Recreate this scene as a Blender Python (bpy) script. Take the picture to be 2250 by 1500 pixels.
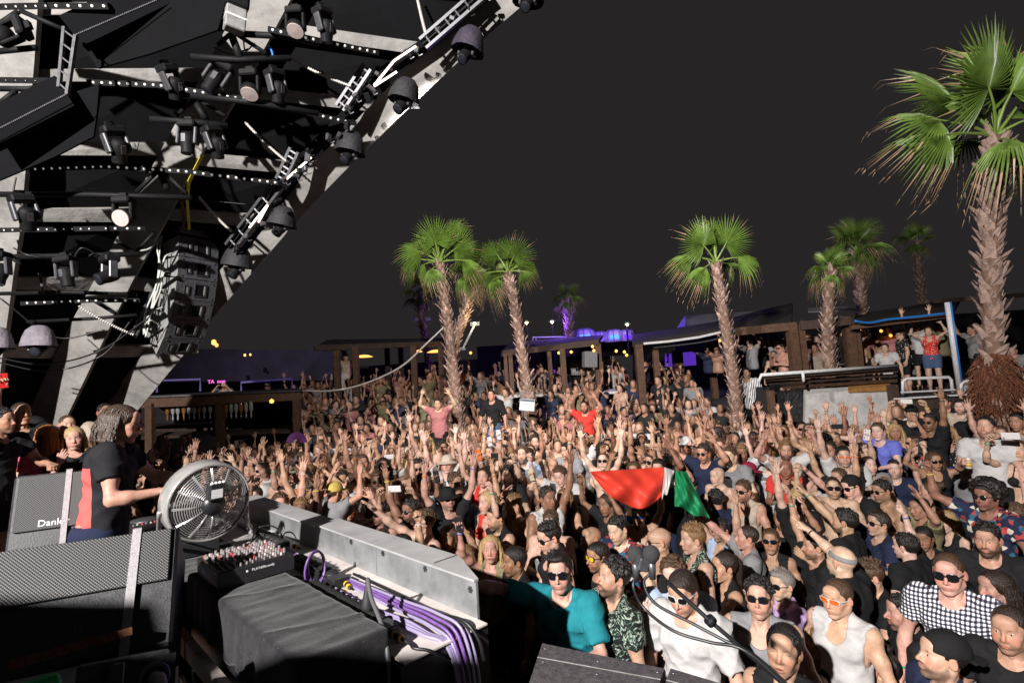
import bpy, bmesh, math, random
import numpy as np
from mathutils import Vector, Matrix, Euler

for _o in list(bpy.data.objects):
 bpy.data.objects.remove(_o, do_unlink=True)
scn = bpy.context.scene
COL = scn.collection
R = math.radians
rng = random.Random(7)
nrs = np.random.RandomState(11)

# ------------------------------------------------------------------ camera
FPX = 1150.0
CAMZ = 2.85
_p, _r = R(4.5), R(3.5)
FW = Vector((0, math.cos(_p), math.sin(_p)))
_r0 = Vector((1, 0, 0)); _u0 = Vector((0, -math.sin(_p), math.cos(_p)))
UP = math.cos(_r) * _u0 + math.sin(_r) * _r0
RT = math.cos(_r) * _r0 - math.sin(_r) * _u0
CAM = Vector((0, 0, CAMZ))
_cd = bpy.data.cameras.new('camera')
_cd.sensor_width = 36.0
_cd.lens = FPX / 2250.0 * 36.0
_cd.clip_start = 0.05
_cd.clip_end = 800
_co = bpy.data.objects.new('camera', _cd)
COL.objects.link(_co)
_co.matrix_world = Matrix(((RT.x, UP.x, -FW.x, 0), (RT.y, UP.y, -FW.y, 0), (RT.z, UP.z, -FW.z, CAMZ), (0, 0, 0, 1)))
scn.camera = _co


def ray(x, y):
 return FW + RT * ((x - 1125.0) / FPX) + UP * ((750.0 - y) / FPX)


def PD(x, y, d):            # measured image position + distance -> place in the scene
 return CAM + ray(x, y) * d


def PZ(x, y, z):            # measured image position + height -> place in the scene
 q = ray(x, y)
 return CAM + q * ((z - CAMZ) / q.z)


# ------------------------------------------------------------------ world (night) and light
w = bpy.data.worlds.new('World'); scn.world = w; w.use_nodes = True
_bg = w.node_tree.nodes['Background']
_bg.inputs[0].default_value = (0.0205, 0.0178, 0.0190, 1)
_bg.inputs[1].default_value = 1.0


def spot(name, loc, aim, power, color, angle, radius, blend=0.4):
 l = bpy.data.lights.new(name, 'SPOT'); l.energy = power; l.color = color
 l.spot_size = R(angle); l.spot_blend = blend; l.shadow_soft_size = radius
 o = bpy.data.objects.new(name, l); COL.objects.link(o)
 o.location = loc
 o.rotation_euler = (Vector(aim) - Vector(loc)).to_track_quat('-Z', 'Y').to_euler()
 return o


# the stage's own lamps: a floodlight high behind the left of the booth, and a wash lamp on the canopy's front edge
spot('stage_floodlight', (-5.0, -6.0, 7.3), (2.2, 6.5, 1.8), 15500, (1.0, 0.945, 0.91), 110, 0.10)
spot('canopy_edge_wash_lamp', (-0.75, 5.35, 5.75), (1.6, 13.5, 5.0), 2900, (1.0, 0.93, 0.88), 130, 0.10, 0.9)

scn.view_settings.view_transform = 'Standard'
scn.view_settings.look = 'None'
scn.view_settings.exposure = 0.0
scn.view_settings.gamma = 1.0
scn.cycles.max_bounces = 5
scn.cycles.diffuse_bounces = 2
scn.cycles.glossy_bounces = 2
scn.cycles.transparent_max_bounces = 6
scn.cycles.caustics_reflective = False
scn.cycles.caustics_refractive = False
scn.cycles.sample_clamp_indirect = 4.0
scn.cycles.use_denoising = True


# ------------------------------------------------------------------ materials
def mat(name, color, rough=0.6, metal=0.0, noise=None, bump=None, objcol=False, spec=0.5, emit=None, coat=0.0):
 """procedural material; noise=(scale, amount) varies the colour, bump=(scale, strength, distance)"""
 m = bpy.data.materials.new(name); m.use_nodes = True
 nt = m.node_tree; N = nt.nodes; L = nt.links
 b = N['Principled BSDF']
 b.inputs['Roughness'].default_value = rough
 b.inputs['Metallic'].default_value = metal
 b.inputs['Specular IOR Level'].default_value = spec
 if coat:
  b.inputs['Coat Weight'].default_value = coat
 src = None
 if objcol:
  oi = N.new('ShaderNodeObjectInfo'); src = oi.outputs['Color']
 else:
  c = N.new('ShaderNodeRGB'); c.outputs[0].default_value = (*color, 1); src = c.outputs[0]
 tc = N.new('ShaderNodeTexCoord')
 if noise:
  n = N.new('ShaderNodeTexNoise'); n.inputs['Scale'].default_value = noise[0]; n.inputs['Detail'].default_value = 6
  n.inputs['Roughness'].default_value = 0.65
  L.new(tc.outputs['Object'], n.inputs['Vector'])
  mr = N.new('ShaderNodeMapRange'); mr.inputs[1].default_value = 0.3; mr.inputs[2].default_value = 0.7
  mr.inputs[3].default_value = 1 - noise[1]; mr.inputs[4].default_value = 1 + noise[1] * 0.6
  L.new(n.outputs['Fac'], mr.inputs[0])
  mx = N.new('ShaderNodeMix'); mx.data_type = 'RGBA'; mx.blend_type = 'MULTIPLY'; mx.inputs[0].default_value = 1
  L.new(src, mx.inputs[6]); L.new(mr.outputs[0], mx.inputs[7]); src = mx.outputs[2]
  rr = N.new('ShaderNodeMapRange'); rr.inputs[3].default_value = max(0.05, rough - 0.12); rr.inputs[4].default_value = min(1, rough + 0.12)
  L.new(n.outputs['Fac'], rr.inputs[0]); L.new(rr.outputs[0], b.inputs['Roughness'])
 L.new(src, b.inputs['Base Color'])
 if bump:
  n2 = N.new('ShaderNodeTexNoise'); n2.inputs['Scale'].default_value = bump[0]; n2.inputs['Detail'].default_value = 5
  L.new(tc.outputs['Object'], n2.inputs['Vector'])
  bp = N.new('ShaderNodeBump'); bp.inputs['Strength'].default_value = bump[1]
  bp.inputs['Distance'].default_value = bump[2] if len(bump) > 2 else 0.01
  L.new(n2.outputs['Fac'], bp.inputs['Height']); L.new(bp.outputs[0], b.inputs['Normal'])
 if emit:
  b.inputs['Emission Color'].default_value = (*emit[0], 1); b.inputs['Emission Strength'].default_value = emit[1]
 return m


def nodes_of(m):
 return m.node_tree.nodes, m.node_tree.links, m.node_tree.nodes['Principled BSDF']


# ------------------------------------------------------------------ mesh helpers
def rawmesh(name, V, F, mats, midx=None, smooth=False):
 """V (n,3); F: list of index arrays (n,3)/(n,4) or python faces"""
 me = bpy.data.meshes.new(name)
 V = np.asarray(V, dtype=np.float32)
 if isinstance(F, np.ndarray):
  n, k = F.shape
  me.vertices.add(len(V)); me.vertices.foreach_set('co', V.ravel())
  me.loops.add(n * k); me.loops.foreach_set('vertex_index', F.astype(np.int32).ravel())
  me.polygons.add(n); me.polygons.foreach_set('loop_start', np.arange(0, n * k, k, dtype=np.int32))
  me.update(calc_edges=True)
 else:
  me.from_pydata([tuple(map(float, v)) for v in V], [], [tuple(int(i) for i in f) for f in F]); me.update()
 for m in mats:
  me.materials.append(m)
 if midx is not None:
  me.polygons.foreach_set('material_index', np.asarray(midx, dtype=np.int32))
 if smooth:
  me.polygons.foreach_set('use_smooth', np.ones(len(me.polygons), dtype=bool))
 return me


def link(name, data, parent=None, loc=None, M=None):
 o = bpy.data.objects.new(name, data)
 COL.objects.link(o)
 if parent is not None:
  o.parent = parent
 if M is not None:
  o.matrix_local = M
 elif loc is not None:
  o.location = loc
 return o


def tag(o, label=None, cat=None, group=None, kind=None):
 if label: o['label'] = label
 if cat: o['category'] = cat
 if group: o['group'] = group
 if kind: o['kind'] = kind
 return o


def thing(name, loc, label, cat, group=None, rz=0.0, M=None):
 o = bpy.data.objects.new(name, None); COL.objects.link(o)
 if M is not None:
  o.matrix_world = M
 else:
  o.location = loc; o.rotation_euler = (0, 0, rz)
 return tag(o, label, cat, group)


def frame(x, z=None, origin=(0, 0, 0)):
 """4x4 with local X along x and Z near z"""
 x = Vector(x).normalized(); z = Vector(z if z is not None else (0, 0, 1))
 y = z.cross(x)
 if y.length < 1e-5:
  y = Vector((0, 1, 0)).cross(x)
 y.normalize(); z = x.cross(y)
 return Matrix(((x.x, y.x, z.x, origin[0]), (x.y, y.y, z.y, origin[1]), (x.z, y.z, z.z, origin[2]), (0, 0, 0, 1)))


class MB:
 """collects boxes, bars, tubes and sheets into one mesh"""
 def __init__(s):
  s.V = []; s.F = []; s.I = []

 def add(s, vs, fs, mi=0):
  b = len(s.V)
  s.V += [tuple(v) for v in vs]; s.F += [tuple(b + i for i in f) for f in fs]; s.I += [mi] * len(fs)
  return s

 def box(s, lo, hi, M=None, mi=0, ch=0.0):
  x0, y0, z0 = lo; x1, y1, z1 = hi
  if ch <= 0:
   vs = [(x0, y0, z0), (x1, y0, z0), (x1, y1, z0), (x0, y1, z0), (x0, y0, z1), (x1, y0, z1), (x1, y1, z1), (x0, y1, z1)]
   fs = [(0, 3, 2, 1), (4, 5, 6, 7), (0, 1, 5, 4), (1, 2, 6, 5), (2, 3, 7, 6), (3, 0, 4, 7)]
  else:                       # chamfered along all edges
   vs = []; c = ch
   for z, q in ((z0, c), (z0 + c, 0), (z1 - c, 0), (z1, c)):
    for (ax, ay) in ((x0 + c, y0 + q), (x1 - c, y0 + q), (x1 - q, y0 + c), (x1 - q, y1 - c), (x1 - c, y1 - q), (x0 + c, y1 - q), (x0 + q, y1 - c), (x0 + q, y0 + c)):
     vs.append((ax, ay, z))
   fs = [tuple(range(7, -1, -1)), tuple(range(24, 32))]
   for k in range(3):
    for j in range(8):
     a = k * 8 + j; b2 = k * 8 + (j + 1) % 8
     fs.append((a, b2, b2 + 8, a + 8))
  if M is not None:
   vs = [M @ Vector(v) for v in vs]
  return s.add(vs, fs, mi)

 def bar(s, a, b, wx, wy, up=(0, 0, 1), mi=0, ch=0.0):
  a = Vector(a); b = Vector(b)
  M = frame(b - a, up, a)
  return s.box((0, -wx / 2, -wy / 2), ((b - a).length, wx / 2, wy / 2), M, mi, ch)

 def tube(s, pts, r, n=8, mi=0, closed=False, caps=True):
  pts = [Vector(p) for p in pts]; m = len(pts)
  rs = r if isinstance(r, (list, tuple)) else [r] * m
  base = []; t0 = None; u = None
  for i, p in enumerate(pts):
   if closed:
    t = (pts[(i + 1) % m] - pts[i - 1]).normalized()
   else:
    t = (pts[min(i + 1, m - 1)] - pts[max(i - 1, 0)])
    t = t.normalized() if t.length > 1e-9 else Vector((0, 0, 1))
   if u is None:
    u = t.orthogonal().normalized()
   else:
    u = (u - t * u.dot(t))
    u = u.normalized() if u.length > 1e-6 else t.orthogonal().normalized()
   v = t.cross(u)
   base.append([p + (u * math.cos(2 * math.pi * k / n) + v * math.sin(2 * math.pi * k / n)) * rs[i] for k in range(n)])
  vs = [q for ring in base for q in ring]; fs = []
  for i in range(m if closed else m - 1):
   j = (i + 1) % m
   for k in range(n):
    k2 = (k + 1) % n
    fs.append((i * n + k, i * n + k2, j * n + k2, j * n + k))
  if caps and not closed:
   fs.append(tuple(range(n - 1, -1, -1))); fs.append(tuple((m - 1) * n + k for k in range(n)))
  return s.add(vs, fs, mi)

 def lathe(s, prof, n=16, M=None, mi=0):
  """prof: list of (r, z)"""
  vs = []; fs = []; m = len(prof)
  for (r_, z) in prof:
   for k in range(n):
    a = 2 * math.pi * k / n
    vs.append(Vector((r_ * math.cos(a), r_ * math.sin(a), z)))
  for i in range(m - 1):
   for k in range(n):
    k2 = (k + 1) % n
    fs.append((i * n + k, i * n + k2, (i + 1) * n + k2, (i + 1) * n + k))
  if prof[0][0] > 1e-4: fs.append(tuple(range(n - 1, -1, -1)))
  if prof[-1][0] > 1e-4: fs.append(tuple((m - 1) * n + k for k in range(n)))
  if M is not None:
   vs = [M @ v for v in vs]
  return s.add(vs, fs, mi)

 def prism(s, poly, a, b, M=None, mi=0):
  """poly in local xz, extruded along y from a to b"""
  n = len(poly)
  vs = [Vector((x, a, z)) for x, z in poly] + [Vector((x, b, z)) for x, z in poly]
  fs = [tuple(range(n)), tuple(range(2 * n - 1, n - 1, -1))]
  for i in range(n):
   j = (i + 1) % n
   fs.append((j, i, n + i, n + j))
  if M is not None:
   vs = [M @ v for v in vs]
  return s.add(vs, fs, mi)

 def sheet(s, corners, th, mi=0):
  """a slab of thickness th below the quad corners (a,b,c,d)"""
  c = [Vector(q) for q in corners]
  n = (c[1] - c[0]).cross(c[3] - c[0]).normalized() * th
  vs = c + [q - n for q in c]
  fs = [(0, 1, 2, 3), (7, 6, 5, 4), (1, 0, 4, 5), (2, 1, 5, 6), (3, 2, 6, 7), (0, 3, 7, 4)]
  return s.add(vs, fs, mi)

 def mesh(s, name, mats, smooth=False):
  if not isinstance(mats, (list, tuple)): mats = [mats]
  return rawmesh(name, s.V, s.F, mats, s.I, smooth)

 def obj(s, name, mats, parent=None, smooth=False, M=None, loc=None):
  return link(name, s.mesh(name, mats, smooth), parent, loc, M)


def curve_pts(pts, n=24):
 """Catmull-Rom through pts"""
 P = [Vector(p) for p in pts]; out = []
 P = [P[0] * 2 - P[1]] + P + [P[-1] * 2 - P[-2]]
 seg = len(P) - 3
 for i in range(seg):
  p0, p1, p2, p3 = P[i:i + 4]
  m = max(2, n // seg)
  for k in range(m + (1 if i == seg - 1 else 0)):
   t = k / m
   out.append(0.5 * ((2 * p1) + (p2 - p0) * t + (2 * p0 - 5 * p1 + 4 * p2 - p3) * t * t + (3 * p1 - p0 - 3 * p2 + p3) * t ** 3))
 return out


def text_mesh(name, body, size, material, parent, M, extrude=0.001):
 cu = bpy.data.curves.new(name, 'FONT'); cu.body = body; cu.size = size; cu.extrude = extrude
 cu.align_x = 'CENTER'; cu.align_y = 'CENTER'; cu.resolution_u = 3
 t = bpy.data.objects.new('_t', cu); COL.objects.link(t)
 bpy.context.view_layer.update()
 me = bpy.data.meshes.new_from_object(t.evaluated_get(bpy.context.evaluated_depsgraph_get()))
 bpy.data.objects.remove(t, do_unlink=True); bpy.data.curves.remove(cu)
 me.materials.clear(); me.materials.append(material); me.name = name
 return link(name, me, parent, M=M)


# ------------------------------------------------------------------ mesh thinning in a scratch scene
_TS = bpy.data.scenes.new('scratch')
def thin(me, ratio):
 o = bpy.data.objects.new('t', me); _TS.collection.objects.link(o)
 m = o.modifiers.new('d', 'DECIMATE'); m.ratio = ratio
 with bpy.context.temp_override(scene=_TS, view_layer=_TS.view_layers[0]):
  dg = bpy.context.evaluated_depsgraph_get(); dg.update()
  n = bpy.data.meshes.new_from_object(o.evaluated_get(dg), depsgraph=dg)
 n.name = me.name
 bpy.data.objects.remove(o, do_unlink=True); bpy.data.meshes.remove(me)
 n.polygons.foreach_set('use_smooth', np.ones(len(n.polygons), dtype=bool))
 return n

ORDW = ['first', 'second', 'third', 'fourth', 'fifth', 'sixth', 'seventh', 'eighth', 'ninth', 'tenth', 'eleventh', 'twelfth', 'thirteenth', 'fourteenth', 'fifteenth', 'sixteenth', 'seventeenth', 'eighteenth', 'nineteenth', 'twentieth', 'twenty-first', 'twenty-second', 'twenty-third', 'twenty-fourth', 'twenty-fifth', 'twenty-sixth']
# ================================================================== people: sculpted by distance fields
class SDF:
 def __init__(s, lo, hi, h):
  s.lo = np.array(lo, dtype=np.float32); s.h = h
  s.n = np.ceil((np.array(hi) - s.lo) / h).astype(int) + 1
  s.ax = [s.lo[i] + h * np.arange(s.n[i], dtype=np.float32) for i in range(3)]
  s.D = np.full(s.n, 0.5, dtype=np.float32)

 def _sl(s, lo, hi):
  a = np.clip(np.floor((np.array(lo) - s.lo) / s.h).astype(int), 0, s.n)
  b = np.clip(np.ceil((np.array(hi) - s.lo) / s.h).astype(int) + 1, 0, s.n)
  if np.any(b <= a): return None
  sl = tuple(slice(a[i], b[i]) for i in range(3))
  return sl, s.ax[0][sl[0]][:, None, None], s.ax[1][sl[1]][None, :, None], s.ax[2][sl[2]][None, None, :]

 def _op(s, sl, d, k, op):
  a = s.D[sl]
  if op == 'u':
   hh = np.maximum(k - np.abs(a - d), 0) / k
   s.D[sl] = np.minimum(a, d) - hh * hh * k * 0.25
  else:
   d = -d
   hh = np.maximum(k - np.abs(a - d), 0) / k
   s.D[sl] = np.maximum(a, d) + hh * hh * k * 0.25

 def cone(s, a, b, ra, rb, k=0.02, op='u', flat=None, cut=False):
  a = np.array(a, dtype=np.float32); b = np.array(b, dtype=np.float32)
  m = max(ra, rb) + k + 2.5 * s.h
  q = s._sl(np.minimum(a, b) - m, np.maximum(a, b) + m)
  if q is None: return s
  sl, X, Y, Z = q
  ab = b - a; L2 = float(ab @ ab) + 1e-9
  dx, dy, dz = X - a[0], Y - a[1], Z - a[2]
  tr = (dx * ab[0] + dy * ab[1] + dz * ab[2]) / L2
  t = np.clip(tr, 0, 1)
  if flat is not None:           # flat = (direction, factor): squash along a direction
   f = np.array(flat[0], dtype=np.float32); f /= np.linalg.norm(f)
   ex, ey, ez = dx - t * ab[0], dy - t * ab[1], dz - t * ab[2]
   e = ex * f[0] + ey * f[1] + ez * f[2]; g = flat[1] - 1
   d = np.sqrt((ex + e * g * f[0]) ** 2 + (ey + e * g * f[1]) ** 2 + (ez + e * g * f[2]) ** 2)
  else:
   d = np.sqrt((dx - t * ab[0]) ** 2 + (dy - t * ab[1]) ** 2 + (dz - t * ab[2]) ** 2)
  d = d - (ra + (rb - ra) * t)
  if cut:
   d = np.maximum(d, (tr - 1) * math.sqrt(L2))
  s._op(sl, d, k, op)
  return s

 def ell(s, c, r, k=0.02, op='u', M=None):
  c = np.array(c, dtype=np.float32); r = np.array(r, dtype=np.float32)
  m = (r.max() if M is not None else r) + k + 2.5 * s.h
  q = s._sl(c - m, c + m)
  if q is None: return s
  sl, X, Y, Z = q
  x, y, z = X - c[0], Y - c[1], Z - c[2]
  if M is not None:
   M = np.array(M, dtype=np.float32)
   x, y, z = (x * M[0, 0] + y * M[1, 0] + z * M[2, 0], x * M[0, 1] + y * M[1, 1] + z * M[2, 1], x * M[0, 2] + y * M[1, 2] + z * M[2, 2])
  k0 = np.sqrt((x / r[0]) ** 2 + (y / r[1]) ** 2 + (z / r[2]) ** 2)
  k1 = np.sqrt((x / r[0] ** 2) ** 2 + (y / r[1] ** 2) ** 2 + (z / r[2] ** 2) ** 2) + 1e-6
  s._op(sl, k0 * (k0 - 1) / k1, k, op)
  return s

 def full(s):
  return s.ax[0][:, None, None], s.ax[1][None, :, None], s.ax[2][None, None, :]

 def copy(s):
  c = SDF.__new__(SDF); c.lo = s.lo; c.h = s.h; c.n = s.n; c.ax = s.ax; c.D = s.D.copy(); return c

 def mesh(s):
  D = s.D; S = D < 0
  c = np.zeros([n - 1 for n in D.shape], dtype=np.uint8)
  for i in (0, 1):
   for j in (0, 1):
    for k in (0, 1):
     c += S[i:D.shape[0] - 1 + i, j:D.shape[1] - 1 + j, k:D.shape[2] - 1 + k]
  mk = (c > 0) & (c < 8)
  ijk = np.argwhere(mk)
  if len(ijk) == 0: return np.zeros((0, 3)), np.zeros((0, 4), int)
  idx = np.full(mk.shape, -1, dtype=np.int32); idx[mk] = np.arange(len(ijk))
  I, J, K = ijk.T
  pos = np.zeros((len(ijk), 3)); cnt = np.zeros(len(ijk))
  cor = [(0, 0, 0), (1, 0, 0), (0, 1, 0), (1, 1, 0), (0, 0, 1), (1, 0, 1), (0, 1, 1), (1, 1, 1)]
  val = [D[I + a, J + b, K + d] for a, b, d in cor]
  for a, b in ((0, 1), (2, 3), (4, 5), (6, 7), (0, 2), (1, 3), (4, 6), (5, 7), (0, 4), (1, 5), (2, 6), (3, 7)):
   va, vb = val[a], val[b]; x = (va < 0) != (vb < 0)
   t = np.where(x, va / np.where(x, va - vb, 1), 0)
   pa, pb = np.array(cor[a]), np.array(cor[b])
   pos += np.where(x[:, None], pa + (pb - pa) * t[:, None], 0); cnt += x
  V = s.lo + (ijk + pos / cnt[:, None]) * s.h
  Fs = []
  for ax in range(3):
   sa = np.take(S, range(S.shape[ax] - 1), ax); sb = np.take(S, range(1, S.shape[ax]), ax)
   e = np.argwhere(sa != sb)
   if len(e) == 0: continue
   o1, o2 = [(1, 2), (2, 0), (0, 1)][ax]
   ok = (e[:, o1] > 0) & (e[:, o2] > 0) & (e[:, o1] < S.shape[o1] - 1) & (e[:, o2] < S.shape[o2] - 1)
   e = e[ok]
   q = []
   for d1, d2 in ((-1, -1), (0, -1), (0, 0), (-1, 0)):
    g = e.copy(); g[:, o1] += d1; g[:, o2] += d2
    q.append(idx[g[:, 0], g[:, 1], g[:, 2]])
   q = np.stack(q, 1)
   inside = sa[e[:, 0], e[:, 1], e[:, 2]]
   q[~inside] = q[~inside][:, ::-1]
   Fs.append(q)
  F = np.concatenate(Fs)
  F = F[(F >= 0).all(1)]
  return V, F


def wob(X, Y, Z, s, seed=0.0):
 """cheap smooth 3-D noise, -1..1"""
 a = np.sin(X * s + seed + 1.7 * np.sin(Y * s * 0.83 + seed * 2.1)) + np.sin(Y * s * 1.13 + 1.3 * np.sin(Z * s * 0.9 + seed)) + np.sin(Z * s * 0.94 + seed * 0.7 + 1.5 * np.sin(X * s * 1.21 + 2.2))
 return a / 3.0


def mirx(V, F):
 V = V.copy(); V[:, 0] *= -1
 return V, F[:, ::-1]


# ---- hands: fingers along +Z, palm facing +Y, thumb at -X (a right hand)
HANDS = {
 'open': dict(curl=[(.12, .15, .1), (.08, .12, .1), (.1, .15, .1), (.15, .2, .12)], spread=(-.22, -.05, .12, .32), thumb=[(-.030, .006, .028), (-.062, .016, .058), (-.083, .018, .083)]),
 'relax': dict(curl=[(.35, .5, .3), (.42, .6, .3), (.48, .65, .35), (.5, .7, .4)], spread=(-.08, 0, .06, .14), thumb=[(-.026, .012, .028), (-.05, .026, .06), (-.056, .036, .086)]),
 'fist': dict(curl=[(1.45, 1.7, .9), (1.5, 1.75, .9), (1.5, 1.75, .9), (1.5, 1.7, .9)], spread=(-.03, 0, .03, .06), thumb=[(-.028, .016, .03), (-.042, .038, .062), (-.012, .052, .075)]),
 'point': dict(curl=[(.08, .06, .05), (1.45, 1.6, .8), (1.5, 1.7, .9), (1.5, 1.7, .9)], spread=(-.06, 0, .03, .06), thumb=[(-.028, .016, .03), (-.042, .036, .06), (-.018, .050, .078)]),
 'hold': dict(curl=[(.75, .75, .35), (.8, .8, .4), (.85, .8, .4), (.85, .8, .4)], spread=(-.06, 0, .05, .1), thumb=[(-.028, .018, .026), (-.04, .048, .05), (-.03, .064, .078)]),
 'vee': dict(curl=[(.1, .1, .1), (.1, .1, .1), (1.4, 1.6, .9), (1.4, 1.6, .9)], spread=(-.2, .16, .05, .1), thumb=[(-.026, .016, .03), (-.03, .04, .06), (.0, .050, .07)]),
}


def build_hand(kind, h=0.0056):
 P = HANDS[kind]
 s = SDF((-.12, -.05, -.075), (.1, .13, .215), h)
 s.cone((0, 0, -.07), (0, 0, .012), .020, .027, .02, flat=((0, 1, 0), 1.22))
 xs = (-.031, -.010, .011, .030); zs = (.094, .098, .093, .083); ls = (.075, .083, .077, .060)
 for i in range(4):
  s.cone((xs[i] * .62, 0, .015), (xs[i], 0, zs[i]), .0155, .0125, .014)
 s.ell((-.022, .012, .04), (.018, .016, .032), .014)
 s.ell((.024, .010, .045), (.013, .013, .035), .012)
 for i in range(4):
  p = np.array((xs[i], 0, zs[i])); a = 0.0; sp = P['spread'][i]
  for j, fr in enumerate((.46, .30, .24)):
   a += P['curl'][i][j]
   d = np.array((math.sin(sp) * math.cos(a), math.sin(a), math.cos(sp) * math.cos(a)))
   q = p + d * ls[i] * fr
   r0, r1 = [(.0098, .0090), (.0090, .0083), (.0083, .0072)][j]
   s.cone(p, q, r0, r1, .0045)
   p = q
 t = P['thumb']
 s.cone((-.014, .008, .018), t[0], .017, .016, .012)
 s.cone(t[0], t[1], .0148, .0112, .008)
 s.cone(t[1], t[2], .0112, .0088, .006)
 return s.mesh()


# ---- heads: face towards +Y, origin near the ears; chin about z = -.12, top about z = +.115
def head_field(h, female=False, jaw=1.0, nose=1.0, wide=1.0, mouth=0.0, full=1.0):
 s = SDF((-.105, -.135, -.23), (.105, .15, .135), h)
 w_ = wide
 s.ell((0, -.018, .030), (.077 * w_, .098, .085), .02)
 s.ell((0, .030, -.030), (.063 * w_, .062, .085), .03)
 jw = (.053 if not female else .047) * w_ * jaw
 for sx in (-1, 1):
  s.cone((sx * jw, -.004, -.062), (sx * .016, .062, -.108 * (1 if not female else .97)), .020, .016, .022)
  s.ell((sx * .043 * w_, .056, -.022), (.022, .020, .018), .022)          # cheekbone
  s.ell((sx * .033, .066, -.055), (.02 * full, .018, .024), .02)             # cheek
 s.ell((0, .069, -.108 * (1 if not female else .97)), (.021, .017, .016), .014)      # chin
 br = .0125 if not female else .009
 s.cone((-.036, .072, .022), (0, .083, .018), br, br, .014); s.cone((.036, .072, .022), (0, .083, .018), br, br, .014)
 s.ell((0, .066, .052), (.052, .03, .036), .02)                                      # forehead
 for sx in (-1, 1):
  s.ell((sx * .033, .1, .000), (.021, .020, .0135), .014, 's')                # sockets
 for sx in (-1, 1):
  s.ell((sx * .033, .0705, -.001), (.0165, .0145, .0115), .005)               # lids / eyeballs
 # nose
 n = nose
 s.cone((0, .082, .012), (0, .085 + .021 * n, -.030), .0078, .0105, .010)
 s.ell((0, .088 + .021 * n, -.037), (.0118, .0115, .0098), .006)
 for sx in (-1, 1):
  s.ell((sx * .0125, .094, -.041), (.0085, .0105, .0075), .006)
  s.ell((sx * .0062, .102, -.0475), (.0036, .0055, .0035), .003, 's')
 # mouth
 s.ell((0, .078, -.070), (.030, .020, .020), .012)
 s.cone((0, .097, -.047), (0, .098, -.062), .0035, .0035, .003, 's')
 o = .003 + .007 * mouth
 s.ell((0, .0915, -.0665 + .001 * mouth), (.024, .0105, .0062), .005)
 s.ell((0, .0895, -.0775 - .010 * mouth), (.020, .0105, .0075), .005)
 s.ell((0, .100, -.0718 - .004 * mouth), (.024 - .004 * mouth, .010 + .006 * mouth, .0016 + .0075 * mouth), .0035, 's')
 s.ell((0, .098, -.090 - .007 * mouth), (.016, .008, .005), .008, 's')
 for sx in (-1, 1):                                                                  # ears
  Me = Euler((R(-12), 0, R(sx * 22))).to_matrix()
  s.ell((sx * (.0785 * w_), -.012, -.006), (.0085, .0205, .0325), .006, M=Me)
  s.ell((sx * (.0875 * w_), -.008, -.004), (.006, .0115, .019), .006, 's', M=Me)
 nk = .055 if not female else .046
 s.cone((0, -.028, -.06), (0, -.046, -.23), nk, nk * 1.06, .03)
 for sx in (-1, 1):
  s.cone((sx * .055, -.03, -.05), (sx * .018, .018, -.215), .015, .013, .025)
 if not female:
  s.ell((0, .022, -.15), (.011, .013, .016), .015)
 return s


def head_paint(V, female=False, mouth=0.0):
 """per-vertex: R lips, G beard area, B scalp, A open mouth"""
 x, y, z = V.T; ax = np.abs(x)
 def soft(v, w): return np.clip(.5 - v / w, 0, 1)
 lz = -.0722 - .004 * mouth
 lips = soft(np.sqrt((ax / .025) ** 2 + ((z - lz) / (.0120 + .007 * mouth)) ** 2) - 1, .35) * (y > .074)
 inner = soft(np.sqrt((ax / .018) ** 2 + ((z - lz) / (.0065 * mouth + .001)) ** 2) - 1, .3) * (y > .05) if mouth > .2 else 0 * x
 line = np.interp(y, (-.01, .01, .03, .06, .08, .1), (-.015, -.035, -.058, -.068, -.060, -.050))
 beard = soft(z - line, .018) * soft(-.150 - z, .02) * soft(-.004 - y, .014)
 tash = soft(np.abs(z + .0565) - .0075, .006) * soft(ax - .030, .008) * (y > .075)
 beard = np.maximum(beard, tash) * (1 - lips)
 gap = np.clip(1 - (((ax - .0) / .012) ** 2 + ((z + .088) / .006) ** 2), 0, 1) * (y > .08)
 beard = beard * (1 - .5 * gap)
 C = np.zeros((len(x), 4), dtype=np.float32)
 red = np.exp(-(((ax - .043) / .020) ** 2 + ((z + .035) / .022) ** 2)) * (y > .03) + .8 * np.exp(-((ax / .016) ** 2 + ((z + .034) / .016) ** 2)) * (y > .09) + .7 * (ax > .074) * (np.abs(z) < .04)
 C[:, 0] = lips; C[:, 1] = beard; C[:, 2] = np.clip(red, 0, 1); C[:, 3] = inner
 return C


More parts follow.
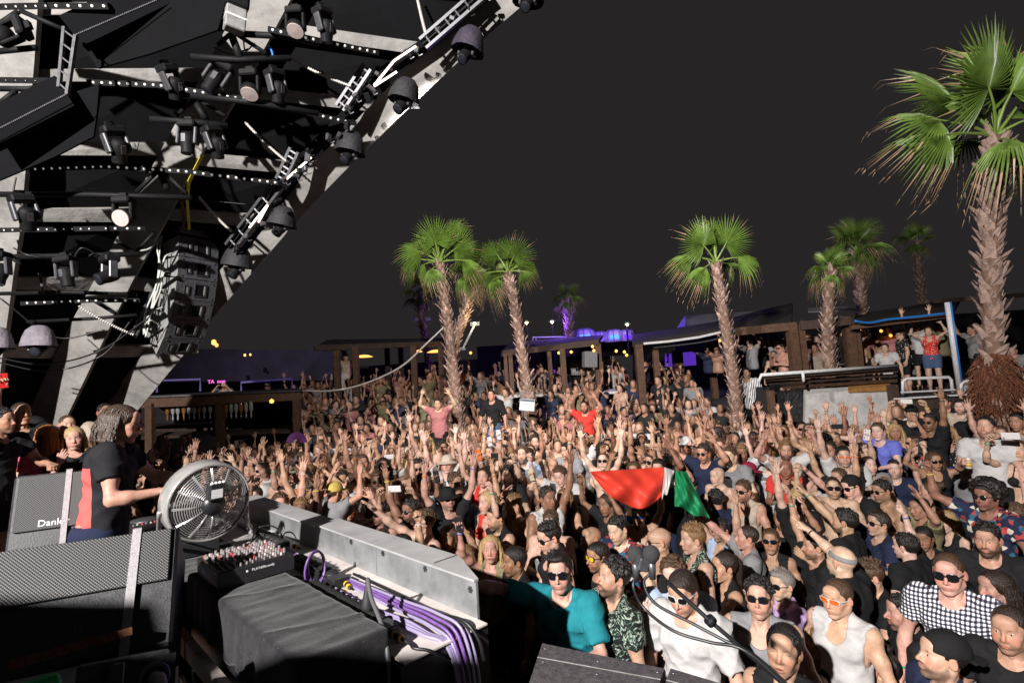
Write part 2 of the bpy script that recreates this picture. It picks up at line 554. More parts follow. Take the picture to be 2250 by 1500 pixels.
def eye_geo(female=False, closed=False):
 """almond eyes with iris, lash line and brows: V, F(list), material offsets: 1 white 2 dark 3 brow"""
 V = []; F = []; I = []
 def fan(pts, mi):
  b = len(V); V.extend(pts); F.append(tuple(range(b, b + len(pts)))); I.append(mi)
 def surf(ex, u, z, off):
  # the lid ellipsoid of head_field
  a = (u / .0165) ** 2 + ((z + .001) / .0115) ** 2
  return (ex + u, .0705 + .0145 * math.sqrt(max(0.02, 1 - a)) + off, z)
 for sx in (-1, 1):
  ex = sx * .033
  N = 9
  up_, lo_ = [], []
  for i in range(N):
   t = -1 + 2 * i / (N - 1)
   u = t * .0128
   hu = .0048 * (1 - t * t) ** .7; hl = .0042 * (1 - t * t) ** .8
   if closed: hu = hl = .0006
   up_.append((u, hu - .0008)); lo_.append((u, -hl - .0008))
  if not closed:
   for i in range(N - 1):
    q = [surf(ex, *lo_[i], .0009), surf(ex, *lo_[i + 1], .0009), surf(ex, *up_[i + 1], .0009), surf(ex, *up_[i], .0009)]
    fan(q, 1)
   fan([surf(ex, .0050 * math.cos(a), min(.0036, max(-.0046, .0050 * math.sin(a))) - .0006, .0016) for a in [2 * math.pi * k / 10 for k in range(10)]], 2)
  for i in range(N - 1):      # lash line
   th = .0012 if not female else .0019
   q = [surf(ex, up_[i][0] * 1.06, up_[i][1], .0018), surf(ex, up_[i + 1][0] * 1.06, up_[i + 1][1], .0018), surf(ex, up_[i + 1][0] * 1.06, up_[i + 1][1] + th, .0020), surf(ex, up_[i][0] * 1.06, up_[i][1] + th, .0020)]
   fan(q, 2)
 for f in range(len(F)):
  pass
 return V, F, I


def brow_field(s, female=False):
 for sx in (-1, 1):
  a = (sx * .014, .0905, .0175); b = (sx * .034, .0845, .0235); c = (sx * .048, .072, .0185)
  r_ = .0042 if not female else .0030
  s.cone(a, b, r_, r_, .003); s.cone(b, c, r_, r_ * .55, .003)


def person_pose(**k):
 d = dict(ra=((.35, .02, -.93), (.1, .25, -.95)), la=((-.35, .02, -.93), (-.1, .25, -.95)), rh='relax', lh='relax', rp=(-.8, .3, 0), lp=(.8, .3, 0), lean=0.0, head=(0, 0, 0), twist=0)
 d.update(k); return d


POSES = {
 'down': person_pose(),
 'both_up': person_pose(ra=((.42, .18, .88), (.02, .22, .97)), la=((-.40, .25, .86), (-.10, .05, .99)), rh='open', lh='open', rp=(0, 1, -.2), lp=(0.2, 1, -.2), head=(-6, 0, 0)),
 'both_bent': person_pose(ra=((.72, .35, .50), (-.28, .25, .92)), la=((-.70, .42, .42), (.35, .30, .88)), rh='relax', lh='open', rp=(-.3, 1, 0), lp=(.3, 1, 0), head=(4, 5, 3)),
 'right_up': person_pose(ra=((.30, .25, .90), (.08, .10, .99)), rh='open', rp=(0, 1, -.1), la=((-.3, .12, -.94), (.1, .75, -.2)), lh='relax', lp=(.5, 0, .8), head=(-4, -6, 0)),
 'right_point': person_pose(ra=((.25, .82, .45), (.02, .85, .52)), rh='point', rp=(-.3, 0, -1), head=(-5, 0, 0)),
 'right_reach': person_pose(ra=((.22, .75, .58), (.05, .70, .70)), rh='open', rp=(0, .5, -.8), la=((-.35, .3, -.88), (.2, .7, .35)), lh='relax', lp=(.6, 0, -.3), head=(-8, 4, 0)),
 'fist_up': person_pose(ra=((.62, .45, .40), (-.02, .18, .98)), rh='fist', rp=(-.2, 1, 0), head=(-2, 0, 0)),
 'phone': person_pose(ra=((.30, .72, .30), (-.18, .42, .88)), la=((-.30, .72, .30), (.18, .42, .88)), rh='hold', lh='hold', rp=(-.7, .6, 0), lp=(.7, .6, 0), head=(-10, 0, 0)),
 'phone_one': person_pose(ra=((.25, .62, .60), (-.05, .35, .93)), rh='hold', rp=(-.3, 1, 0), head=(-6, 8, 0)),
 'clap': person_pose(ra=((.35, .65, -.25), (-.52, .35, .70)), la=((-.35, .65, -.25), (.52, .35, .70)), rh='relax', lh='relax', rp=(-1, 0, 0), lp=(1, 0, 0), head=(-3, 0, 0)),
 'drink': person_pose(ra=((.28, .25, -.92), (-.35, .80, .35)), rh='hold', rp=(-1, .1, .1), la=((-.3, .05, -.95), (-.05, .35, -.93)), head=(2, 6, 0)),
 'chin': person_pose(ra=((.22, .45, -.85), (-.30, .45, .82)), rh='relax', rp=(-.2, -1, 0), la=((-.2, .35, -.9), (.62, .75, .1)), lh='relax', lp=(0, -1, 0), head=(4, -6, 2)),
 'rail': person_pose(ra=((.35, .45, -.80), (-.50, .80, -.1)), rh='relax', rp=(0, 0, -1), la=((-.35, .45, -.80), (.50, .80, -.1)), lh='relax', lp=(0, 0, -1), lean=.10, head=(-6, 0, 0)),
 'reach_rail': person_pose(ra=((.80, .52, .30), (.75, .62, .25)), rh='open', rp=(-.3, .6, -.7), la=((-.35, .45, -.80), (.45, .82, -.1)), lh='fist', lp=(0, 0, -1), lean=.06, head=(-3, 10, 3)),
 'dj': person_pose(la=((-.30, .62, -.70), (.05, .92, -.25)), rh='relax', rp=(0, 0, -1), ra=((.35, .12, -.92), (-.10, .97, .06)), lh='relax', lp=(.1, 0, -1), lean=.06, head=(5, 8, 0)),
}
BH = 0.0155


def _n(v):
 v = np.array(v, dtype=float); return v / np.linalg.norm(v)


class Body:
 """one posed figure: body mesh (head, trunk, limbs and hands in one) and the fields for its clothes"""
 def __init__(s, pose, female=False, headkw=None, hh=0.0062, scale_w=1.0, headrot=None, bh=BH, legs=True, handh=0.0056, closed=False, brows=True):
  P = POSES[pose]; s.P = P; s.female = female
  f = female
  shx = (.185 if not f else .160) * scale_w; shz = 1.425 if not f else 1.40
  lean = P['lean']
  def L(p):      # lean forward from the hips
   x, y, z = p
   return np.array((x, y + max(0, z - .95) * lean * 2.0, z))
  s.L = L
  J = {}
  for nm, sx in (('r', 1), ('l', -1)):
   ua, fa = P[nm + 'a']; ua = _n(ua); fa = _n(fa)
   sh = np.array((sx * shx, -.005, shz))
   sh = L(sh) + np.array((-sx * .028 * max(0, ua[2]), .035 * max(0, ua[1]), .055 * max(0, ua[2]) ** 1.2))
   el = sh + ua * .285; wr = el + fa * .255
   J[nm] = (sh, el, wr, ua, fa)
  s.J = J
  s.bh = bh
  allp = np.array([J[a][i] for a in 'rl' for i in range(3)])
  lo = np.minimum(allp.min(0) - .1, (-.27, -.24, 0 if legs else .86)); hi = np.maximum(allp.max(0) + .1, (.27, .30, 1.62))
  s.lo, s.hi = lo, hi
  b = SDF(lo, hi, bh)
  s._trunk(b, 0.0)
  s._arms(b, 0.0)
  if legs: s._legs(b, 0.0)
  V, F = b.mesh()
  nb = len(V)
  # head
  hk = dict(headkw or {}); mouth = hk.get('mouth', 0)
  hf = head_field(hh, f, **hk)
  hv, hF = hf.mesh()
  keep = None
  C = head_paint(hv, f, mouth)
  hr = headrot if headrot is not None else P['head']
  piv = Vector(L((0, -.012, 1.50 if not f else 1.475)))
  s.headM = Matrix.Translation(piv) @ Euler((R(-hr[0]), R(hr[2]), R(hr[1]))).to_matrix().to_4x4() @ Matrix.Translation((0, .035, .125))
  Mh = np.array(s.headM)
  def T(v, M): return v @ M[:3, :3].T + M[:3, 3]
  Vs = [V, T(hv, Mh)]; Fs = [F, hF + nb]; base = nb + len(hv)
  I = [np.zeros(len(F), int), np.zeros(len(hF), int)]
  Cs = [np.zeros((nb, 4), np.float32), C]
  s.wrist = {}
  for nm in 'rl':
   sh, el, wr, ua, fa = J[nm]
   key = (P[nm + 'h'], handh)
   if key not in HAND_CACHE: HAND_CACHE[key] = build_hand(*key)
   v, q = HAND_CACHE[key]
   if nm == 'l': v, q = mirx(v, q)
   pal = np.array(P[nm + 'p'], float); hd = fa
   y = _n(pal - hd * (pal @ hd)); x = np.cross(y, hd)
   M = np.eye(4); M[:3, 0] = x; M[:3, 1] = y; M[:3, 2] = hd; M[:3, 3] = wr
   sc = .97 if not f else .88
   M[:3, :3] *= sc
   s.wrist[nm] = Matrix(M.tolist())
   Vs.append(T(v, M)); Fs.append(q + base); base += len(v)
   I.append(np.zeros(len(q), int)); Cs.append(np.zeros((len(v), 4), np.float32))
  V = np.concatenate(Vs); F = np.concatenate(Fs); I = np.concatenate(I); C = np.concatenate(Cs)
  # brows + eyes
  if brows: bs = SDF((-.06, .05, .005), (.06, .11, .035), .0042); brow_field(bs, f); bv, bF = bs.mesh()
  if brows:
   V = np.concatenate([V, T(bv, Mh)]); F = np.concatenate([F, bF + len(C)]); I = np.concatenate([I, np.full(len(bF), 3)])
   C = np.concatenate([C, np.zeros((len(bv), 4), np.float32)])
  ev, eF, eI = eye_geo(f, closed)
  s.V, s.F, s.I, s.C = V, F, I, C
  e4 = [(list(q) + [q[-1]] * 4)[:4] if len(q) < 4 else q for q in eF]
  s.extraV = T(np.array(ev), Mh); s.extraF = eF; s.extraI = eI

 def _trunk(s, b, e, loose=0.0, k=.05):
  L = s.L; f = s.female
  if not f:
   b.ell(L((0, 0, .97)), (.155 + e, .115 + e, .13 + e), k)
   b.ell(L((0, .005, 1.10)), (.138 + e + loose, .102 + e + loose, .14 + e), k)
   b.ell(L((0, -.002, 1.28)), (.158 + e + loose * .6, .112 + e + loose * .5, .18 + e), k)
   for sx in (-1, 1):
    b.ell(L((sx * .075, .080, 1.325)), (.078 + e, .040 + e, .055 + e), .03)
    b.ell(L((sx * .09, -.065, 1.36)), (.07 + e, .05 + e, .09 + e), .04)
    if e == 0:
     for zz in (1.03, 1.10, 1.17):
      b.ell(L((sx * .036, .098, zz)), (.028, .012, .028), .012)
     b.ell(L((sx * .075, .116, 1.302)), (.007, .006, .007), .004)
   b.cone(L((0, -.02, 1.42)), L((0, -.012, 1.50)), .070 + e, .056 + e, .04)
  else:
   b.ell(L((0, -.005, .96)), (.160 + e, .118 + e, .12 + e), k)
   b.ell(L((0, 0, 1.10)), (.112 + e + loose, .085 + e + loose, .13 + e), k)
   b.ell(L((0, -.005, 1.27)), (.135 + e + loose * .6, .096 + e, .17 + e), k)
   for sx in (-1, 1):
    b.ell(L((sx * .066, .085, 1.265)), (.056 + e, .052 + e, .055 + e), .02)
    b.ell(L((sx * .07, -.05, 1.34)), (.06 + e, .045 + e, .08 + e), .04)
   b.cone(L((0, -.02, 1.40)), L((0, -.012, 1.475)), .058 + e, .047 + e, .04)
  for nm, sx in (('r', 1), ('l', -1)):
   sh = s.J[nm][0]
   nb = L((sx * .03, -.03, 1.475 if not f else 1.45))
   r_ = .042 if not f else .034
   b.cone(nb, sh + np.array((-sx * .01, -.012, .006)), r_ * .8 + e, r_ + e, .035)
   b.cone(L((sx * .10, -.01, 1.32)), sh, .075 + e, .058 + e if not f else .046 + e, .04)
   if True:
    b.cone(L((sx * .02, .062, 1.425 if not f else 1.40)), sh + np.array((0, .03, .025)), .011 + e, .011 + e, .02)

 def _arms(s, b, e, upto=1.0, k=.03):
  f = s.female; g = .82 if f else 1.0
  for nm, sx in (('r', 1), ('l', -1)):
   sh, el, wr, ua, fa = s.J[nm]
   b.ell(sh, (.053 * g + e,) * 3, .035)
   if upto < 1:
    q = sh + (el - sh) * upto
    b.cone(sh, q, .056 * g + e, .047 * g + e * 1.1, .03, cut=True)
    continue
   b.cone(sh, el, .047 * g, .037 * g, k)
   mid = sh + (el - sh) * .5
   b.ell(mid + np.array((0, .010, 0)), (.044 * g,) * 3, .04)
   b.cone(el, wr, .041 * g, .027 * g, .02)
   b.ell(el + (wr - el) * .28, (.042 * g,) * 3, .035)

 def _legs(s, b, e):
  f = s.female
  for sx in (-1, 1):
   hip = (sx * .088, 0, .92); kn = (sx * .10, .01, .50); an = (sx * .105, -.02, .09)
   b.cone(hip, kn, (.092 if not f else .095) + e, .058 + e, .04)
   b.cone(kn, an, .056 + e, .036 + e, .03)
   b.ell((sx * .10, -.035, .36), (.05 + e, .052 + e, .10 + e), .04)
   b.cone((sx * .105, -.05, .035), (sx * .115, .14, .03), .035 + e, .034 + e, .03)
   b.ell((sx * .075, -.07, .93), (.085 + e, .08 + e, .09 + e), .04)

 # ---- clothes
 def tee(s, sleeve=.56, loose=.010, neck=.074, hem=.86, e=.016, seed=0.0, fold=.011, gh=.0155):
  b = SDF(np.minimum(s.lo - .05, (-.3, -.28, .74)), s.hi + .05, gh)
  s._trunk(b, e, loose, .06)
  if sleeve > 0: s._arms(b, e + .009, sleeve)
  w_ = (.150 if not s.female else .150) + e
  b.cone(s.L((0, -.002, .78)), s.L((0, 0, 1.08)), w_ + .012, w_ - .012, .06, flat=((0, 1, 0), 1.36))
  X, Y, Z = b.full()
  r1 = np.abs(np.sin(X * 16 + Z * 21 + 1.6 * np.sin(Y * 14 + seed) + 1.2 * np.sin(Z * 11 - X * 9 + seed * 1.7)))
  r2 = np.abs(np.sin(X * 27 - Z * 17 + 1.4 * np.sin(Y * 17 + seed * 2) + 1.5 * np.sin(Z * 13 + X * 6 - seed)))
  b.D = b.D + fold * (r1 ** .5 - .7) + fold * .8 * (r2 ** .5 - .7)
  nk = s.L((0, .01, 1.475 if not s.female else 1.45))
  b.cone(nk + np.array((0, .035, .0)), nk + np.array((0, -.01, .16)), neck, neck + .02, .012, 's')
  b.D = np.maximum(b.D, hem + .012 * np.sin(X * 14 + seed) - Z)
  return b.mesh()

 def tank(s, e=.015, hem=.88, neck=.085, loose=.010, arm=.074, seed=1.0, low=0.0, gh=.0145):
  b = SDF(np.minimum(s.lo - .05, (-.3, -.28, .74)), s.hi + .05, gh)
  s._trunk(b, e, loose, .06)
  w_ = .150 + e
  b.cone(s.L((0, -.002, .78)), s.L((0, 0, 1.08)), w_ + .006, w_ - .03, .06, flat=((0, 1, 0), 1.36))
  X, Y, Z = b.full()
  b.D = b.D + .006 * (np.abs(np.sin(X * 16 + Z * 19 + 1.5 * np.sin(Y * 14 + seed))) ** .6 - .5) + .003 * wob(X * 1.2 + Z * .5, Y, Z * .8 - X * .6, 40, seed)
  nk = s.L((0, .02, 1.455 if not s.female else 1.43))
  b.cone(nk + np.array((0, .075, -.05 - low)), nk + np.array((0, 0, .16)), neck * .75, neck * .85, .012, 's')
  for nm in 'rl':
   sh, el = s.J[nm][:2]
   sx = 1 if nm == 'r' else -1; b.cone(sh + np.array((sx * .030, 0, -.005)), sh + (el - sh) * .6, arm, arm + .03, .01, 's')
  b.D = np.maximum(b.D, hem - Z)
  return b.mesh()

 def bra(s, e=.006):
  b = SDF(np.maximum(s.lo - .02, (-9, -9, 1.1)), s.hi + .02, .0105)
  s._trunk(b, e, 0, .05)
  X, Y, Z = b.full(); L = s.L
  reg = np.abs(Z - 1.205) - .012
  for sx in (-1, 1):
   c = L((sx * .066, .09, 1.262))
   reg = np.minimum(reg, np.sqrt((X - c[0]) ** 2 + ((Z - c[2]) / .95) ** 2) - .052 + 99 * (Y < 0))
   # straps
   t = np.clip((Z - 1.27) / .17, 0, 1)
   reg = np.minimum(reg, np.maximum(np.abs(X - sx * (.075 - .035 * t)) - .008, np.abs(Z - 1.36) - .1))
  b.D = np.maximum(b.D, reg)
  return b.mesh()

 def shorts(s, e=.016, hem=.56, top=1.0):
  b = SDF((-.30, -.27, hem - .05), (.30, .30, top + .08), .018)
  s._trunk(b, e, 0, .05); s._legs(b, e)
  X, Y, Z = b.full()
  b.D = b.D + .005 * wob(X, Y, Z, 35, 3)
  b.D = np.maximum(b.D, np.maximum(hem - Z, Z - top))
  return b.mesh()


HAND_CACHE = {}
# ================================================================== ground, stage deck, terraces
M_GROUND = mat('dark_ground', (.035, .03, .028), .9, noise=(1.2, .4), bump=(30, .4, .02))
M_DECK = mat('stage_deck', (.030, .029, .030), .75, noise=(6, .5), bump=(60, .4, .01))
M_TERR = mat('terrace_concrete', (.05, .045, .042), .9, noise=(2, .4), bump=(25, .4, .02))
M_WHITEFAB = mat('white_canopy_fabric', (.27, .262, .25), .75, noise=(2.2, .45), bump=(9, .35, .05))  # grey mottling paints in soft truss shadows along with stains
M_DARKFAB = mat('black_canopy_fabric', (.005, .005, .006), .9, spec=.1, noise=(3, .4))
M_FLATK = mat('flat_black_paint', (.006, .006, .007), .9, spec=.04)
M_BLACKM = mat('black_metal', (.009, .009, .010), .6, spec=.18, noise=(30, .3))
M_GREYM = mat('grey_metal', (.11, .11, .12), .45, metal=.6, noise=(20, .3))
M_CHROME = mat('chrome', (.55, .54, .53), .26, metal=.55, noise=(12, .15))
M_LENS = mat('lamp_lens', (.55, .46, .44), .25, noise=(90, .25))
M_LENSD = mat('dark_glass_lens', (.02, .022, .03), .05, spec=.9)
M_LEDDOT = mat('led_lens_dot', (.75, .72, .68), .3, emit=((1, .95, .9), .25))
M_NEON = mat('lit_led_strip', (.9, .8, .75), .4, emit=((1.0, .78, .66), 3.0))
M_ROPE = mat('pale_chain', (.55, .53, .50), .6, noise=(60, .3))
M_YELLOW = mat('yellow_strap', (.62, .55, .04), .7, noise=(40, .2))
M_BLUEC = mat('blue_cable', (.02, .16, .50), .45)
M_PALEC = mat('pale_cable', (.52, .54, .50), .45)
M_CABK = mat('black_cable', (.012, .012, .013), .4)
M_CAB = mat('black_cabinet_paint', (.035, .036, .040), .5, noise=(26, .55), bump=(120, .35, .004))
M_CABSIDE = mat('grey_cabinet_side', (.26, .26, .255), .6, noise=(18, .35), bump=(100, .3, .004))
M_HOOD = mat('grey_rain_hood', (.20, .18, .21), .8, noise=(9, .4), bump=(26, .5, .02))

g = MB(); g.add([(x, y, z) for y, z in ((-40, -.30), (3.2, -.30), (8.0, 0), (500, 0)) for x in (-300, 300)], [(0, 1, 3, 2), (2, 3, 5, 4), (4, 5, 7, 6)])
tag(g.obj('ground', M_GROUND), kind='structure')

BU = Vector((-.70, .714, 0)).normalized(); BV = Vector((BU.y, -BU.x, 0))
def BP(a, b, z): return BU * a + BV * b + Vector((0, 0, z))
BM = Matrix(((BU.x, BV.x, 0, 0), (BU.y, BV.y, 0, 0), (0, 0, 1, 0), (0, 0, 0, 1)))      # local (a, b, z); mirrored handedness
SZ = 1.10

d = MB()
poly = [BP(-3.5, 1.72, 0), BP(9.5, 1.72, 0), BP(9.5, -7, 0), BP(-3.5, -7, 0)]
d.add([(p.x, p.y, SZ) for p in poly] + [(p.x, p.y, 0) for p in poly], [(3, 2, 1, 0), (4, 5, 6, 7), (0, 1, 5, 4), (1, 2, 6, 5), (2, 3, 7, 6), (3, 0, 4, 7)])
tag(d.obj('stage_deck', M_DECK), kind='structure')

def terrace(name, pts, z0, z1):
 t = MB(); n = len(pts)
 t.add([(x, y, z1) for x, y in pts] + [(x, y, z0) for x, y in pts], [tuple(range(n)), tuple(range(2 * n - 1, n - 1, -1))] + [((i + 1) % n, i, n + i, n + (i + 1) % n) for i in range(n)])
 return tag(t.obj(name, M_TERR), kind='structure')
terrace('terrace', [(-9, 12.6), (5.2, 12.6), (5.2, 60), (-9, 60)], 0, .40)
terrace('terrace', [(-9, 14.6), (5.2, 14.6), (5.2, 60), (-9, 60)], .40, .95)
terrace('terrace', [(-9, 16.8), (5.2, 16.8), (5.2, 60), (-9, 60)], .95, 1.55)
terrace('upper_deck', [(5.3, 12.8), (40, 12.8), (40, 60), (5.3, 60)], 0, 1.95)
terrace('side_step', [(4.9, 5.4), (8.6, 5.4), (10.4, 10.5), (7.2, 10.5)], -.3, .20)

# ================================================================== stage canopy
# each rib: list of (y, left x, right x, distance)
RIB0 = [(1180, -90, 55, 8.6), (943, 187, 268, 8.1), (783, 310, 400, 7.6), (690, 395, 474, 7.3), (600, 478, 553, 7.0), (500, 560, 640, 6.75), (420, 628, 714, 6.5), (353, 693, 780, 6.3), (267, 780, 868, 6.1), (140, 905, 1003, 5.8), (60, 995, 1092, 5.65), (-40, 1105, 1210, 5.5), (-220, 1330, 1450, 5.3)]
RIB1 = [(1180, -75, 15, 7.6), (913, 58, 148, 7.2), (783, 120, 210, 7.0), (690, 166, 255, 6.8), (600, 216, 300, 6.6), (500, 268, 355, 6.35), (420, 306, 397, 6.2), (353, 341, 432, 6.05), (267, 388, 488, 5.9), (140, 456, 563, 5.7), (60, 498, 606, 5.55), (-40, 552, 660, 5.4), (-220, 650, 760, 5.2)]
RIB2 = [(1180, -190, -80, 6.7), (913, -115, -12, 6.4), (783, -80, 5, 6.2), (690, -62, 18, 6.05), (600, -50, 30, 5.9), (500, -38, 45, 5.75), (420, -28, 52, 5.6), (353, -22, 58, 5.5), (267, -16, 64, 5.4), (140, -8, 75, 5.2), (60, -4, 80, 5.1), (-40, 0, 86, 5.0), (-220, 6, 96, 4.9)]
cn = thing('stage_canopy', (-3, 6, 0), 'arched stage canopy of white fabric ribs and black panels at upper left', 'canopy')
CI = cn.matrix_world.inverted() if False else Matrix.Translation((3, -6, 0))
def cl(p): return CI @ Vector(p)
for rib, push in ((RIB0, 0), (RIB1, .0), (RIB2, .0)):
 for i in range(len(rib) - 1):
  y0, l0, r0_, d0 = rib[i]; y1, l1, r1_, d1 = rib[i + 1]
  b = MB(); b.sheet([cl(PD(l0, y0, d0)), cl(PD(r0_, y0, d0)), cl(PD(r1_, y1, d1)), cl(PD(l1, y1, d1))], .06)
  b.obj('rib_panel', M_WHITEFAB, cn)
def edge(rib, y, side):
 ys = [q[0] for q in rib][::-1]
 return np.interp(y, ys, [q[1 + side] for q in rib][::-1]), np.interp(y, ys, [q[3] for q in rib][::-1])
def cross(ra, rb, ya, yb, h0, h1, push, m, name):
 """band between the right edge of rib ra (at ya) and the left edge of rib rb (at yb)"""
 q = []
 for rib, y, side, hh in ((ra, ya, 1, h0), (rb, yb, 0, h1)):
  for s_ in (hh / 2, -hh / 2):
   x, dd = edge(rib, y + s_, side)
   q.append((x - (6 if side else -6) , y + s_, dd + push))
 b = MB(); P_ = [cl(PD(*t)) for t in q]
 b.sheet([P_[0], P_[2], P_[3], P_[1]], .05); b.obj(name, m, cn)
rows21 = [(835, 840), (772, 773), (623, 624), (474, 473), (328, 327), (166, 165), (20, 15), (-140, -140)]
rows10 = [(773, 772), (622, 640), (470, 487), (350, 372), (200, 232), (60, 110), (-60, -30), (-200, -200)]
for ya, yb in rows21[1:]:
 cross(RIB2, RIB1, ya, yb, 26, 30, .08, M_WHITEFAB, 'cross_panel')
for ya, yb in rows10:
 cross(RIB1, RIB0, ya, yb, 26, 24, .08, M_WHITEFAB, 'cross_panel')
R21 = [1180] + [a for a, b in rows21[1:]] ; R21b = [1180] + [b for a, b in rows21[1:]]
for i in range(len(R21) - 1):
 cross(RIB2, RIB1, (R21[i] + R21[i + 1]) / 2, (R21b[i] + R21b[i + 1]) / 2, R21[i] - R21[i + 1] - 10, R21b[i] - R21b[i + 1] - 10, .22, M_DARKFAB, 'dark_panel')
R10 = [1180] + [a for a, b in rows10]; R10b = [1180] + [b for a, b in rows10]
for i in range(len(R10) - 1):
 cross(RIB1, RIB0, (R10[i] + R10[i + 1]) / 2, (R10b[i] + R10b[i + 1]) / 2, R10[i] - R10[i + 1] - 10, R10b[i] - R10b[i + 1] - 10, .22, M_DARKFAB, 'dark_panel')
# black outer hem behind everything so no gaps open between the panels
b = MB()
for i in range(len(RIB0) - 1):
 y0, l0, r0_, d0 = RIB0[i]; y1, l1, r1_, d1 = RIB0[i + 1]
 a0, a1 = RIB2[i], RIB2[i + 1]
 b.sheet([cl(PD(a0[1] - 60, a0[0], a0[3] + .5)), cl(PD(r0_ - 8, y0, d0 + .5)), cl(PD(r1_ - 8, y1, d1 + .5)), cl(PD(a1[1] - 60, a1[0], a1[3] + .5))], .03)
b.obj('backing_sheet', M_DARKFAB, cn)
# corner gussets: dark triangles that lie across the ribs
for (pts, dd) in (([(340, 378), (380, 378), (300, 420)], 5.9), ([(380, 378), (402, 405), (425, 440), (395, 400)], 5.8)):
 pass

# ---- LED bars: black battens with rows of pale lenses
def led_bar(pts, pitch, label, dist=None):
 """pts: (x, y, distance) along the bar"""
 P3 = [PD(*p) for p in pts]
 t = thing('led_bar', P3[0], label, 'light bar', 'LED battens under the canopy')
 off = P3[0]
 body = MB(); dots = MB()
 for i in range(len(P3) - 1):
  a, c = P3[i] - off, P3[i + 1] - off
  vdir = (CAM - P3[i]).normalized()
  body.bar(a, c, .05, .075, up=vdir)
  n = max(1, int((c - a).length / pitch))
  ax = (c - a).normalized(); w_ = vdir.cross(ax).normalized()
  for k in range(n):
   if (k % 13) == 12: continue
   p = a + (c - a) * ((k + .5) / n) + vdir * .038
   M = frame(vdir, ax, p)
   Mz = Matrix(((w_.x, ax.x, vdir.x, p.x), (w_.y, ax.y, vdir.y, p.y), (w_.z, ax.z, vdir.z, p.z), (0, 0, 0, 1)))
   dots.lathe([(.014, 0), (.012, .008), (.006, .012), (0, .013)], 6, Mz)
 body.obj('batten', M_BLACKM, t)
 tag(dots.obj('lens_row', M_LEDDOT, t), kind='stuff')
 return t
led_bar([(68, 372, 5.3), (230, 366, 5.35), (400, 376, 5.5), (612, 402, 5.9)], .072, 'LED batten with pale dots just above the hanging yellow strap')
led_bar([(-20, 506, 5.5), (240, 502, 5.6), (318, 502, 5.8)], .080, 'LED batten with pale dots level with the top of the speaker array')
led_bar([(430, 508, 6.9), (520, 515, 7.0)], .075, 'short LED batten with pale dots right of the speaker array top')
led_bar([(50, 666, 5.9), (200, 660, 6.0), (306, 660, 6.2)], .080, 'lowest LED batten with pale dots beside the middle of the speaker array')
led_bar([(195, 181, 5.0), (345, 187, 5.1), (560, 222, 5.3), (782, 272, 5.8)], .072, 'long LED batten with pale dots in the middle of the canopy ceiling')
led_bar([(370, 29, 4.9), (470, 44, 5.0)], .072, 'short LED batten with pale dots under the square grey lamp housing')
led_bar([(590, 64, 5.0), (680, 85, 5.1), (830, 116, 5.5)], .072, 'LED batten with pale dots nearest the top edge of the picture')
led_bar([(-20, 16, 4.6), (110, 13, 4.6), (240, 14, 4.7)], .085, 'LED batten with pale dots in the top left corner')
led_bar([(-20, 176, 4.8), (130, 178, 4.8)], .085, 'LED batten with pale dots left of the ladder shaped bracket')

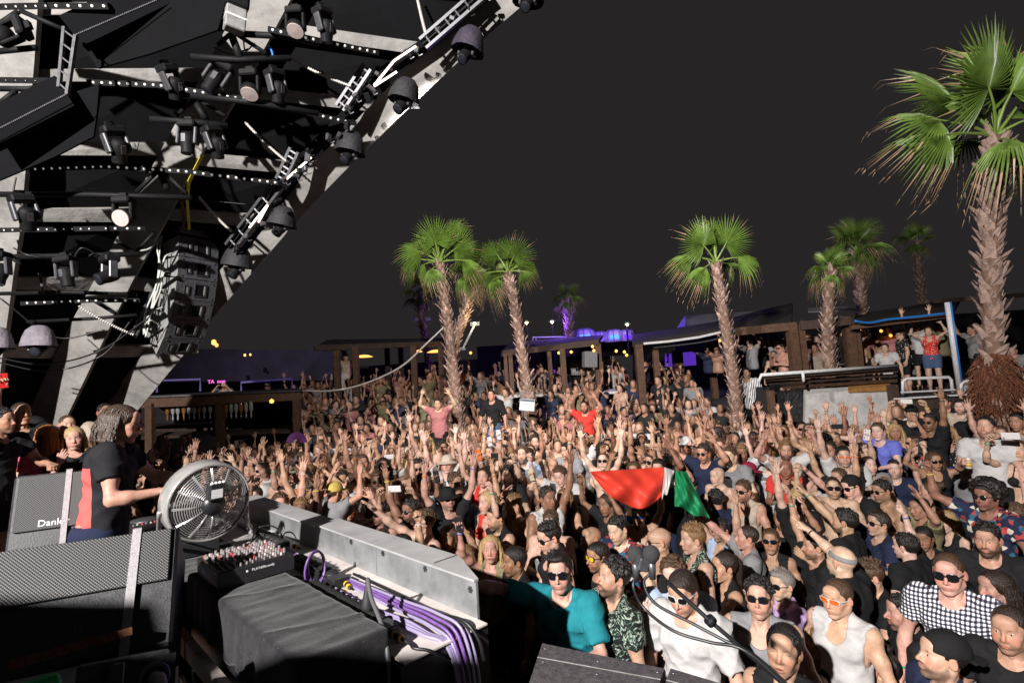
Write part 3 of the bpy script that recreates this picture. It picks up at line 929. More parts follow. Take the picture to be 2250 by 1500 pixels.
# ---- black pipes and braces of the lighting rig, each a pipe of its own
def pipe(pts, r_, label, m=M_BLACKM, name='rig_pipe', cat='pipe', group='black rig pipes'):
 P3 = [PD(*p) for p in pts]
 b = MB(); b.tube([p - P3[0] for p in P3], r_, 8)
 return tag(b.obj(name, m, loc=P3[0], smooth=True), label, cat, group)
for i, (pts, r_, lab) in enumerate([
 ([(-20, 427, 5.3), (200, 428, 5.35), (420, 434, 5.5)], .03, 'black rig pipe under the dotted batten at the yellow strap'),
 ([(-20, 565, 5.6), (150, 562, 5.7), (305, 558, 5.9)], .03, 'black rig pipe above the two moving heads left of the speaker array'),
 ([(0, 645, 5.7), (150, 642, 5.8), (300, 647, 6.0)], .022, 'black rig pipe just over the lowest dotted batten'),
 ([(60, 707, 6.0), (200, 700, 6.1), (300, 692, 6.2)], .02, 'black rig pipe above the lamp with the grey rain cover'),
 ([(330, 262, 5.1), (420, 268, 5.2), (500, 276, 5.3)], .03, 'black rig pipe carrying the two lamps at the centre of the ceiling'),
 ([(420, 125, 5.0), (520, 132, 5.1), (640, 128, 5.2)], .03, 'black rig pipe carrying the lamps with round pale faces'),
 ([(530, 75, 5.0), (620, 80, 5.1), (700, 95, 5.2)], .03, 'black rig pipe just below the square grey lamp housing'),
 ([(420, 210, 5.1), (560, 226, 5.2), (700, 250, 5.4)], .03, 'black rig pipe along the long dotted batten'),
 ([(-20, 195, 4.7), (60, 196, 4.7), (120, 190, 4.8)], .025, 'black rig pipe at the left edge under the dotted batten'),
 ([(-20, 115, 4.6), (80, 105, 4.6)], .025, 'black rig pipe at the left edge by the oval lamp'),
 ([(-10, 60, 4.6), (40, 26, 4.6)], .022, 'short black brace in the top left corner'),
 ([(45, 24, 4.6), (150, 70, 4.7)], .022, 'black brace running down from the top left corner'),
 ([(-10, 235, 4.7), (35, 200, 4.7)], .022, 'short black brace at the left edge below the pipes'),
 ([(345, 378, 5.5), (300, 422, 5.5)], .022, 'black brace left of the yellow strap'),
 ([(352, 378, 5.5), (368, 416, 5.5)], .035, 'thick short black brace above the yellow strap'),
 ([(360, 378, 5.5), (410, 425, 5.5)], .022, 'black brace crossing behind the yellow strap'),
 ([(425, 220, 5.3), (393, 250, 5.3)], .02, 'black brace left of the central pipe'),
 ([(428, 222, 5.3), (452, 262, 5.3)], .035, 'thick short black brace over the two central lamps'),
 ([(440, 222, 5.3), (495, 255, 5.3)], .02, 'black brace right of the two central lamps'),
 ([(505, 76, 5.1), (478, 100, 5.1)], .02, 'black brace left below the square grey lamp housing'),
 ([(508, 76, 5.1), (528, 128, 5.1)], .038, 'thick black brace below the square grey lamp housing'),
 ([(520, 76, 5.1), (585, 118, 5.1)], .02, 'black brace right below the square grey lamp housing'),
 ([(255, 527, 6.0), (292, 553, 6.0)], .02, 'black brace left of the top of the speaker array'),
 ([(340, 510, 6.1), (300, 553, 6.1)], .02, 'black brace touching the top of the speaker array'),
 ([(205, 660, 6.2), (255, 690, 6.2)], .02, 'black brace below the lowest dotted batten'),
 ([(0, 550, 5.5), (45, 580, 5.5)], .02, 'black brace at the left edge beside the hanging cables'),
]):
 pipe(pts, r_, lab)

# ---- black angular box frame at far left
hx = thing('angular_frame', PD(150, 205, 4.7), 'black angular box frame with dotted edge and ladder bracket at left', 'frame')
def rel(o, p): return Vector(p) - o.location
b = MB(); b.bar(rel(hx, PD(-40, 300, 4.6)), rel(hx, PD(150, 205, 4.7)), .10, .30, up=UP); b.obj('frame_beam', M_FLATK, hx)
b = MB(); b.bar(rel(hx, PD(162, 75, 4.7)), rel(hx, PD(370, -25, 4.9)), .10, .30, up=UP); b.obj('frame_beam', M_FLATK, hx)
for (pa, pb) in (((-30, 298, 4.48), (150, 206, 4.58)), ((165, 78, 4.58), (352, -2, 4.75))):
 b = MB(); A, B_ = PD(*pa), PD(*pb)
 for k in range(46):
  p = A.lerp(B_, k / 45.0); b.box((-.006, -.006, -.006), (.006, .006, .006), Matrix.Translation(rel(hx, p)))
 tag(b.obj('dotted_edge', M_GREYM, hx), kind='stuff')
b = MB()
for (xa, ya, xb, yb) in ((142, 60, 130, 192), (167, 78, 148, 208)):
 b.bar(rel(hx, PD(xa, ya, 4.5)), rel(hx, PD(xb, yb, 4.5)), .025, .03, up=FW)
for k in range(5):
 f = .06 + .22 * k
 b.bar(rel(hx, PD(142 - 12 * f, 60 + 132 * f, 4.5)), rel(hx, PD(167 - 19 * f, 78 + 130 * f, 4.5)), .012, .02, up=FW)
b.obj('ladder_bracket', M_GREYM, hx)
for poly in ([(165, 78), (360, -14), (500, -14), (478, 66), (330, 118), (215, 150)], [(150, 207), (-30, 302), (-30, 408), (118, 345), (205, 300), (222, 184)]):
 P_ = [rel(hx, PD(x, y, 4.86)) for x, y in poly]; n_ = len(P_); b = MB()
 b.add(P_ + [p + FW * .02 for p in P_], [tuple(range(n_)), tuple(range(2 * n_ - 1, n_ - 1, -1))] + [((i + 1) % n_, i, n_ + i, n_ + (i + 1) % n_) for i in range(n_)]); b.obj('black_drape', M_DARKFAB, hx)

# ---- zig-zag LED truss along the front edge of the canopy
def bracket(pa, pb, wpx, label, rungs=6):
 A, B_ = PD(*pa), PD(*pb)
 t = thing('truss_bracket', A, label, 'bracket', 'grey ladder brackets along the canopy edge')
 side = (B_ - A).cross(FW).normalized() * (wpx / FPX * pa[2])
 b = MB()
 for s_ in (-.5, .5):
  b.bar(side * s_, B_ - A + side * s_, .030, .05, up=FW)
 b.obj('rail', M_GREYM, t)
 for k in range(rungs):
  p = (B_ - A) * ((k + .5) / rungs)
  r_ = MB(); r_.bar(p - side * .5 - FW * .01, p + side * .5 - FW * .01, .016, .02, up=FW); r_.obj('rung', M_GREYM, t)
 pl = MB(); pl.bar(FW * .03, B_ - A + FW * .03, side.length * .8, .01, up=FW.cross((B_ - A))); pl.obj('back_plate', M_BLACKM, t)
bracket((505, 545, 6.3), (612, 405, 6.0), 22, 'lowest grey ladder bracket on the canopy edge, beside the speaker array')
bracket((617, 398, 6.0), (648, 330, 5.9), 20, 'short grey ladder bracket on the canopy edge below the second chain')
bracket((748, 238, 5.7), (808, 148, 5.6), 20, 'grey ladder bracket on the canopy edge where the third chain ends')
bracket((930, 98, 5.4), (1060, -15, 5.3), 24, 'uppermost grey ladder bracket on the canopy edge by the top of the picture')
def truss_beam(pts, label):
 t = [PD(*p) for p in pts]; b = MB()
 for i in range(len(t) - 1): b.bar(t[i] - t[0], t[i + 1] - t[0], .08, .12, up=FW)
 return tag(b.obj('edge_beam', M_FLATK, loc=t[0]), label, 'beam')
truss_beam([(520, 560, 6.45), (640, 400, 6.15), (672, 345, 6.05), (770, 245, 5.85), (830, 170, 5.75), (940, 95, 5.6), (1075, -20, 5.4)], 'black angular beam following the white front edge of the canopy')
for pts, lab in (([(822, 188, 5.45), (866, 134, 5.42), (914, 102, 5.4)], 'glowing bent LED strip at the upper canopy edge'),
     ([(822, 190, 5.45), (872, 158, 5.43)], 'short glowing LED strip below the bent one at the canopy edge'),
     ([(624, 398, 5.85), (684, 346, 5.8)], 'straight glowing LED strip midway down the canopy edge'),
     ([(548, 500, 6.1), (588, 450, 6.0)], 'dim glowing LED strip right of the speaker array top'),
     ([(568, 488, 6.1), (588, 452, 6.0)], 'smallest glowing LED strip right of the speaker array top')):
 b = MB(); q = [PD(*p) for p in pts]; b.tube([p - q[0] for p in q], .011, 6)
 tag(b.obj('led_strip', M_NEON, loc=q[0]), lab, 'light strip', 'lit LED strips on the canopy edge')
# small clutter along the truss: clamps
for k in range(26):
 f = k / 25.0
 xs = (525, 640, 672, 770, 830, 940, 1060); ys = (550, 395, 342, 242, 165, 92, -8)
 s_ = f * 6; i = min(5, int(s_)); q = s_ - i
 x = xs[i] + (xs[i + 1] - xs[i]) * q + rng.uniform(-14, 14); y = ys[i] + (ys[i + 1] - ys[i]) * q + rng.uniform(-10, 22)
 b = MB(); s1 = rng.uniform(.02, .05)
 b.box((-s1, -.03, -.02), (s1, .03, .02), Euler((rng.uniform(0, 3), rng.uniform(0, 3), rng.uniform(0, 3))).to_matrix().to_4x4(), 0, .006)
 b.tube([(0, 0, 0), (.02, .03, -.05), (.06, .02, -.04)], .008, 5)
 tag(b.obj('clamp', M_GREYM if k % 3 else M_BLACKM, loc=PD(x, y, 5.95 - .65 * f)), ORDW[k] + ' small metal clamp from the lower end of the canopy edge beam', 'clamp', 'clamps along the canopy edge beam')

# ---- chains
def chain(pa, pb, label, sag=.02):
 A, B_ = PD(*pa), PD(*pb); b = MB(); n = 26
 pts = []; rs = []
 for i in range(n * 2):
  f = i / (2 * n - 1)
  pts.append((B_ - A) * f - Vector((0, 0, 4 * sag * f * (1 - f)))); rs.append(.018 if i % 2 else .008)
 b.tube(pts, rs, 6)
 tag(b.obj('chain', M_ROPE, loc=A), label, 'chain', 'pale chains holding the canopy edge')
chain((437, 432, 6.3), (508, 508, 6.2), 'pale chain running down to the top of the speaker array')
chain((538, 268, 6.0), (630, 355, 5.85), 'pale chain reaching the short ladder bracket')
chain((640, 130, 5.8), (772, 190, 5.6), 'pale chain across the dark ceiling to the third ladder bracket')
chain((915, -12, 5.6), (936, 76, 5.4), 'pale chain hanging from the top edge of the picture')
chain((172, 672, 6.0), (293, 735, 6.3), 'pale chain sloping to the back of the speaker array')

# ---- moving-head lamps
def moving_head(px, py, dist, size, roll, tilt, label, lens='glass', hood=None, pan=0, disc=False):
 """hangs from a base; size = head length in m"""
 c = PD(px, py, dist)
 t = thing('moving_head_lamp', c, label, 'stage lamp', 'moving head lamps under the canopy')
 t.rotation_euler = (0, R(roll), R(pan))
 k = size / .30 * (.80 if hood is None else .78)
 b = MB(); b.box((-.13 * k, -.10 * k, .20 * k), (.13 * k, .10 * k, .30 * k), ch=.02 * k); b.box((-.05 * k, -.03 * k, .30 * k), (.05 * k, .03 * k, .36 * k)); b.obj('base', M_BLACKM, t)
 for sx in (-1, 1):
  b = MB(); b.box((sx * .125 * k - .022 * k, -.055 * k, -.04 * k), (sx * .125 * k + .022 * k, .055 * k, .21 * k), ch=.012 * k)
  b.obj('yoke_arm', M_GREYM if not disc else M_BLACKM, t)
 M = Euler((R(tilt), 0, 0)).to_matrix().to_4x4()
 b = MB()
 if disc:
  b.lathe([(0, .10 * k), (.07 * k, .095 * k), (.125 * k, .03 * k), (.135 * k, -.05 * k), (.128 * k, -.07 * k)], 20, M)
  h = b.obj('head', M_BLACKM, t, smooth=True)
  b = MB(); b.lathe([(.120 * k, -.068 * k), (.118 * k, -.080 * k), (0, -.086 * k)], 20, M); b.obj('lens', M_LENS, h)
 else:
  b.lathe([(0, .14 * k), (.07 * k, .13 * k), (.095 * k, .08 * k), (.098 * k, -.02 * k), (.085 * k, -.10 * k), (.090 * k, -.15 * k), (.088 * k, -.17 * k)], 16, M)
  h = b.obj('head', M_BLACKM, t, smooth=True)
  b = MB(); b.lathe([(.078 * k, -.168 * k), (.06 * k, -.180 * k), (0, -.186 * k)], 16, M); b.obj('lens', M_LENSD if lens == 'glass' else M_LENS, h)
  b = MB(); b.box((-.03 * k, -.102 * k, -.02 * k), (.03 * k, -.085 * k, .09 * k), M); b.obj('label_plate', M_GREYM, h)
 if hood:
  b = MB(); N = 18
  prof = [(.03, .40), (.10, .38), (.17, .30), (.21, .18), (.235, .08), (.245, .03)]
  vs = []; fs = []
  for j, (r_, z) in enumerate(prof):
   for i in range(N):
    a = 2 * math.pi * i / N; w_ = 1 + .05 * math.sin(3 * a + j) + .03 * math.sin(7 * a)
    vs.append((r_ * k * w_ * math.cos(a) * 1.05, r_ * k * w_ * math.sin(a) * 1.05, z * k))
  for j in range(len(prof) - 1):
   for i in range(N):
    i2 = (i + 1) % N; fs.append((j * N + i, j * N + i2, (j + 1) * N + i2, (j + 1) * N + i))
  fs.append(tuple(range(N - 1, -1, -1)))
  b.add(vs, fs)
  b.obj('rain_hood', hood, t, smooth=True)
 return t
M_HOODK = mat('black_rain_hood', (.022, .022, .026), .7, noise=(9, .4), bump=(26, .5, .02))
M_HOODP = mat('purple_grey_rain_hood', (.04, .032, .052), .7, noise=(9, .4), bump=(26, .5, .02))
moving_head(1026, 118, 5.4, .26, 20, -35, 'hooded moving head lamp highest on the canopy edge', hood=M_HOODP, pan=-25)
moving_head(886, 228, 5.6, .26, 18, -35, 'hooded moving head lamp second from the top on the canopy edge', hood=M_HOODK, pan=-25)
moving_head(768, 340, 5.8, .25, 15, -35, 'hooded moving head lamp third from the top on the canopy edge', hood=M_HOODK, pan=-25)
moving_head(618, 500, 6.2, .25, 15, -35, 'hooded moving head lamp right of the speaker array top', hood=M_HOODK, pan=-20)
moving_head(520, 590, 6.5, .28, 12, -30, 'hooded moving head lamp hanging behind the right side of the speaker array', hood=M_HOODK, pan=-20)
moving_head(1160, 5, 5.2, .24, 10, -30, 'hooded moving head lamp cut off by the top edge of the picture', hood=M_HOODK, pan=-20)
moving_head(86, 765, 5.6, .24, 0, -60, 'moving head lamp under a pale grey rain cover at left', hood=M_HOOD, pan=20)
moving_head(-10, 770, 5.4, .24, 0, -50, 'moving head lamp cut off by the left edge under a rain cover', hood=M_HOOD, pan=20)
moving_head(650, 62, 5.0, .24, 0, -22, 'round pale faced lamp below the top edge right of the grey housing', disc=True)
moving_head(550, 200, 5.1, .25, 0, -22, 'round pale faced lamp under the middle of the ceiling', disc=True)
moving_head(272, 478, 5.3, .26, 0, -65, 'round pale faced lamp facing forward left of the yellow strap', disc=True)
moving_head(718, 66, 5.1, .25, -18, 25, 'silver moving head lamp right of the top round faced lamp', pan=60)
moving_head(612, 200, 5.2, .25, -15, 25, 'silver moving head lamp right of the middle round faced lamp', pan=60)
moving_head(470, 178, 5.1, .27, 28, 0, 'dark moving head lamp tilted left in the middle of the ceiling', pan=20)
moving_head(385, 192, 5.1, .25, -30, 30, 'silver moving head lamp at the left end of the central group', pan=70)
moving_head(412, 312, 5.2, .26, 4, 8, 'black can shaped lamp above the yellow strap')
moving_head(478, 322, 5.3, .25, -22, 30, 'silver moving head lamp right of the black can lamp', pan=60)
moving_head(262, 330, 5.0, .27, -20, 35, 'dark moving head lamp on the left below the long batten', pan=60)
moving_head(60, 478, 5.1, .27, -15, 30, 'dark moving head lamp near the left edge level with the forward facing disc', pan=60)
moving_head(146, 606, 5.5, .26, -6, 6, 'black can shaped lamp hanging left of the speaker array')
moving_head(240, 606, 5.6, .27, 0, -62, 'moving head lamp with a ringed glass lens left of the speaker array', pan=-30)
moving_head(0, 600, 5.2, .26, -5, -20, 'moving head lamp cut by the left edge near the hanging cables')
moving_head(8, 78, 4.4, .25, 70, 0, 'oval grey lamp on its side at the left edge', disc=True)
# square grey housing
t = thing('lamp_housing', PD(516, 45, 4.9), 'square pale grey lamp housing with bright band at the top of the picture', 'stage lamp')
b = MB(); b.box((-.085, -.08, -.10), (.085, .08, .10), Euler((R(12), R(4), R(38))).to_matrix().to_4x4(), 0, .01); b.obj('housing', M_CABSIDE, t)
b = MB(); b.box((-.087, -.082, .005), (.087, .082, .018), Euler((R(12), R(4), R(38))).to_matrix().to_4x4()); b.obj('bright_band', M_LEDDOT, t)
b = MB(); b.box((-.10, -.09, .10), (.10, .09, .24), Euler((R(12), R(4), R(38))).to_matrix().to_4x4(), 0, .02); b.obj('yoke', M_BLACKM, t)

# ---- hanging cables of the rig
def cable(pts, r_, label, m, name='cable', group=None, n=40, d3=None):
 P3 = [PD(*p) for p in pts] if d3 is None else [Vector(p) for p in d3]
 b = MB(); q = curve_pts([p - P3[0] for p in P3], n); b.tube(q, r_, 6)
 return tag(b.obj(name, m, loc=P3[0], smooth=True), label, 'cable', group)
cable([(585, 108, 5.2), (592, 104, 5.2), (598, 115, 5.2), (600, 128, 5.2)], .012, 'bright blue cable loop near the middle round faced lamp', M_BLUEC)
for k, pts in enumerate([[(470, 105, 5.3), (510, 118, 5.3), (545, 108, 5.3)], [(535, 90, 5.3), (540, 112, 5.3), (560, 95, 5.3)], [(295, 315, 5.1), (300, 328, 5.1), (305, 312, 5.1)], [(0, 655, 5.7), (120, 740, 6.0), (230, 725, 6.2)], [(30, 545, 5.6), (60, 560, 5.6), (110, 570, 5.7)], [(90, 600, 5.7), (95, 645, 5.7), (85, 600, 5.7)], [(-10, 785, 6.0), (100, 800, 6.0), (220, 770, 6.2), (330, 695, 6.3)], [(-10, 795, 6.0), (110, 815, 6.0), (225, 780, 6.2), (290, 700, 6.3)], [(430, 440, 6.3), (500, 445, 6.3), (565, 452, 6.3)], [(35, 390, 5.3), (30, 430, 5.3), (50, 455, 5.3)], [(160, 570, 5.6), (180, 545, 5.6), (215, 560, 5.7)]]):
 cable(pts, .008, ['thin black cable dangling by the square lamp housing', 'small black cable loop by the square lamp housing', 'small black cable loop left of the central lamps', 'black cable drooping at left above the rain covered lamp', 'black cable at the left edge by the rig pipe', 'black cable loop beside the can shaped lamp', 'long black cable drooping under the lowest cross band', 'second long black cable drooping under the lowest cross band', 'thin dark cable stretched right of the yellow strap', 'thin black cable at the left edge below the angular frame', 'black cable hump over the can shaped lamp'][k], M_CABK, group='loose black rig cables')

# ---- line array
yA = PD(405, 448, 5.9)
t = thing('yellow_strap', yA, 'yellow lifting strap hanging above the speaker array', 'strap')
b = MB(); q = [PD(445, 340, 5.7), PD(415, 400, 5.8), PD(411, 440, 6.1), PD(416, 504, 6.5)]
for i in range(3): b.bar(q[i] - yA, q[i + 1] - yA, .05 if i == 0 else .035, .006, up=FW.cross(q[i + 1] - q[i]))
b.obj('strap_web', M_YELLOW, t)
b = MB(); b.tube([PD(398, 440, 6.2) - yA, PD(405, 470, 6.4) - yA, PD(402, 505, 6.5) - yA], .02, 6); b.obj('rusty_shackle', mat('rusty_iron', (.16, .05, .025), .8, noise=(40, .5)), t)
LW = Vector((.50, .866, 0)); LN = Vector((.866, -.50, 0)); DLA = 6.75
t = thing('line_array', PD(437, 525, DLA), 'curved hanging array of six black loudspeaker cabinets with pale sides', 'loudspeakers')
top = t.location
M_MESHK = mat('black_speaker_front', (.065, .067, .076), .5, noise=(30, .6), bump=(200, .6, .006))
W_, H_, D_ = .50, .268, .38
pos = Vector((0, 0, 0)); ang = R(2)
for i in range(6):
 ang = R((0, 7, 15, 24, 33, 42)[i])
 n_ = (LN * math.cos(ang) - Vector((0, 0, 1)) * math.sin(ang)); u_ = LW.cross(n_) * -1
 u_ = n_.cross(LW); u_ = u_ if u_.z > 0 else -u_
 # local axes: x=W, y=-n (backwards), z=u
 M = Matrix(((LW.x, -n_.x, u_.x, pos.x), (LW.y, -n_.y, u_.y, pos.y), (LW.z, -n_.z, u_.z, pos.z), (0, 0, 0, 1)))
 b = MB()
 h = H_ - .008
 f_ = [(-W_ / 2, -h), (W_ / 2, -h), (W_ / 2, 0), (-W_ / 2, 0)]; r_ = [(-W_ / 2, -h * .82), (W_ / 2, -h * .82), (W_ / 2, -h * .14), (-W_ / 2, -h * .14)]
 vs = [(x, 0, z) for x, z in f_] + [(x, D_, z) for x, z in r_]
 b.add([M @ Vector(v) for v in vs], [(0, 1, 2, 3)], 0)
 b.add([M @ Vector(v) for v in vs], [(7, 6, 5, 4), (1, 0, 4, 5), (2, 1, 5, 6), (3, 2, 6, 7), (0, 3, 7, 4)], 1)
 cb = b.obj('cabinet', [M_MESHK, M_CABSIDE], t)
 for (x0, x1, z0, z1) in ((-.145, -.105, -.19, -.09), (-.02, .11, -.20, -.06)):       # horn openings
  b = MB()
  for (a0, a1, c0, c1) in ((x0 - .012, x1 + .012, z1, z1 + .012), (x0 - .012, x1 + .012, z0 - .012, z0), (x0 - .012, x0, z0, z1), (x1, x1 + .012, z0, z1)):
   b.box((a0, -.016, c0), (a1, .0, c1), M)
  b.box((x0, -.006, z0), (x1, -.002, z1), M, 1)
  b.box((x1 - .02, -.014, z0 + .012), (x1 - .006, -.004, z1 - .012), M, 2)
  b.obj('horn_opening', [M_CAB, M_DARKFAB, M_CABSIDE], cb)
 b = MB()
 for (x, z) in ((-.2, -.03), (.2, -.03), (-.2, -.23), (.2, -.23)):
  b.lathe([(.011, 0), (.011, .008), (0, .010)], 8, M @ Matrix.Translation((x, -.001, z)) @ Euler((R(90), 0, 0)).to_matrix().to_4x4())
 tag(b.obj('bolts', M_GREYM, cb), kind='stuff')
 pos = pos - u_ * H_ + n_ * (-.004)
b = MB(); Mt = Matrix(((LW.x, -LN.x, 0, 0), (LW.y, -LN.y, 0, 0), (0, 0, 1, 0), (0, 0, 0, 1)))
b.box((-.25, -.03, .03), (.25, .02, .10), Mt); b.box((-.25, .0, .05), (-.19, .42, .09), Mt); b.box((.19, .0, .05), (.25, .42, .09), Mt)
b.obj('flying_frame', M_GREYM, t)
b = MB(); q = [PD(335, 640, 6.6) - top, PD(290, 735, 6.5) - top]; b.tube(q, .018, 6); q = [PD(345, 650, 6.6) - top, PD(297, 742, 6.5) - top]; b.tube(q, .014, 6)
b.obj('pull_back_bar', M_GREYM, t)
cabs = [[(357, 518, 6.6), (345, 540, 6.5), (352, 590, 6.5), (340, 640, 6.5), (325, 720, 6.5), (320, 742, 6.5)], [(355, 520, 6.6), (350, 560, 6.5), (345, 620, 6.5), (318, 690, 6.5), (316, 735, 6.5)], [(378, 556, 6.6), (362, 566, 6.5), (356, 600, 6.5), (340, 660, 6.5)], [(374, 596, 6.6), (360, 600, 6.5), (352, 640, 6.5), (330, 690, 6.5)], [(367, 637, 6.6), (345, 640, 6.5), (338, 668, 6.5), (325, 700, 6.5)], [(357, 675, 6.6), (335, 685, 6.5), (318, 706, 6.5)], [(344, 710, 6.6), (330, 704, 6.5), (318, 716, 6.5), (322, 742, 6.5)], [(356, 516, 6.6), (330, 545, 6.4), (300, 552, 6.3)]]
for k, pts in enumerate(cabs):
 P3 = [PD(*p) - top for p in pts]; b = MB(); b.tube(curve_pts(P3, 30), .010, 6)
 b.obj('pale_cable', M_PALEC, t, smooth=True)
# ================================================================== DJ booth
RZB = math.atan2(BV.y, BV.x)
BK = Matrix.Rotation(RZB, 4, 'Z')        # local x = towards the crowd, y = along the desk (far), z up
def LK(p):                               # world -> booth local
 return BK.inverted() @ Vector(p)
def bthing(name, x, y, z, label, cat, group=None):
 return thing(name, None, label, cat, group, M=BK @ Matrix.Translation((x, y, z)))

M_CLOTHK = mat('black_molton', (.018, .018, .021), .95, noise=(22, .5), bump=(160, .5, .006), spec=.1)
def _lint():
 N, L, b = nodes_of(M_CLOTHK); src = b.inputs['Base Color'].links[0].from_socket
 tc = N.new('ShaderNodeTexCoord'); v = N.new('ShaderNodeTexVoronoi'); v.inputs['Scale'].default_value = 55; L.new(tc.outputs['Object'], v.inputs['Vector'])
 lt = N.new('ShaderNodeMath'); lt.operation = 'LESS_THAN'; lt.inputs[1].default_value = .055; L.new(v.outputs['Distance'], lt.inputs[0])
 x = N.new('ShaderNodeMix'); x.data_type = 'RGBA'; L.new(lt.outputs[0], x.inputs[0]); L.new(src, x.inputs[6]); x.inputs[7].default_value = (.45, .42, .42, 1)
 L.new(x.outputs[2], b.inputs['Base Color'])
 b.inputs['Sheen Weight'].default_value = .15
_lint()
M_GALV = mat('galvanised_steel', (.36, .37, .38), .48, metal=.55, noise=(5, .35), bump=(18, .15, .01))
M_GALVT = mat('galvanised_flange', (.52, .52, .52), .5, metal=.3, noise=(4, .2))
M_WHITEP = mat('scuffed_white_board', (.66, .61, .58), .6, noise=(3.5, .3), bump=(30, .2, .01))
M_WOODW = mat('worn_whitewashed_board', (.42, .37, .34), .8, noise=(7, .5), bump=(40, .5, .01))
M_WOODO = mat('bare_wood_board', (.30, .15, .07), .75, noise=(9, .4), bump=(40, .4, .01))
M_PURPLE = mat('purple_cable', (.17, .085, .29), .4, noise=(30, .3))
M_PALEP = mat('pale_lilac_cable', (.27, .23, .37), .4)
M_PLUGY = mat('yellow_plug_band', (.75, .42, .02), .5)
M_RUBBER = mat('black_rubber', (.02, .02, .021), .6, noise=(30, .3))
M_GEAR = mat('black_gear_metal', (.018, .018, .020), .4, noise=(60, .35))
M_KNOB = mat('grey_knob', (.22, .20, .20), .45)
M_KNOBP = mat('pale_knob', (.55, .40, .40), .45)
M_KNOBR = mat('red_knob', (.5, .05, .05), .45)
M_STICK = mat('blue_sticker', (.05, .30, .62), .5)
M_PRINTW = mat('white_print', (.75, .75, .75), .6)

def cloth_block(name, label, x0, x1, y0, y1, ztop, zl, zr, zn, seed, group=None):
 """draped black cloth over a case: field of a rounded box with folds and an uneven hem"""
 t = bthing(name, 0, 0, 0, label, 'table cloth', group)
 s = SDF((x0 - .10, y0 - .10, min(zl, zr, zn) - .03), (x1 + .10, y1 + .10, ztop + .05), .013)
 X, Y, Z = s.full()
 cx, cy = (x0 + x1) / 2, (y0 + y1) / 2; hx_, hy_ = (x1 - x0) / 2, (y1 - y0) / 2
 r_ = .014
 qx = np.abs(X - cx) - hx_ + r_ - .03 * np.clip(ztop - Z, 0, 1); qy = np.abs(Y - cy) - hy_ + r_ - .05 * np.clip(ztop - Z, 0, 1); qz = np.abs(Z - (ztop - .6)) - .6 + r_
 D = np.sqrt(np.maximum(qx, 0) ** 2 + np.maximum(qy, 0) ** 2 + np.maximum(qz, 0) ** 2) + np.minimum(np.maximum(qx, np.maximum(qy, qz)), 0) - r_
 side = np.clip((ztop - Z) / .2, 0, 1)
 D = D + side * .006 * np.sin(Y * 34 + 2 * np.sin(Y * 9 + seed) + X * 22) + .003 * wob(X, Y, Z, 13, seed) + -.006 * np.exp(-((np.sin(Y * 5.3 + X * 2.2 + seed)) / .07) ** 2) * (1 - side) + .0035 * wob(X * .6, Y * 2.2, Z, 24, seed + 3) * (1 - side)
 hem = np.where(X < x0 + .06, zl, np.where(X > x1 - .06, zr, zn)) + .008 * np.sin(Y * 23 + seed) + .006 * np.sin(X * 31)
 D = np.maximum(D, hem - Z)
 s.D = D.astype(np.float32)
 V, F = s.mesh()
 link('cloth', rawmesh('cloth', V, F, [M_CLOTHK], None, True), t)
 return t
cloth_block('draped_cloth', 'black felt cloth with lint draped over the near desk case', .80, 1.19, 2.06, 3.66, 1.85, 1.60, 1.72, 1.12, 1.0)
cloth_block('draped_cloth', 'rumpled black cloth under the fan on the far desk', .70, 1.24, 3.69, 5.3, 1.79, 1.56, 1.72, 1.60, 4.0)

t = bthing('booth_desk', .7, 2, SZ, 'long booth desk with whitewashed edge boards under the black cloth', 'desk')
def lb(b, lo, hi, **k):          # box in booth coordinates, relative to t
 o = Vector((.7, 2, SZ)); return b.box(Vector(lo) - o, Vector(hi) - o, **k)
b = MB(); lb(b, (.80, 2.12, SZ + .1), (1.15, 3.6, 1.80)); lb(b, (.76, 3.72, SZ + .1), (1.2, 5.2, 1.74)); b.obj('case', M_GEAR, t)
for i, (y0, y1, m) in enumerate(((1.45, 3.34, M_WOODW), (3.345, 3.60, M_WOODO), (3.605, 5.2, M_WOODW))):
 b = MB(); lb(b, (.715 - .004 * i, y0, 1.50), (.755, y1, 1.59 + .003 * i)); b.obj('edge_board', m, t)
b = MB(); lb(b, (.76, 1.55, 1.50), (1.18, 2.10, 1.53)); b.obj('shelf_board', M_GEAR, t)
for y in (1.7, 3.0, 4.3):
 b = MB(); lb(b, (.74, y, SZ), (.79, y + .05, 1.50)); b.obj('leg', M_GREYM, t)
b = MB(); lb(b, (1.19, 1.98, 1.45), (1.665, 5.6, 1.715)); b.obj('front_box', M_GEAR, t)

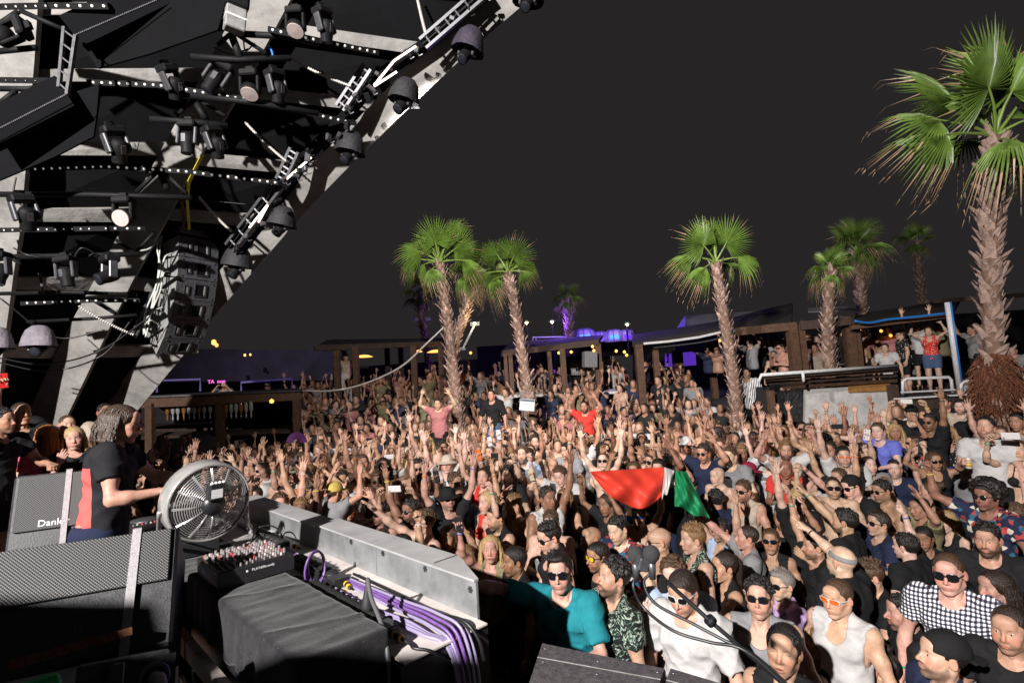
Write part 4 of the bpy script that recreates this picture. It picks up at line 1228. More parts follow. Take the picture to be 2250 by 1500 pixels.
t = bthing('cable_trough', 1.2, 1.97, 1.72, 'white floored cable trough with galvanised steel front panel beside the crowd', 'trough')
def lt_(b, lo, hi, **k):
 o = Vector((1.2, 1.97, 1.72)); return b.box(Vector(lo) - o, Vector(hi) - o, **k)
b = MB(); lt_(b, (1.20, 1.97, 1.722), (1.655, 5.6, 1.730)); b.obj('trough_floor', M_WHITEP, t)
for (y0, y1, h) in ((2.04, 2.985, 1.905), (2.99, 3.85, 1.905), (3.856, 5.6, 1.89)):
 b = MB(); lt_(b, (1.655, y0, 1.70), (1.668, y1, h)); b.obj('steel_panel', M_GALV, t)
 o = Vector((1.2, 1.97, 1.72)); b = MB()
 yn = y0 + .35 if y0 < 2.1 else y0
 z0, z1 = h, h + .010
 pl = [(1.645, y0), (1.672, y0), (1.83, yn), (1.83, y1), (1.645, y1)]
 b.add([Vector((x, y, z0)) - o for x, y in pl] + [Vector((x, y, z1)) - o for x, y in pl], [(4, 3, 2, 1, 0), (5, 6, 7, 8, 9)] + [(i, (i + 1) % 5, 5 + (i + 1) % 5, 5 + i) for i in range(5)])
 b.obj('steel_flange', M_GALVT, t)
b = MB(); lt_(b, (1.672, 2.40, 1.9155), (1.83, 2.406, 1.918)); b.obj('flange_seam', M_RUBBER, t)
for (y, z) in ((2.08, 1.86), (2.46, 1.88), (2.90, 1.88), (3.3, 1.88)):
 b = MB(); o = Vector((1.2, 1.97, 1.72))
 for a in (0, 60, 120):
  b.box((-.004, -.016, -.003), (.004, .016, .003), Matrix.Translation(Vector((1.650, y, z)) - o) @ Euler((R(a), 0, 0)).to_matrix().to_4x4())
 b.obj('wing_nut', M_GREYM, t)

# power strips
def power_strip(x, y0, y1, n, label):
 t = bthing('power_strip', x, y0, 1.732, label, 'power strip', 'black power strips in the trough')
 b = MB(); b.box((-.045, 0, .0), (.045, y1 - y0, .05), ch=.004); b.obj('housing', M_GEAR, t)
 b = MB(); b.box((-.043, .002, .0505), (.043, .09, .054)); b.obj('metal_end', M_GREYM, t)
 fm = None
 for k in range(n):
  y = .12 + (y1 - y0 - .15) * k / max(1, n - 1)
  if fm is None:
   b = MB(); b.lathe([(.0, 0), (.033, .0), (.035, .008), (.030, .014), (.0, .016)], 12); fm = b.mesh('socket_flap', [M_RUBBER], True)
  f = link('socket_flap', fm, t, M=Matrix.Translation((0, y, .052)) @ Euler((R(8), R(-6), 0)).to_matrix().to_4x4() @ Matrix.Scale(1.1, 4, (1, 0, 0)))
 return t
power_strip(1.275, 2.20, 3.05, 11, 'long black power strip with round socket flaps beside the near cloth')
power_strip(1.42, 2.98, 3.62, 8, 'black power strip behind the purple cable coil')
power_strip(1.50, 4.05, 4.6, 6, 'small black power strip far along the trough by the fan')
def plug(x, y, z, ax, label, m=M_PLUGY):
 t = bthing('plug_connector', x, y, z, label, 'plug')
 t.matrix_world = t.matrix_world @ Euler((R(ax[0]), R(ax[1]), R(ax[2]))).to_matrix().to_4x4()
 b = MB(); b.lathe([(.014, 0), (.016, .02), (.016, .045), (.010, .06), (.006, .085)], 12); b.obj('plug_body', M_RUBBER, t, smooth=True)
 b = MB(); b.lathe([(.0165, .004), (.0175, .012), (.0165, .018)], 12); b.lathe([(.0165, .048), (.017, .054), (.0130, .060)], 12); b.obj('coloured_band', m, t, smooth=True)
plug(1.28, 2.19, 1.752, (95, 0, 10), 'yellow banded plug at the near end of the long power strip')
plug(1.44, 2.96, 1.757, (95, 0, -10), 'yellow banded plug at the near end of the middle power strip')
plug(1.55, 4.0, 1.757, (95, 0, 10), 'yellow banded plug by the small far power strip')
t = bthing('mains_plug', 1.285, 2.42, 1.79, 'tall black mains plug standing in the long power strip', 'plug')
b = MB(); b.lathe([(.030, 0), (.032, .03), (.024, .06), (.014, .10), (.008, .13)], 14); b.obj('plug_body', M_RUBBER, t, smooth=True)

def bcable(pts, r_, label, m, name='cable', group=None, n=48):
 P3 = [BK @ Vector(p) for p in pts]; b = MB()
 b.tube(curve_pts([p - P3[0] for p in P3], n), r_, 7)
 return tag(b.obj(name, m, loc=P3[0], smooth=True), label, 'cable', group)
for k in range(7):
 o = (k % 4) * .012; q = k * .006
 bcable([(1.52 + o, 5.2, 1.745 + q * .4), (1.50 + o, 4.4, 1.742 + q * .4), (1.46 + o, 3.6, 1.742 + q * .4), (1.46 + o, 3.0, 1.742 + q * .5), (1.44 + o * 1.4, 2.45, 1.748 + q), (1.43 + o * 2, 2.12, 1.76 + q), (1.45 + o * 2.4, 1.96, 1.70 + q), (1.45 + o * 2.2, 1.90, 1.45), (1.30 + o * 2.5, 1.84, 1.10 + q)], .0075, ORDW[k] + ' purple cable from the desk side in the bundle over the trough end', M_PURPLE if k % 3 else M_PALEP, 'cable', 'purple cable bundle in the trough')
for k in range(3):
 bcable([(1.38, 3.0, 1.745), (1.36, 2.6, 1.75), (1.36 + k * .012, 2.25, 1.75 + k * .006), (1.37 + k * .012, 2.08, 1.748), (1.43 + k * .01, 1.97, 1.69), (1.44 + k * .01, 1.90, 1.4)], .009, ORDW[k] + ' lilac cable from the desk side beside the long power strip', M_PALEP, 'cable', 'lilac cable bundle in the trough')
bcable([(1.56, 3.1, 1.745), (1.55, 2.6, 1.75), (1.53, 2.2, 1.76), (1.55, 2.02, 1.765), (1.57, 1.94, 1.70), (1.58, 1.92, 1.60)], .008, 'black cable lying along the purple bundle', M_CABK)
bcable([(1.285, 2.42, 1.90), (1.27, 2.38, 1.955), (1.24, 2.30, 1.90), (1.20, 2.14, 1.83), (1.16, 2.03, 1.72), (1.12, 2.00, 1.45), (1.08, 1.98, 1.10)], .010, 'grey cable rising from the tall plug and hanging over the cloth', mat('grey_cable', (.10, .10, .105), .45))
bcable([(1.28, 2.11, 1.755), (1.29, 2.06, 1.745), (1.28, 2.02, 1.745), (1.32, 1.97, 1.735), (1.36, 1.94, 1.70)], .007, 'thin black cable from the yellow banded plug over the trough end', M_CABK)
t = bthing('cable_coil', 1.33, 3.12, 1.74, 'coiled purple cable standing up behind the mixer', 'cable coil')
b = MB()
for k in range(4):
 r_ = .085 - .004 * k; cx = .008 * k
 b.tube([(r_ * .8 * math.cos(a) + .006 * k, cx + .01 * math.sin(a * 2 + k) + .02 * math.cos(a), .10 + r_ * 1.15 * math.sin(a)) for a in [2 * math.pi * i / 28 for i in range(28)]], .0065, 6, closed=True)
b.obj('coil', M_PURPLE, t, smooth=True)
for k, pts in enumerate([[(1.30, 4.2, 1.745), (1.42, 4.35, 1.86), (1.50, 4.2, 1.87), (1.52, 4.05, 1.76)], [(1.28, 4.4, 1.745), (1.36, 4.2, 1.75), (1.45, 4.3, 1.75), (1.40, 4.5, 1.745), (1.30, 4.35, 1.75)], [(1.27, 4.0, 1.745), (1.38, 4.1, 1.745), (1.42, 4.4, 1.80), (1.35, 4.6, 1.75)], [(1.24, 3.35, 1.75), (1.30, 3.30, 1.76), (1.34, 3.05, 1.75), (1.33, 2.95, 1.75)], [(1.24, 3.3, 1.745), (1.27, 3.2, 1.76), (1.30, 3.1, 1.745)], [(1.25, 3.45, 1.80), (1.33, 3.4, 1.83), (1.38, 3.2, 1.80), (1.40, 3.1, 1.78)]]):
 bcable(pts, .006, ['black cable arch by the far power strip', 'black cable loop on the trough floor by the fan', 'black cable snaking beside the fan foot', 'black cable behind the right side of the mixer', 'short black cable under the mixer edge', 'black cable hump from the mixer into the strip'][k], M_CABK, group='loose black cables in the trough')

# mixer
t = bthing('dj_mixer', .83, 3.17, 1.852, 'black rotary mixer with rows of knobs and a blue sticker on its side', 'mixer')
b = MB(); b.box((0, 0, 0), (.40, .41, .088), ch=.003); b.obj('chassis', M_GEAR, t)
b = MB(); b.box((.006, .008, .0885), (.394, .402, .0925)); b.obj('top_plate', M_GEAR, t)
km = {}
def knob(kind, m, h, r_):
 key = (kind, h)
 if key not in km:
  b = MB(); b.lathe([(r_ * 1.15, 0), (r_ * 1.1, h * .25), (r_, h * .3), (r_ * .92, h), (0, h)], 10); km[key] = b.mesh('knob', [m])
 return km[key]
kr = random.Random(5)
for i in range(12):
 for j in range(10):
  x = .03 + .031 * i; y = .03 + .039 * j
  if j < 2 and i < 9:
   me = knob('f', M_KNOB, .014, .0055)
  elif kr.random() < .10: me = knob('r', M_KNOBR, .012, .006)
  elif (i + j) % 5 == 0 or (j == 4): me = knob('p', M_KNOBP, .015, .007)
  else: me = knob('g', M_KNOB, .024, .0078)
  if kr.random() < .1: continue
  link('knob', me, t, loc=(x, y, .0925))
text_mesh('maker_name', 'PLAYdifferently', .019, M_PRINTW, t, Matrix.Translation((.23, -.0008, .062)) @ Euler((R(90), 0, 0)).to_matrix().to_4x4(), .0004)
b = MB(); b.lathe([(.006, 0), (.006, .001), (0, .001)], 12, Matrix.Translation((.145, 0, .062)) @ Euler((R(90), 0, 0)).to_matrix().to_4x4()); b.obj('maker_mark', M_PRINTW, t)
b = MB(); b.box((-.0016, .02, .02), (-.0004, .30, .075)); st = b.obj('sticker', M_STICK, t)
b = MB()
for k, (y0, y1, z0, z1) in enumerate([(.265, .285, .035, .058), (.24, .26, .035, .052), (.215, .235, .035, .055), (.19, .21, .035, .05), (.165, .185, .035, .058), (.14, .16, .035, .06), (.115, .135, .035, .052), (.09, .11, .035, .05), (.03, .05, .03, .065)]):
 b.box((-.0026, y0, z0), (-.0017, y1, z1))
b.obj('sticker_lettering', M_PRINTW, st)

# ---- fan
FC = PD(452, 1098, 3.12)
fn = ((CAM - FC).normalized() + RT * .52 - UP * .30).normalized()
t = thing('drum_fan', FC - Vector((0, 0, .42)), 'chrome wire drum fan on a bent tube stand in front of the DJ', 'fan')
FM = Matrix.Translation((0, 0, .42)) @ frame((fn.cross(Vector((0, 0, 1)))).normalized(), fn)      # z local = rear axis
x_ = Vector((0, 0, 1)).cross(fn).normalized(); y_ = fn.cross(x_)
FM = Matrix(((x_.x, y_.x, fn.x, 0), (x_.y, y_.y, fn.y, 0), (x_.z, y_.z, fn.z, .42), (0, 0, 0, 1)))
RF = .218
def ring(b, r_, z, rad, n=40): b.tube([FM @ Vector((r_ * math.cos(2 * math.pi * i / n), r_ * math.sin(2 * math.pi * i / n), z)) for i in range(n)], rad, 5, closed=True)
for nm, sgn in (('rear_guard', 1), ('front_guard', -1)):
 b = MB()
 for k in range(15):
  f = k / 14; r_ = .055 + (RF - .06) * f
  ring(b, r_, sgn * (.055 + .055 * (1 - f ** 2.2)), .0024, 36)
 for k in range(12):
  a = 2 * math.pi * k / 12
  for da in (-.02, .02):
   b.tube([FM @ Vector(((r_) * math.cos(a + da), r_ * math.sin(a + da), sgn * (.058 + .055 * (1 - ((r_ - .055) / (RF - .06)) ** 2.2)))) for r_ in (.055, .12, .2, RF - .005)],   .0032, 5)
 b.obj(nm, M_CHROME, t, smooth=True)
b = MB(); N = 44
prof = [(RF, -.075), (RF + .012, -.06), (RF + .012, .06), (RF, .075), (RF - .004, .06), (RF - .004, -.06)]
vs = [FM @ Vector((r_ * math.cos(2 * math.pi * i / N), r_ * math.sin(2 * math.pi * i / N), z)) for r_, z in prof for i in range(N)]
fs = [(j * N + i, j * N + (i + 1) % N, ((j + 1) % 6) * N + (i + 1) % N, ((j + 1) % 6) * N + i) for j in range(6) for i in range(N)]
b.add(vs, fs); b.obj('outer_band', M_CHROME, t, smooth=True)
for k in range(4):
 b = MB(); a0 = k * math.pi / 2 + .5; vs = []
 for i in range(5):
  r_ = .04 + .155 * i / 4
  for s_ in (-1, 1):
   w_ = (.22 + .22 * i / 4) * s_; vs.append(FM @ Vector((r_ * math.cos(a0 + w_), r_ * math.sin(a0 + w_), -.02 + .028 * s_)))
 b.add(vs, [(2 * i, 2 * i + 1, 2 * i + 3, 2 * i + 2) for i in range(4)]); b.obj('blade', M_CHROME, t, smooth=True)
b = MB(); b.lathe([(.06, -.02), (.068, .03), (.066, .10), (.058, .135), (.03, .15), (0, .152)], 20, FM); mo = b.obj('motor', M_GEAR, t, smooth=True)
b = MB(); b.box((-.045, .03, .11), (.045, .14, .165), FM, 0, .012); cb = b.obj('control_box', M_GEAR, t)
b = MB(); b.box((-.032, .05, .1655), (.028, .10, .167), FM); b.obj('rating_label', M_PRINTW, cb)
for k in range(4):
 b = MB(); b.lathe([(.008, 0), (.008, .012), (0, .013)], 8, FM @ Matrix.Translation((-.03 + .02 * k, .132, .155)) @ Euler((R(-40), 0, 0)).to_matrix().to_4x4()); b.obj('push_button', M_PRINTW, cb)
o = t.location
zt = 1.80
A1 = PZ(358, 1224, zt + .015); A2 = PZ(556, 1178, zt + .015)
L1 = FM @ Vector((RF + .02, -.02, 0)); L2 = FM @ Vector((-RF - .02, -.02, 0))
if (L1 - (A1 - o)).length > (L2 - (A1 - o)).length: L1, L2 = L2, L1
back = BK.to_3x3() @ Vector((.05, .28, 0))
b = MB()
b.tube(curve_pts([L1, L1.lerp(A1 - o, .5) + Vector((-.015, 0, 0)), A1 - o + Vector((0, 0, .05)), A1 - o + (A2 - A1) * .04, A1.lerp(A2, .5) - o, A2 - o - (A2 - A1) * .03, A2 - o + back * .12, A2 - o + back * .5, A2 - o + back], 60), .013, 8)
b.tube(curve_pts([L2, L2 + Vector((0, 0, -.16)), A2 - o + back * .3 + Vector((0, 0, .05)), A2 - o + back * .4], 24), .013, 8)
b.obj('tube_stand', M_CHROME, t, smooth=True)
b = MB(); q = FM @ Vector((.0, -.05, .13)); b.tube(curve_pts([q, q.lerp(A1 - o, .4) + Vector((.02, 0, -.05)), A1 - o + Vector((.03, 0, .12)), A1 - o + Vector((.01, -.02, -.0)), A1 - o + Vector((0, -.03, -.30)), A1 - o + Vector((.01, -.03, -.66))], 40), .006, 6); b.obj('power_cord', M_CABK, t, smooth=True)

# ---- decks in front of the DJ
for i, (x, y, lab) in enumerate(((.92, 4.72, 'media player deck with round jog wheel nearest the fan'), (.92, 5.10, 'media player deck with round jog wheel behind the fan'), (.95, 5.5, 'media player deck with round jog wheel at the far end of the booth'))):
 t = bthing('media_player', x, y, 1.795, lab, 'DJ deck', 'DJ decks on the booth desk')
 b = MB(); b.box((-.18, -.165, 0), (.20, .165, .075), ch=.006); b.obj('case', M_GEAR, t)
 b = MB(); b.lathe([(.105, 0), (.105, .012), (.098, .018), (0, .019)], 28, Matrix.Translation((-.06, 0, .0755))); b.obj('jog_wheel', M_GREYM, t, smooth=True)
 b = MB(); b.box((.08, -.09, .0755), (.19, .07, .085), Euler((0, R(-6), 0)).to_matrix().to_4x4()); b.obj('screen', M_LENSD, t)
 for k in range(12):
  link('button', knob('b' + str(k % 3), (M_KNOB, M_KNOBP, M_KNOBR)[k % 3], .008 + .001 * (k % 3), .008), t, loc=(-.16 + .03 * k, -.14 + .02 * (k % 2), .0755))
t = bthing('club_mixer', .93, 4.36, 1.795, 'black club mixer crowded with silver knobs under the DJ hands', 'mixer')
b = MB(); b.box((-.19, -.14, 0), (.19, .16, .10), ch=.005); b.obj('chassis', M_GEAR, t)
for i in range(9):
 for j in range(7):
  if kr.random() < .85:
   link('knob', knob('g', M_KNOB, .024, .0078) if (i * j) % 3 else knob('s', M_GREYM, .022, .009), t, loc=(-.165 + .041 * i, -.115 + .04 * j, .10))
t = bthing('equipment_stand', 1.18, 5.25, 1.80, 'pale grey flat equipment stand behind the decks', 'stand')
b = MB(); b.box((-.12, -.35, .15), (.16, .35, .18), ch=.01); b.obj('stand_top', M_CABSIDE, t)
for y in (-.3, .3):
 b = MB(); b.box((-.02, y - .02, 0), (.02, y + .02, .15)); b.obj('leg', M_GREYM, t)

# ================================================================== stage monitors
M_GRILLE = mat('perforated_grille', (.055, .055, .058), .5)
def _perf():
 N, L, b = nodes_of(M_GRILLE)
 tc = N.new('ShaderNodeTexCoord'); mp = N.new('ShaderNodeMapping'); mp.inputs['Scale'].default_value = (105, 105, 105); mp.inputs['Rotation'].default_value = (0, R(45), 0)
 L.new(tc.outputs['Object'], mp.inputs[0])
 v = N.new('ShaderNodeTexVoronoi'); v.inputs['Scale'].default_value = 1; v.inputs['Randomness'].default_value = 0; v.voronoi_dimensions = '2D'
 sp = N.new('ShaderNodeSeparateXYZ'); cb = N.new('ShaderNodeCombineXYZ'); L.new(mp.outputs[0], sp.inputs[0]); L.new(sp.outputs['X'], cb.inputs[0]); L.new(sp.outputs['Z'], cb.inputs[1]); L.new(cb.outputs[0], v.inputs['Vector'])
 r_ = N.new('ShaderNodeValToRGB'); r_.color_ramp.interpolation = 'LINEAR'; e = r_.color_ramp.elements
 e[0].position = .30; e[0].color = (.004, .004, .004, 1); e[1].position = .42; e[1].color = (.06, .06, .063, 1)
 L.new(v.outputs['Distance'], r_.inputs[0]); L.new(r_.outputs[0], b.inputs['Base Color'])
 bp = N.new('ShaderNodeBump'); bp.inputs['Strength'].default_value = .8; bp.inputs['Distance'].default_value = .004; L.new(v.outputs['Distance'], bp.inputs['Height']); L.new(bp.outputs[0], b.inputs['Normal'])
_perf()
M_STRAP = mat('grey_webbing', (.34, .33, .34), .75, bump=(300, .8, .004), noise=(60, .3))
def wedge(tl, tr, bl, depth, label, strap=None, margin=.02, lip=.10):
 """tl,tr,bl: (x,y,dist) of the grille corners; the cabinet goes back from there"""
 A, B_, C = PD(*tl), PD(*tr), PD(*bl)
 x = (B_ - A); w_ = x.length; x.normalize(); z = (A - C); z = z - x * z.dot(x); h = z.length; z.normalize(); y = z.cross(x)
 M = Matrix(((x.x, y.x, z.x, C.x), (x.y, y.y, z.y, C.y), (x.z, y.z, z.z, C.z), (0, 0, 0, 1)))
 # origin at lower left of the grille, x right, y into the cabinet, z up
 t = thing('stage_monitor', None, label, 'loudspeaker', 'stage monitors', M=M)
 b = MB(); b.box((-.03, .006, -lip), (w_ + .03, depth, h + .012), ch=.014); b.obj('cabinet', M_CAB, t)
 b = MB(); b.box((margin * 0, -.012, 0), (w_, .004, h), ch=.003); b.obj('grille', M_GRILLE, t)
 if strap is not None:
  x0, x1 = strap; b = MB()
  b.box((x0 * w_, -.018, -lip - .25), (x1 * w_, -.0135, h + .02)); b.box((x0 * w_, -.018, h + .016), (x1 * w_, depth + .01, h + .0205)); b.obj('webbing_strap', M_STRAP, t)
 return t, M, w_, h
t, M_, w_, h_ = wedge((-60, 1222, 2.25), (336, 1167, 2.55), (-40, 1345, 2.15), .50, 'big black stage monitor with coarse perforated grille and grey strap, nearest', (.755, .81), lip=.28)
text_mesh('stencil_mark', 'M2', .045, mat('faint_green_print', (.06, .10, .09), .7), t, Matrix.Translation((w_ * .53, .004, -.14)) @ Euler((R(90), 0, 0)).to_matrix().to_4x4(), .0005)
t2, M2_, w2_, h2_ = wedge((28, 1050, 3.25), (219, 1031, 3.45), (28, 1172, 3.15), .16, 'black stage monitor with fine grille and grey strap behind the DJ', (.53, .60), lip=.14)
text_mesh('maker_badge', 'Danley', .055, M_PRINTW, t2, Matrix.Translation((w2_ * .44, -.0125, .035)) @ Euler((R(90), 0, 0)).to_matrix().to_4x4(), .0005)
# cases under the near monitor
def wbox(name, label, cat, tl, tr, bl, depth, m, ch=.01):
 A, B_, C = PD(*tl), PD(*tr), PD(*bl)
 x = (B_ - A); w_ = x.length; x.normalize(); z = (A - C); z = z - x * z.dot(x); h = z.length; z.normalize(); y = z.cross(x)
 M = Matrix(((x.x, y.x, z.x, C.x), (x.y, y.y, z.y, C.y), (x.z, y.z, z.z, C.z), (0, 0, 0, 1)))
 t = thing(name, None, label, cat, M=M)
 b = MB(); b.box((0, 0, 0), (w_, depth, h), ch=ch); b.obj('shell', m, t)
 return t, w_, h
t, w_, h_ = wbox('flight_case', 'black flight case with a mains socket at the bottom left', 'case', (150, 1462, 1.75), (360, 1424, 1.95), (150, 1640, 1.65), .45, M_CAB)
b = MB(); b.lathe([(.052, 0), (.052, .012), (.040, .014), (.036, .002), (0, .002)], 20, Matrix.Translation((w_ * .80, -.002, h_ - .09)) @ Euler((R(90), 0, 0)).to_matrix().to_4x4()); sk = b.obj('round_socket', M_GREYM, t, smooth=True)
b = MB(); b.box((w_ * .80 - .07, -.004, h_ - .155), (w_ * .80 + .07, .002, h_ - .02)); b.obj('socket_plate', M_GEAR, t)
b = MB(); b.tube(curve_pts([(w_ * .80, -.01, h_ - .09), (w_ * .80 + .005, -.06, h_ - .12), (w_ * .80 + .01, -.07, h_ - .25)], 12), .022, 8); b.obj('fat_plug_lead', M_CABSIDE, t, smooth=True)
b = MB(); b.box((w_ * .28, -.07, h_ - .16), (w_ * .42, .0, h_ - .03), ch=.006); b.obj('corner_block', M_CAB, t)
wbox('osb_board', 'narrow strip of brown chipboard under the near stage monitor', 'board', (20, 1450, 1.95), (290, 1376, 2.2), (20, 1470, 1.94), .05, mat('chipboard', (.20, .08, .03), .85, noise=(60, .6)), .001)
wbox('green_bag', 'bright green fabric bag at the bottom left corner', 'bag', (30, 1500, 1.5), (142, 1466, 1.6), (30, 1580, 1.45), .2, mat('green_fabric', (.01, .40, .10), .8, noise=(20, .3), bump=(60, .4, .01)), .012)
# rails on the stage floor beside the desk
for k, (pa, pb, z, w_, lab, m) in enumerate((((348, 1296), (482, 1500), 1.36, .05, 'pale metal rail running along the foot of the desk', M_GREYM), ((330, 1358), (405, 1500), 1.24, .03, 'thin pale metal rail beside the flight case', M_GREYM))):
 A, B_ = PZ(*pa, z), PZ(*pb, z); B_ = A + (B_ - A) * 1.35
 b = MB(); b.bar(Vector((0, 0, 0)), B_ - A, w_, .05); b.bar(Vector((0, 0, .027)), B_ - A + Vector((0, 0, .027)), w_ * .35, .008)
 tag(b.obj('metal_rail', mat('worn_rail_%d' % k, (.42, .39, .38), .5, metal=.4, noise=(14, .5)), loc=A), lab, 'rail')
t = thing('floor_pipe', PZ(440, 1490, 1.45) - Vector((0, 0, .35)), 'short upright grey pipe with a black notched cap at the bottom edge', 'pipe')
b = MB(); b.lathe([(.030, 0), (.030, .35)], 14); b.obj('pipe', M_CABSIDE, t, smooth=True)
b = MB(); b.lathe([(.031, .30), (.033, .31), (.033, .385), (.026, .385), (.026, .31)], 14); b.obj('cap', M_RUBBER, t, smooth=True)
for k, (x, y) in enumerate(((392, 1432), (406, 1450))):
 p = PZ(x, y, 1.22); t = thing('levelling_foot', p - Vector((0, 0, .12)), ('brass coloured levelling foot farther from the camera by the rail', 'brass coloured levelling foot nearer the camera by the rail')[k], 'foot')
 b = MB(); b.lathe([(.035, 0), (.036, .008), (.010, .016), (.008, .12), (0, .12)], 12); b.obj('foot', mat('brass_%d' % k, (.55, .45, .25), .4, metal=.6), t, smooth=True)
for k, (x0, y0, x1, y1) in enumerate(((352, 1320, 380, 1300),)):
 pass

# ---- speaker tops at the front of the stage, bottom centre
t = thing('front_speaker', None, 'black textured loudspeaker top at the bottom centre edge', 'loudspeaker', 'speakers along the stage front', M=Matrix.Identity(4))
z0 = 1.72
q = [PZ(1190, 1411, z0), PZ(1462, 1467, z0), PZ(1425, 1580, z0), PZ(1140, 1560, z0)]
def topbox(t, q, label=None):
 c = sum(q, Vector()) / 4; t.location = (c.x, c.y, SZ - .5)
 o = t.location; b = MB(); n = 4
 up_ = [p - o for p in q]; inn = [p.lerp(c, .015) for p in q]
 lo_ = [Vector((p.x - o.x, p.y - o.y, 0)) for p in q]
 vs = lo_ + [Vector((u.x, u.y, u.z - .012)) for u in up_] + [p - o for p in inn]
 fs = [(3, 2, 1, 0)] + [(i, (i + 1) % 4, 4 + (i + 1) % 4, 4 + i) for i in range(4)] + [(4 + i, 4 + (i + 1) % 4, 8 + (i + 1) % 4, 8 + i) for i in range(4)] + [(8, 9, 10, 11)]
 b.add(vs, fs); b.obj('cabinet', M_TOPW, t)
 b = MB(); a = inn[0].lerp(inn[3], .25) - o; e = inn[1].lerp(inn[2], .25) - o; b.bar(a + Vector((0, 0, .001)), e + Vector((0, 0, .001)), .004, .002); b.obj('panel_seam', M_CABSIDE, t)
 for f, g_ in ((.04, .08), (.5, .12), (.96, .1), (.06, .3), (.52, .35), (.95, .4)):
  p = inn[0].lerp(inn[1], f).lerp(inn[3].lerp(inn[2], f), g_) - o
  b = MB(); b.lathe([(.006, 0), (.005, .002), (0, .0022)], 8, Matrix.Translation(p)); b.obj('screw', M_GREYM, t)
M_TOPW = mat('textured_speaker_paint', (.075, .07, .07), .6, noise=(45, .5), bump=(130, .6, .006))
topbox(t, q)
t = thing('front_speaker', None, 'second black loudspeaker top at the bottom edge right of the gap', 'loudspeaker', 'speakers along the stage front', M=Matrix.Identity(4))
topbox(t, [PZ(1472, 1466, z0), PZ(1720, 1540, z0), PZ(1700, 1640, z0), PZ(1430, 1585, z0)])
# thin straight dark wall of the stage front below the trough
b = MB(); b.box((1.70, 1.0, 0), (1.74, 9.0, 1.08), BK); tag(b.obj('stage_front_wall', M_GEAR), 'black boarded front of the stage below the trough', 'wall')
# crowd barrier
t = bthing('crowd_barrier', 2.0, 2.2, 0, 'black crowd barrier at the foot of the stage below the teal shirt', 'barrier')
b = MB(); b.tube([(0, -4.2, 1.05), (0, 5.5, 1.05)], .025, 8); b.obj('top_rail', M_BLACKM, t, smooth=True)
for y in np.arange(-4, 5.5, 1.0):
 b = MB(); b.tube([(0, y, 0), (0, y, 1.05)], .02, 6); b.obj('post', M_BLACKM, t, smooth=True)

# ---- microphones on a boom, lower right
ms = PD(1755, 1530, 1.35); base = Vector((ms.x, ms.y, SZ - .4))
t = thing('microphone_stand', base, 'black boom stand carrying two foam capped microphones over the front row', 'microphone stand')
def mr(x, y, d_): return PD(x, y, d_) - base
b = MB(); b.tube([mr(1452, 1265, 1.60), mr(1560, 1363, 1.50), mr(1755, 1530, 1.35)], .0065, 8); b.obj('boom', M_BLACKM, t, smooth=True)
b = MB(); b.tube([mr(1755, 1530, 1.35), Vector((0, 0, 0))], .012, 8); b.obj('upright', M_BLACKM, t, smooth=True)
b = MB(); b.tube([mr(1556, 1358, 1.5), mr(1566, 1368, 1.5)], .016, 10); b.obj('boom_joint', M_BLACKM, t, smooth=True)
b = MB(); b.box((-.018, -.03, -.02), (.018, .03, .02), Matrix.Translation(mr(1410, 1232, 1.6)) @ Euler((.2, .3, .1)).to_matrix().to_4x4(), 0, .005); b.obj('mic_clip', M_GREYM, t)
M_FOAM = mat('foam_windscreen', (.03, .03, .032), .95, bump=(500, 1.0, .004))
for k, (x, y, d_, r_) in enumerate(((1396, 1218, 1.62, .026), (1431, 1216, 1.58, .026))):
 b = MB(); c = mr(x, y, d_); N = 16
 b.lathe([(0, r_), (r_ * .5, r_ * .87), (r_ * .87, r_ * .5), (r_, 0), (r_ * .87, -r_ * .5), (r_ * .55, -r_ * .87), (.012, -r_)], N, Matrix.Translation(c)); b.obj('windscreen', M_FOAM, t, smooth=True)
 b = MB(); b.tube([c - UP * .02, c - UP * .075 + RT * .004], [.013, .010], 10); b.obj('microphone', M_GREYM, t, smooth=True)
b = MB(); b.box((-.01, -.02, -.045), (.014, .02, .0), Matrix.Translation(mr(1452, 1265, 1.6)), 0, .004); b.obj('spring_clip', M_BLACKM, t)
for k, pts in enumerate(([(1398, 1262, 1.62), (1392, 1290, 1.6), (1415, 1335, 1.58), (1480, 1385, 1.5), (1560, 1410, 1.45), (1640, 1430, 1.4), (1760, 1535, 1.34)], [(1430, 1258, 1.58), (1415, 1280, 1.58), (1440, 1325, 1.55), (1520, 1368, 1.5), (1590, 1405, 1.45), (1660, 1440, 1.4), (1765, 1535, 1.34)])):
 b = MB(); b.tube(curve_pts([mr(*p) for p in pts], 40), .0045, 7); b.obj('microphone_cable', M_CABK, t, smooth=True)

# ---- unseen speaker stack added left of the booth to throw shade on monitors and cloth
t = thing('added_shade_stack', (-2.22, .0, SZ), 'unseen black cabinet stack added left of the camera to shade the monitors', 'loudspeaker')
for k in range(3):
 for j in (-1, 1):
  hq = .745 if j < 0 else .665
  b = MB(); xa, xb = (-.79, -.31) if j < 0 else (-.30, .79); b.box((xa, -.3, hq * k), (xb, .3, hq * k + hq - .005), ch=.015); cb = b.obj('cabinet', M_CAB, t)
  b = MB(); b.box((xa + .03, .302, hq * k + .04), (xb - .03, .31, hq * k + .6)); b.obj('grille', M_GRILLE, cb)
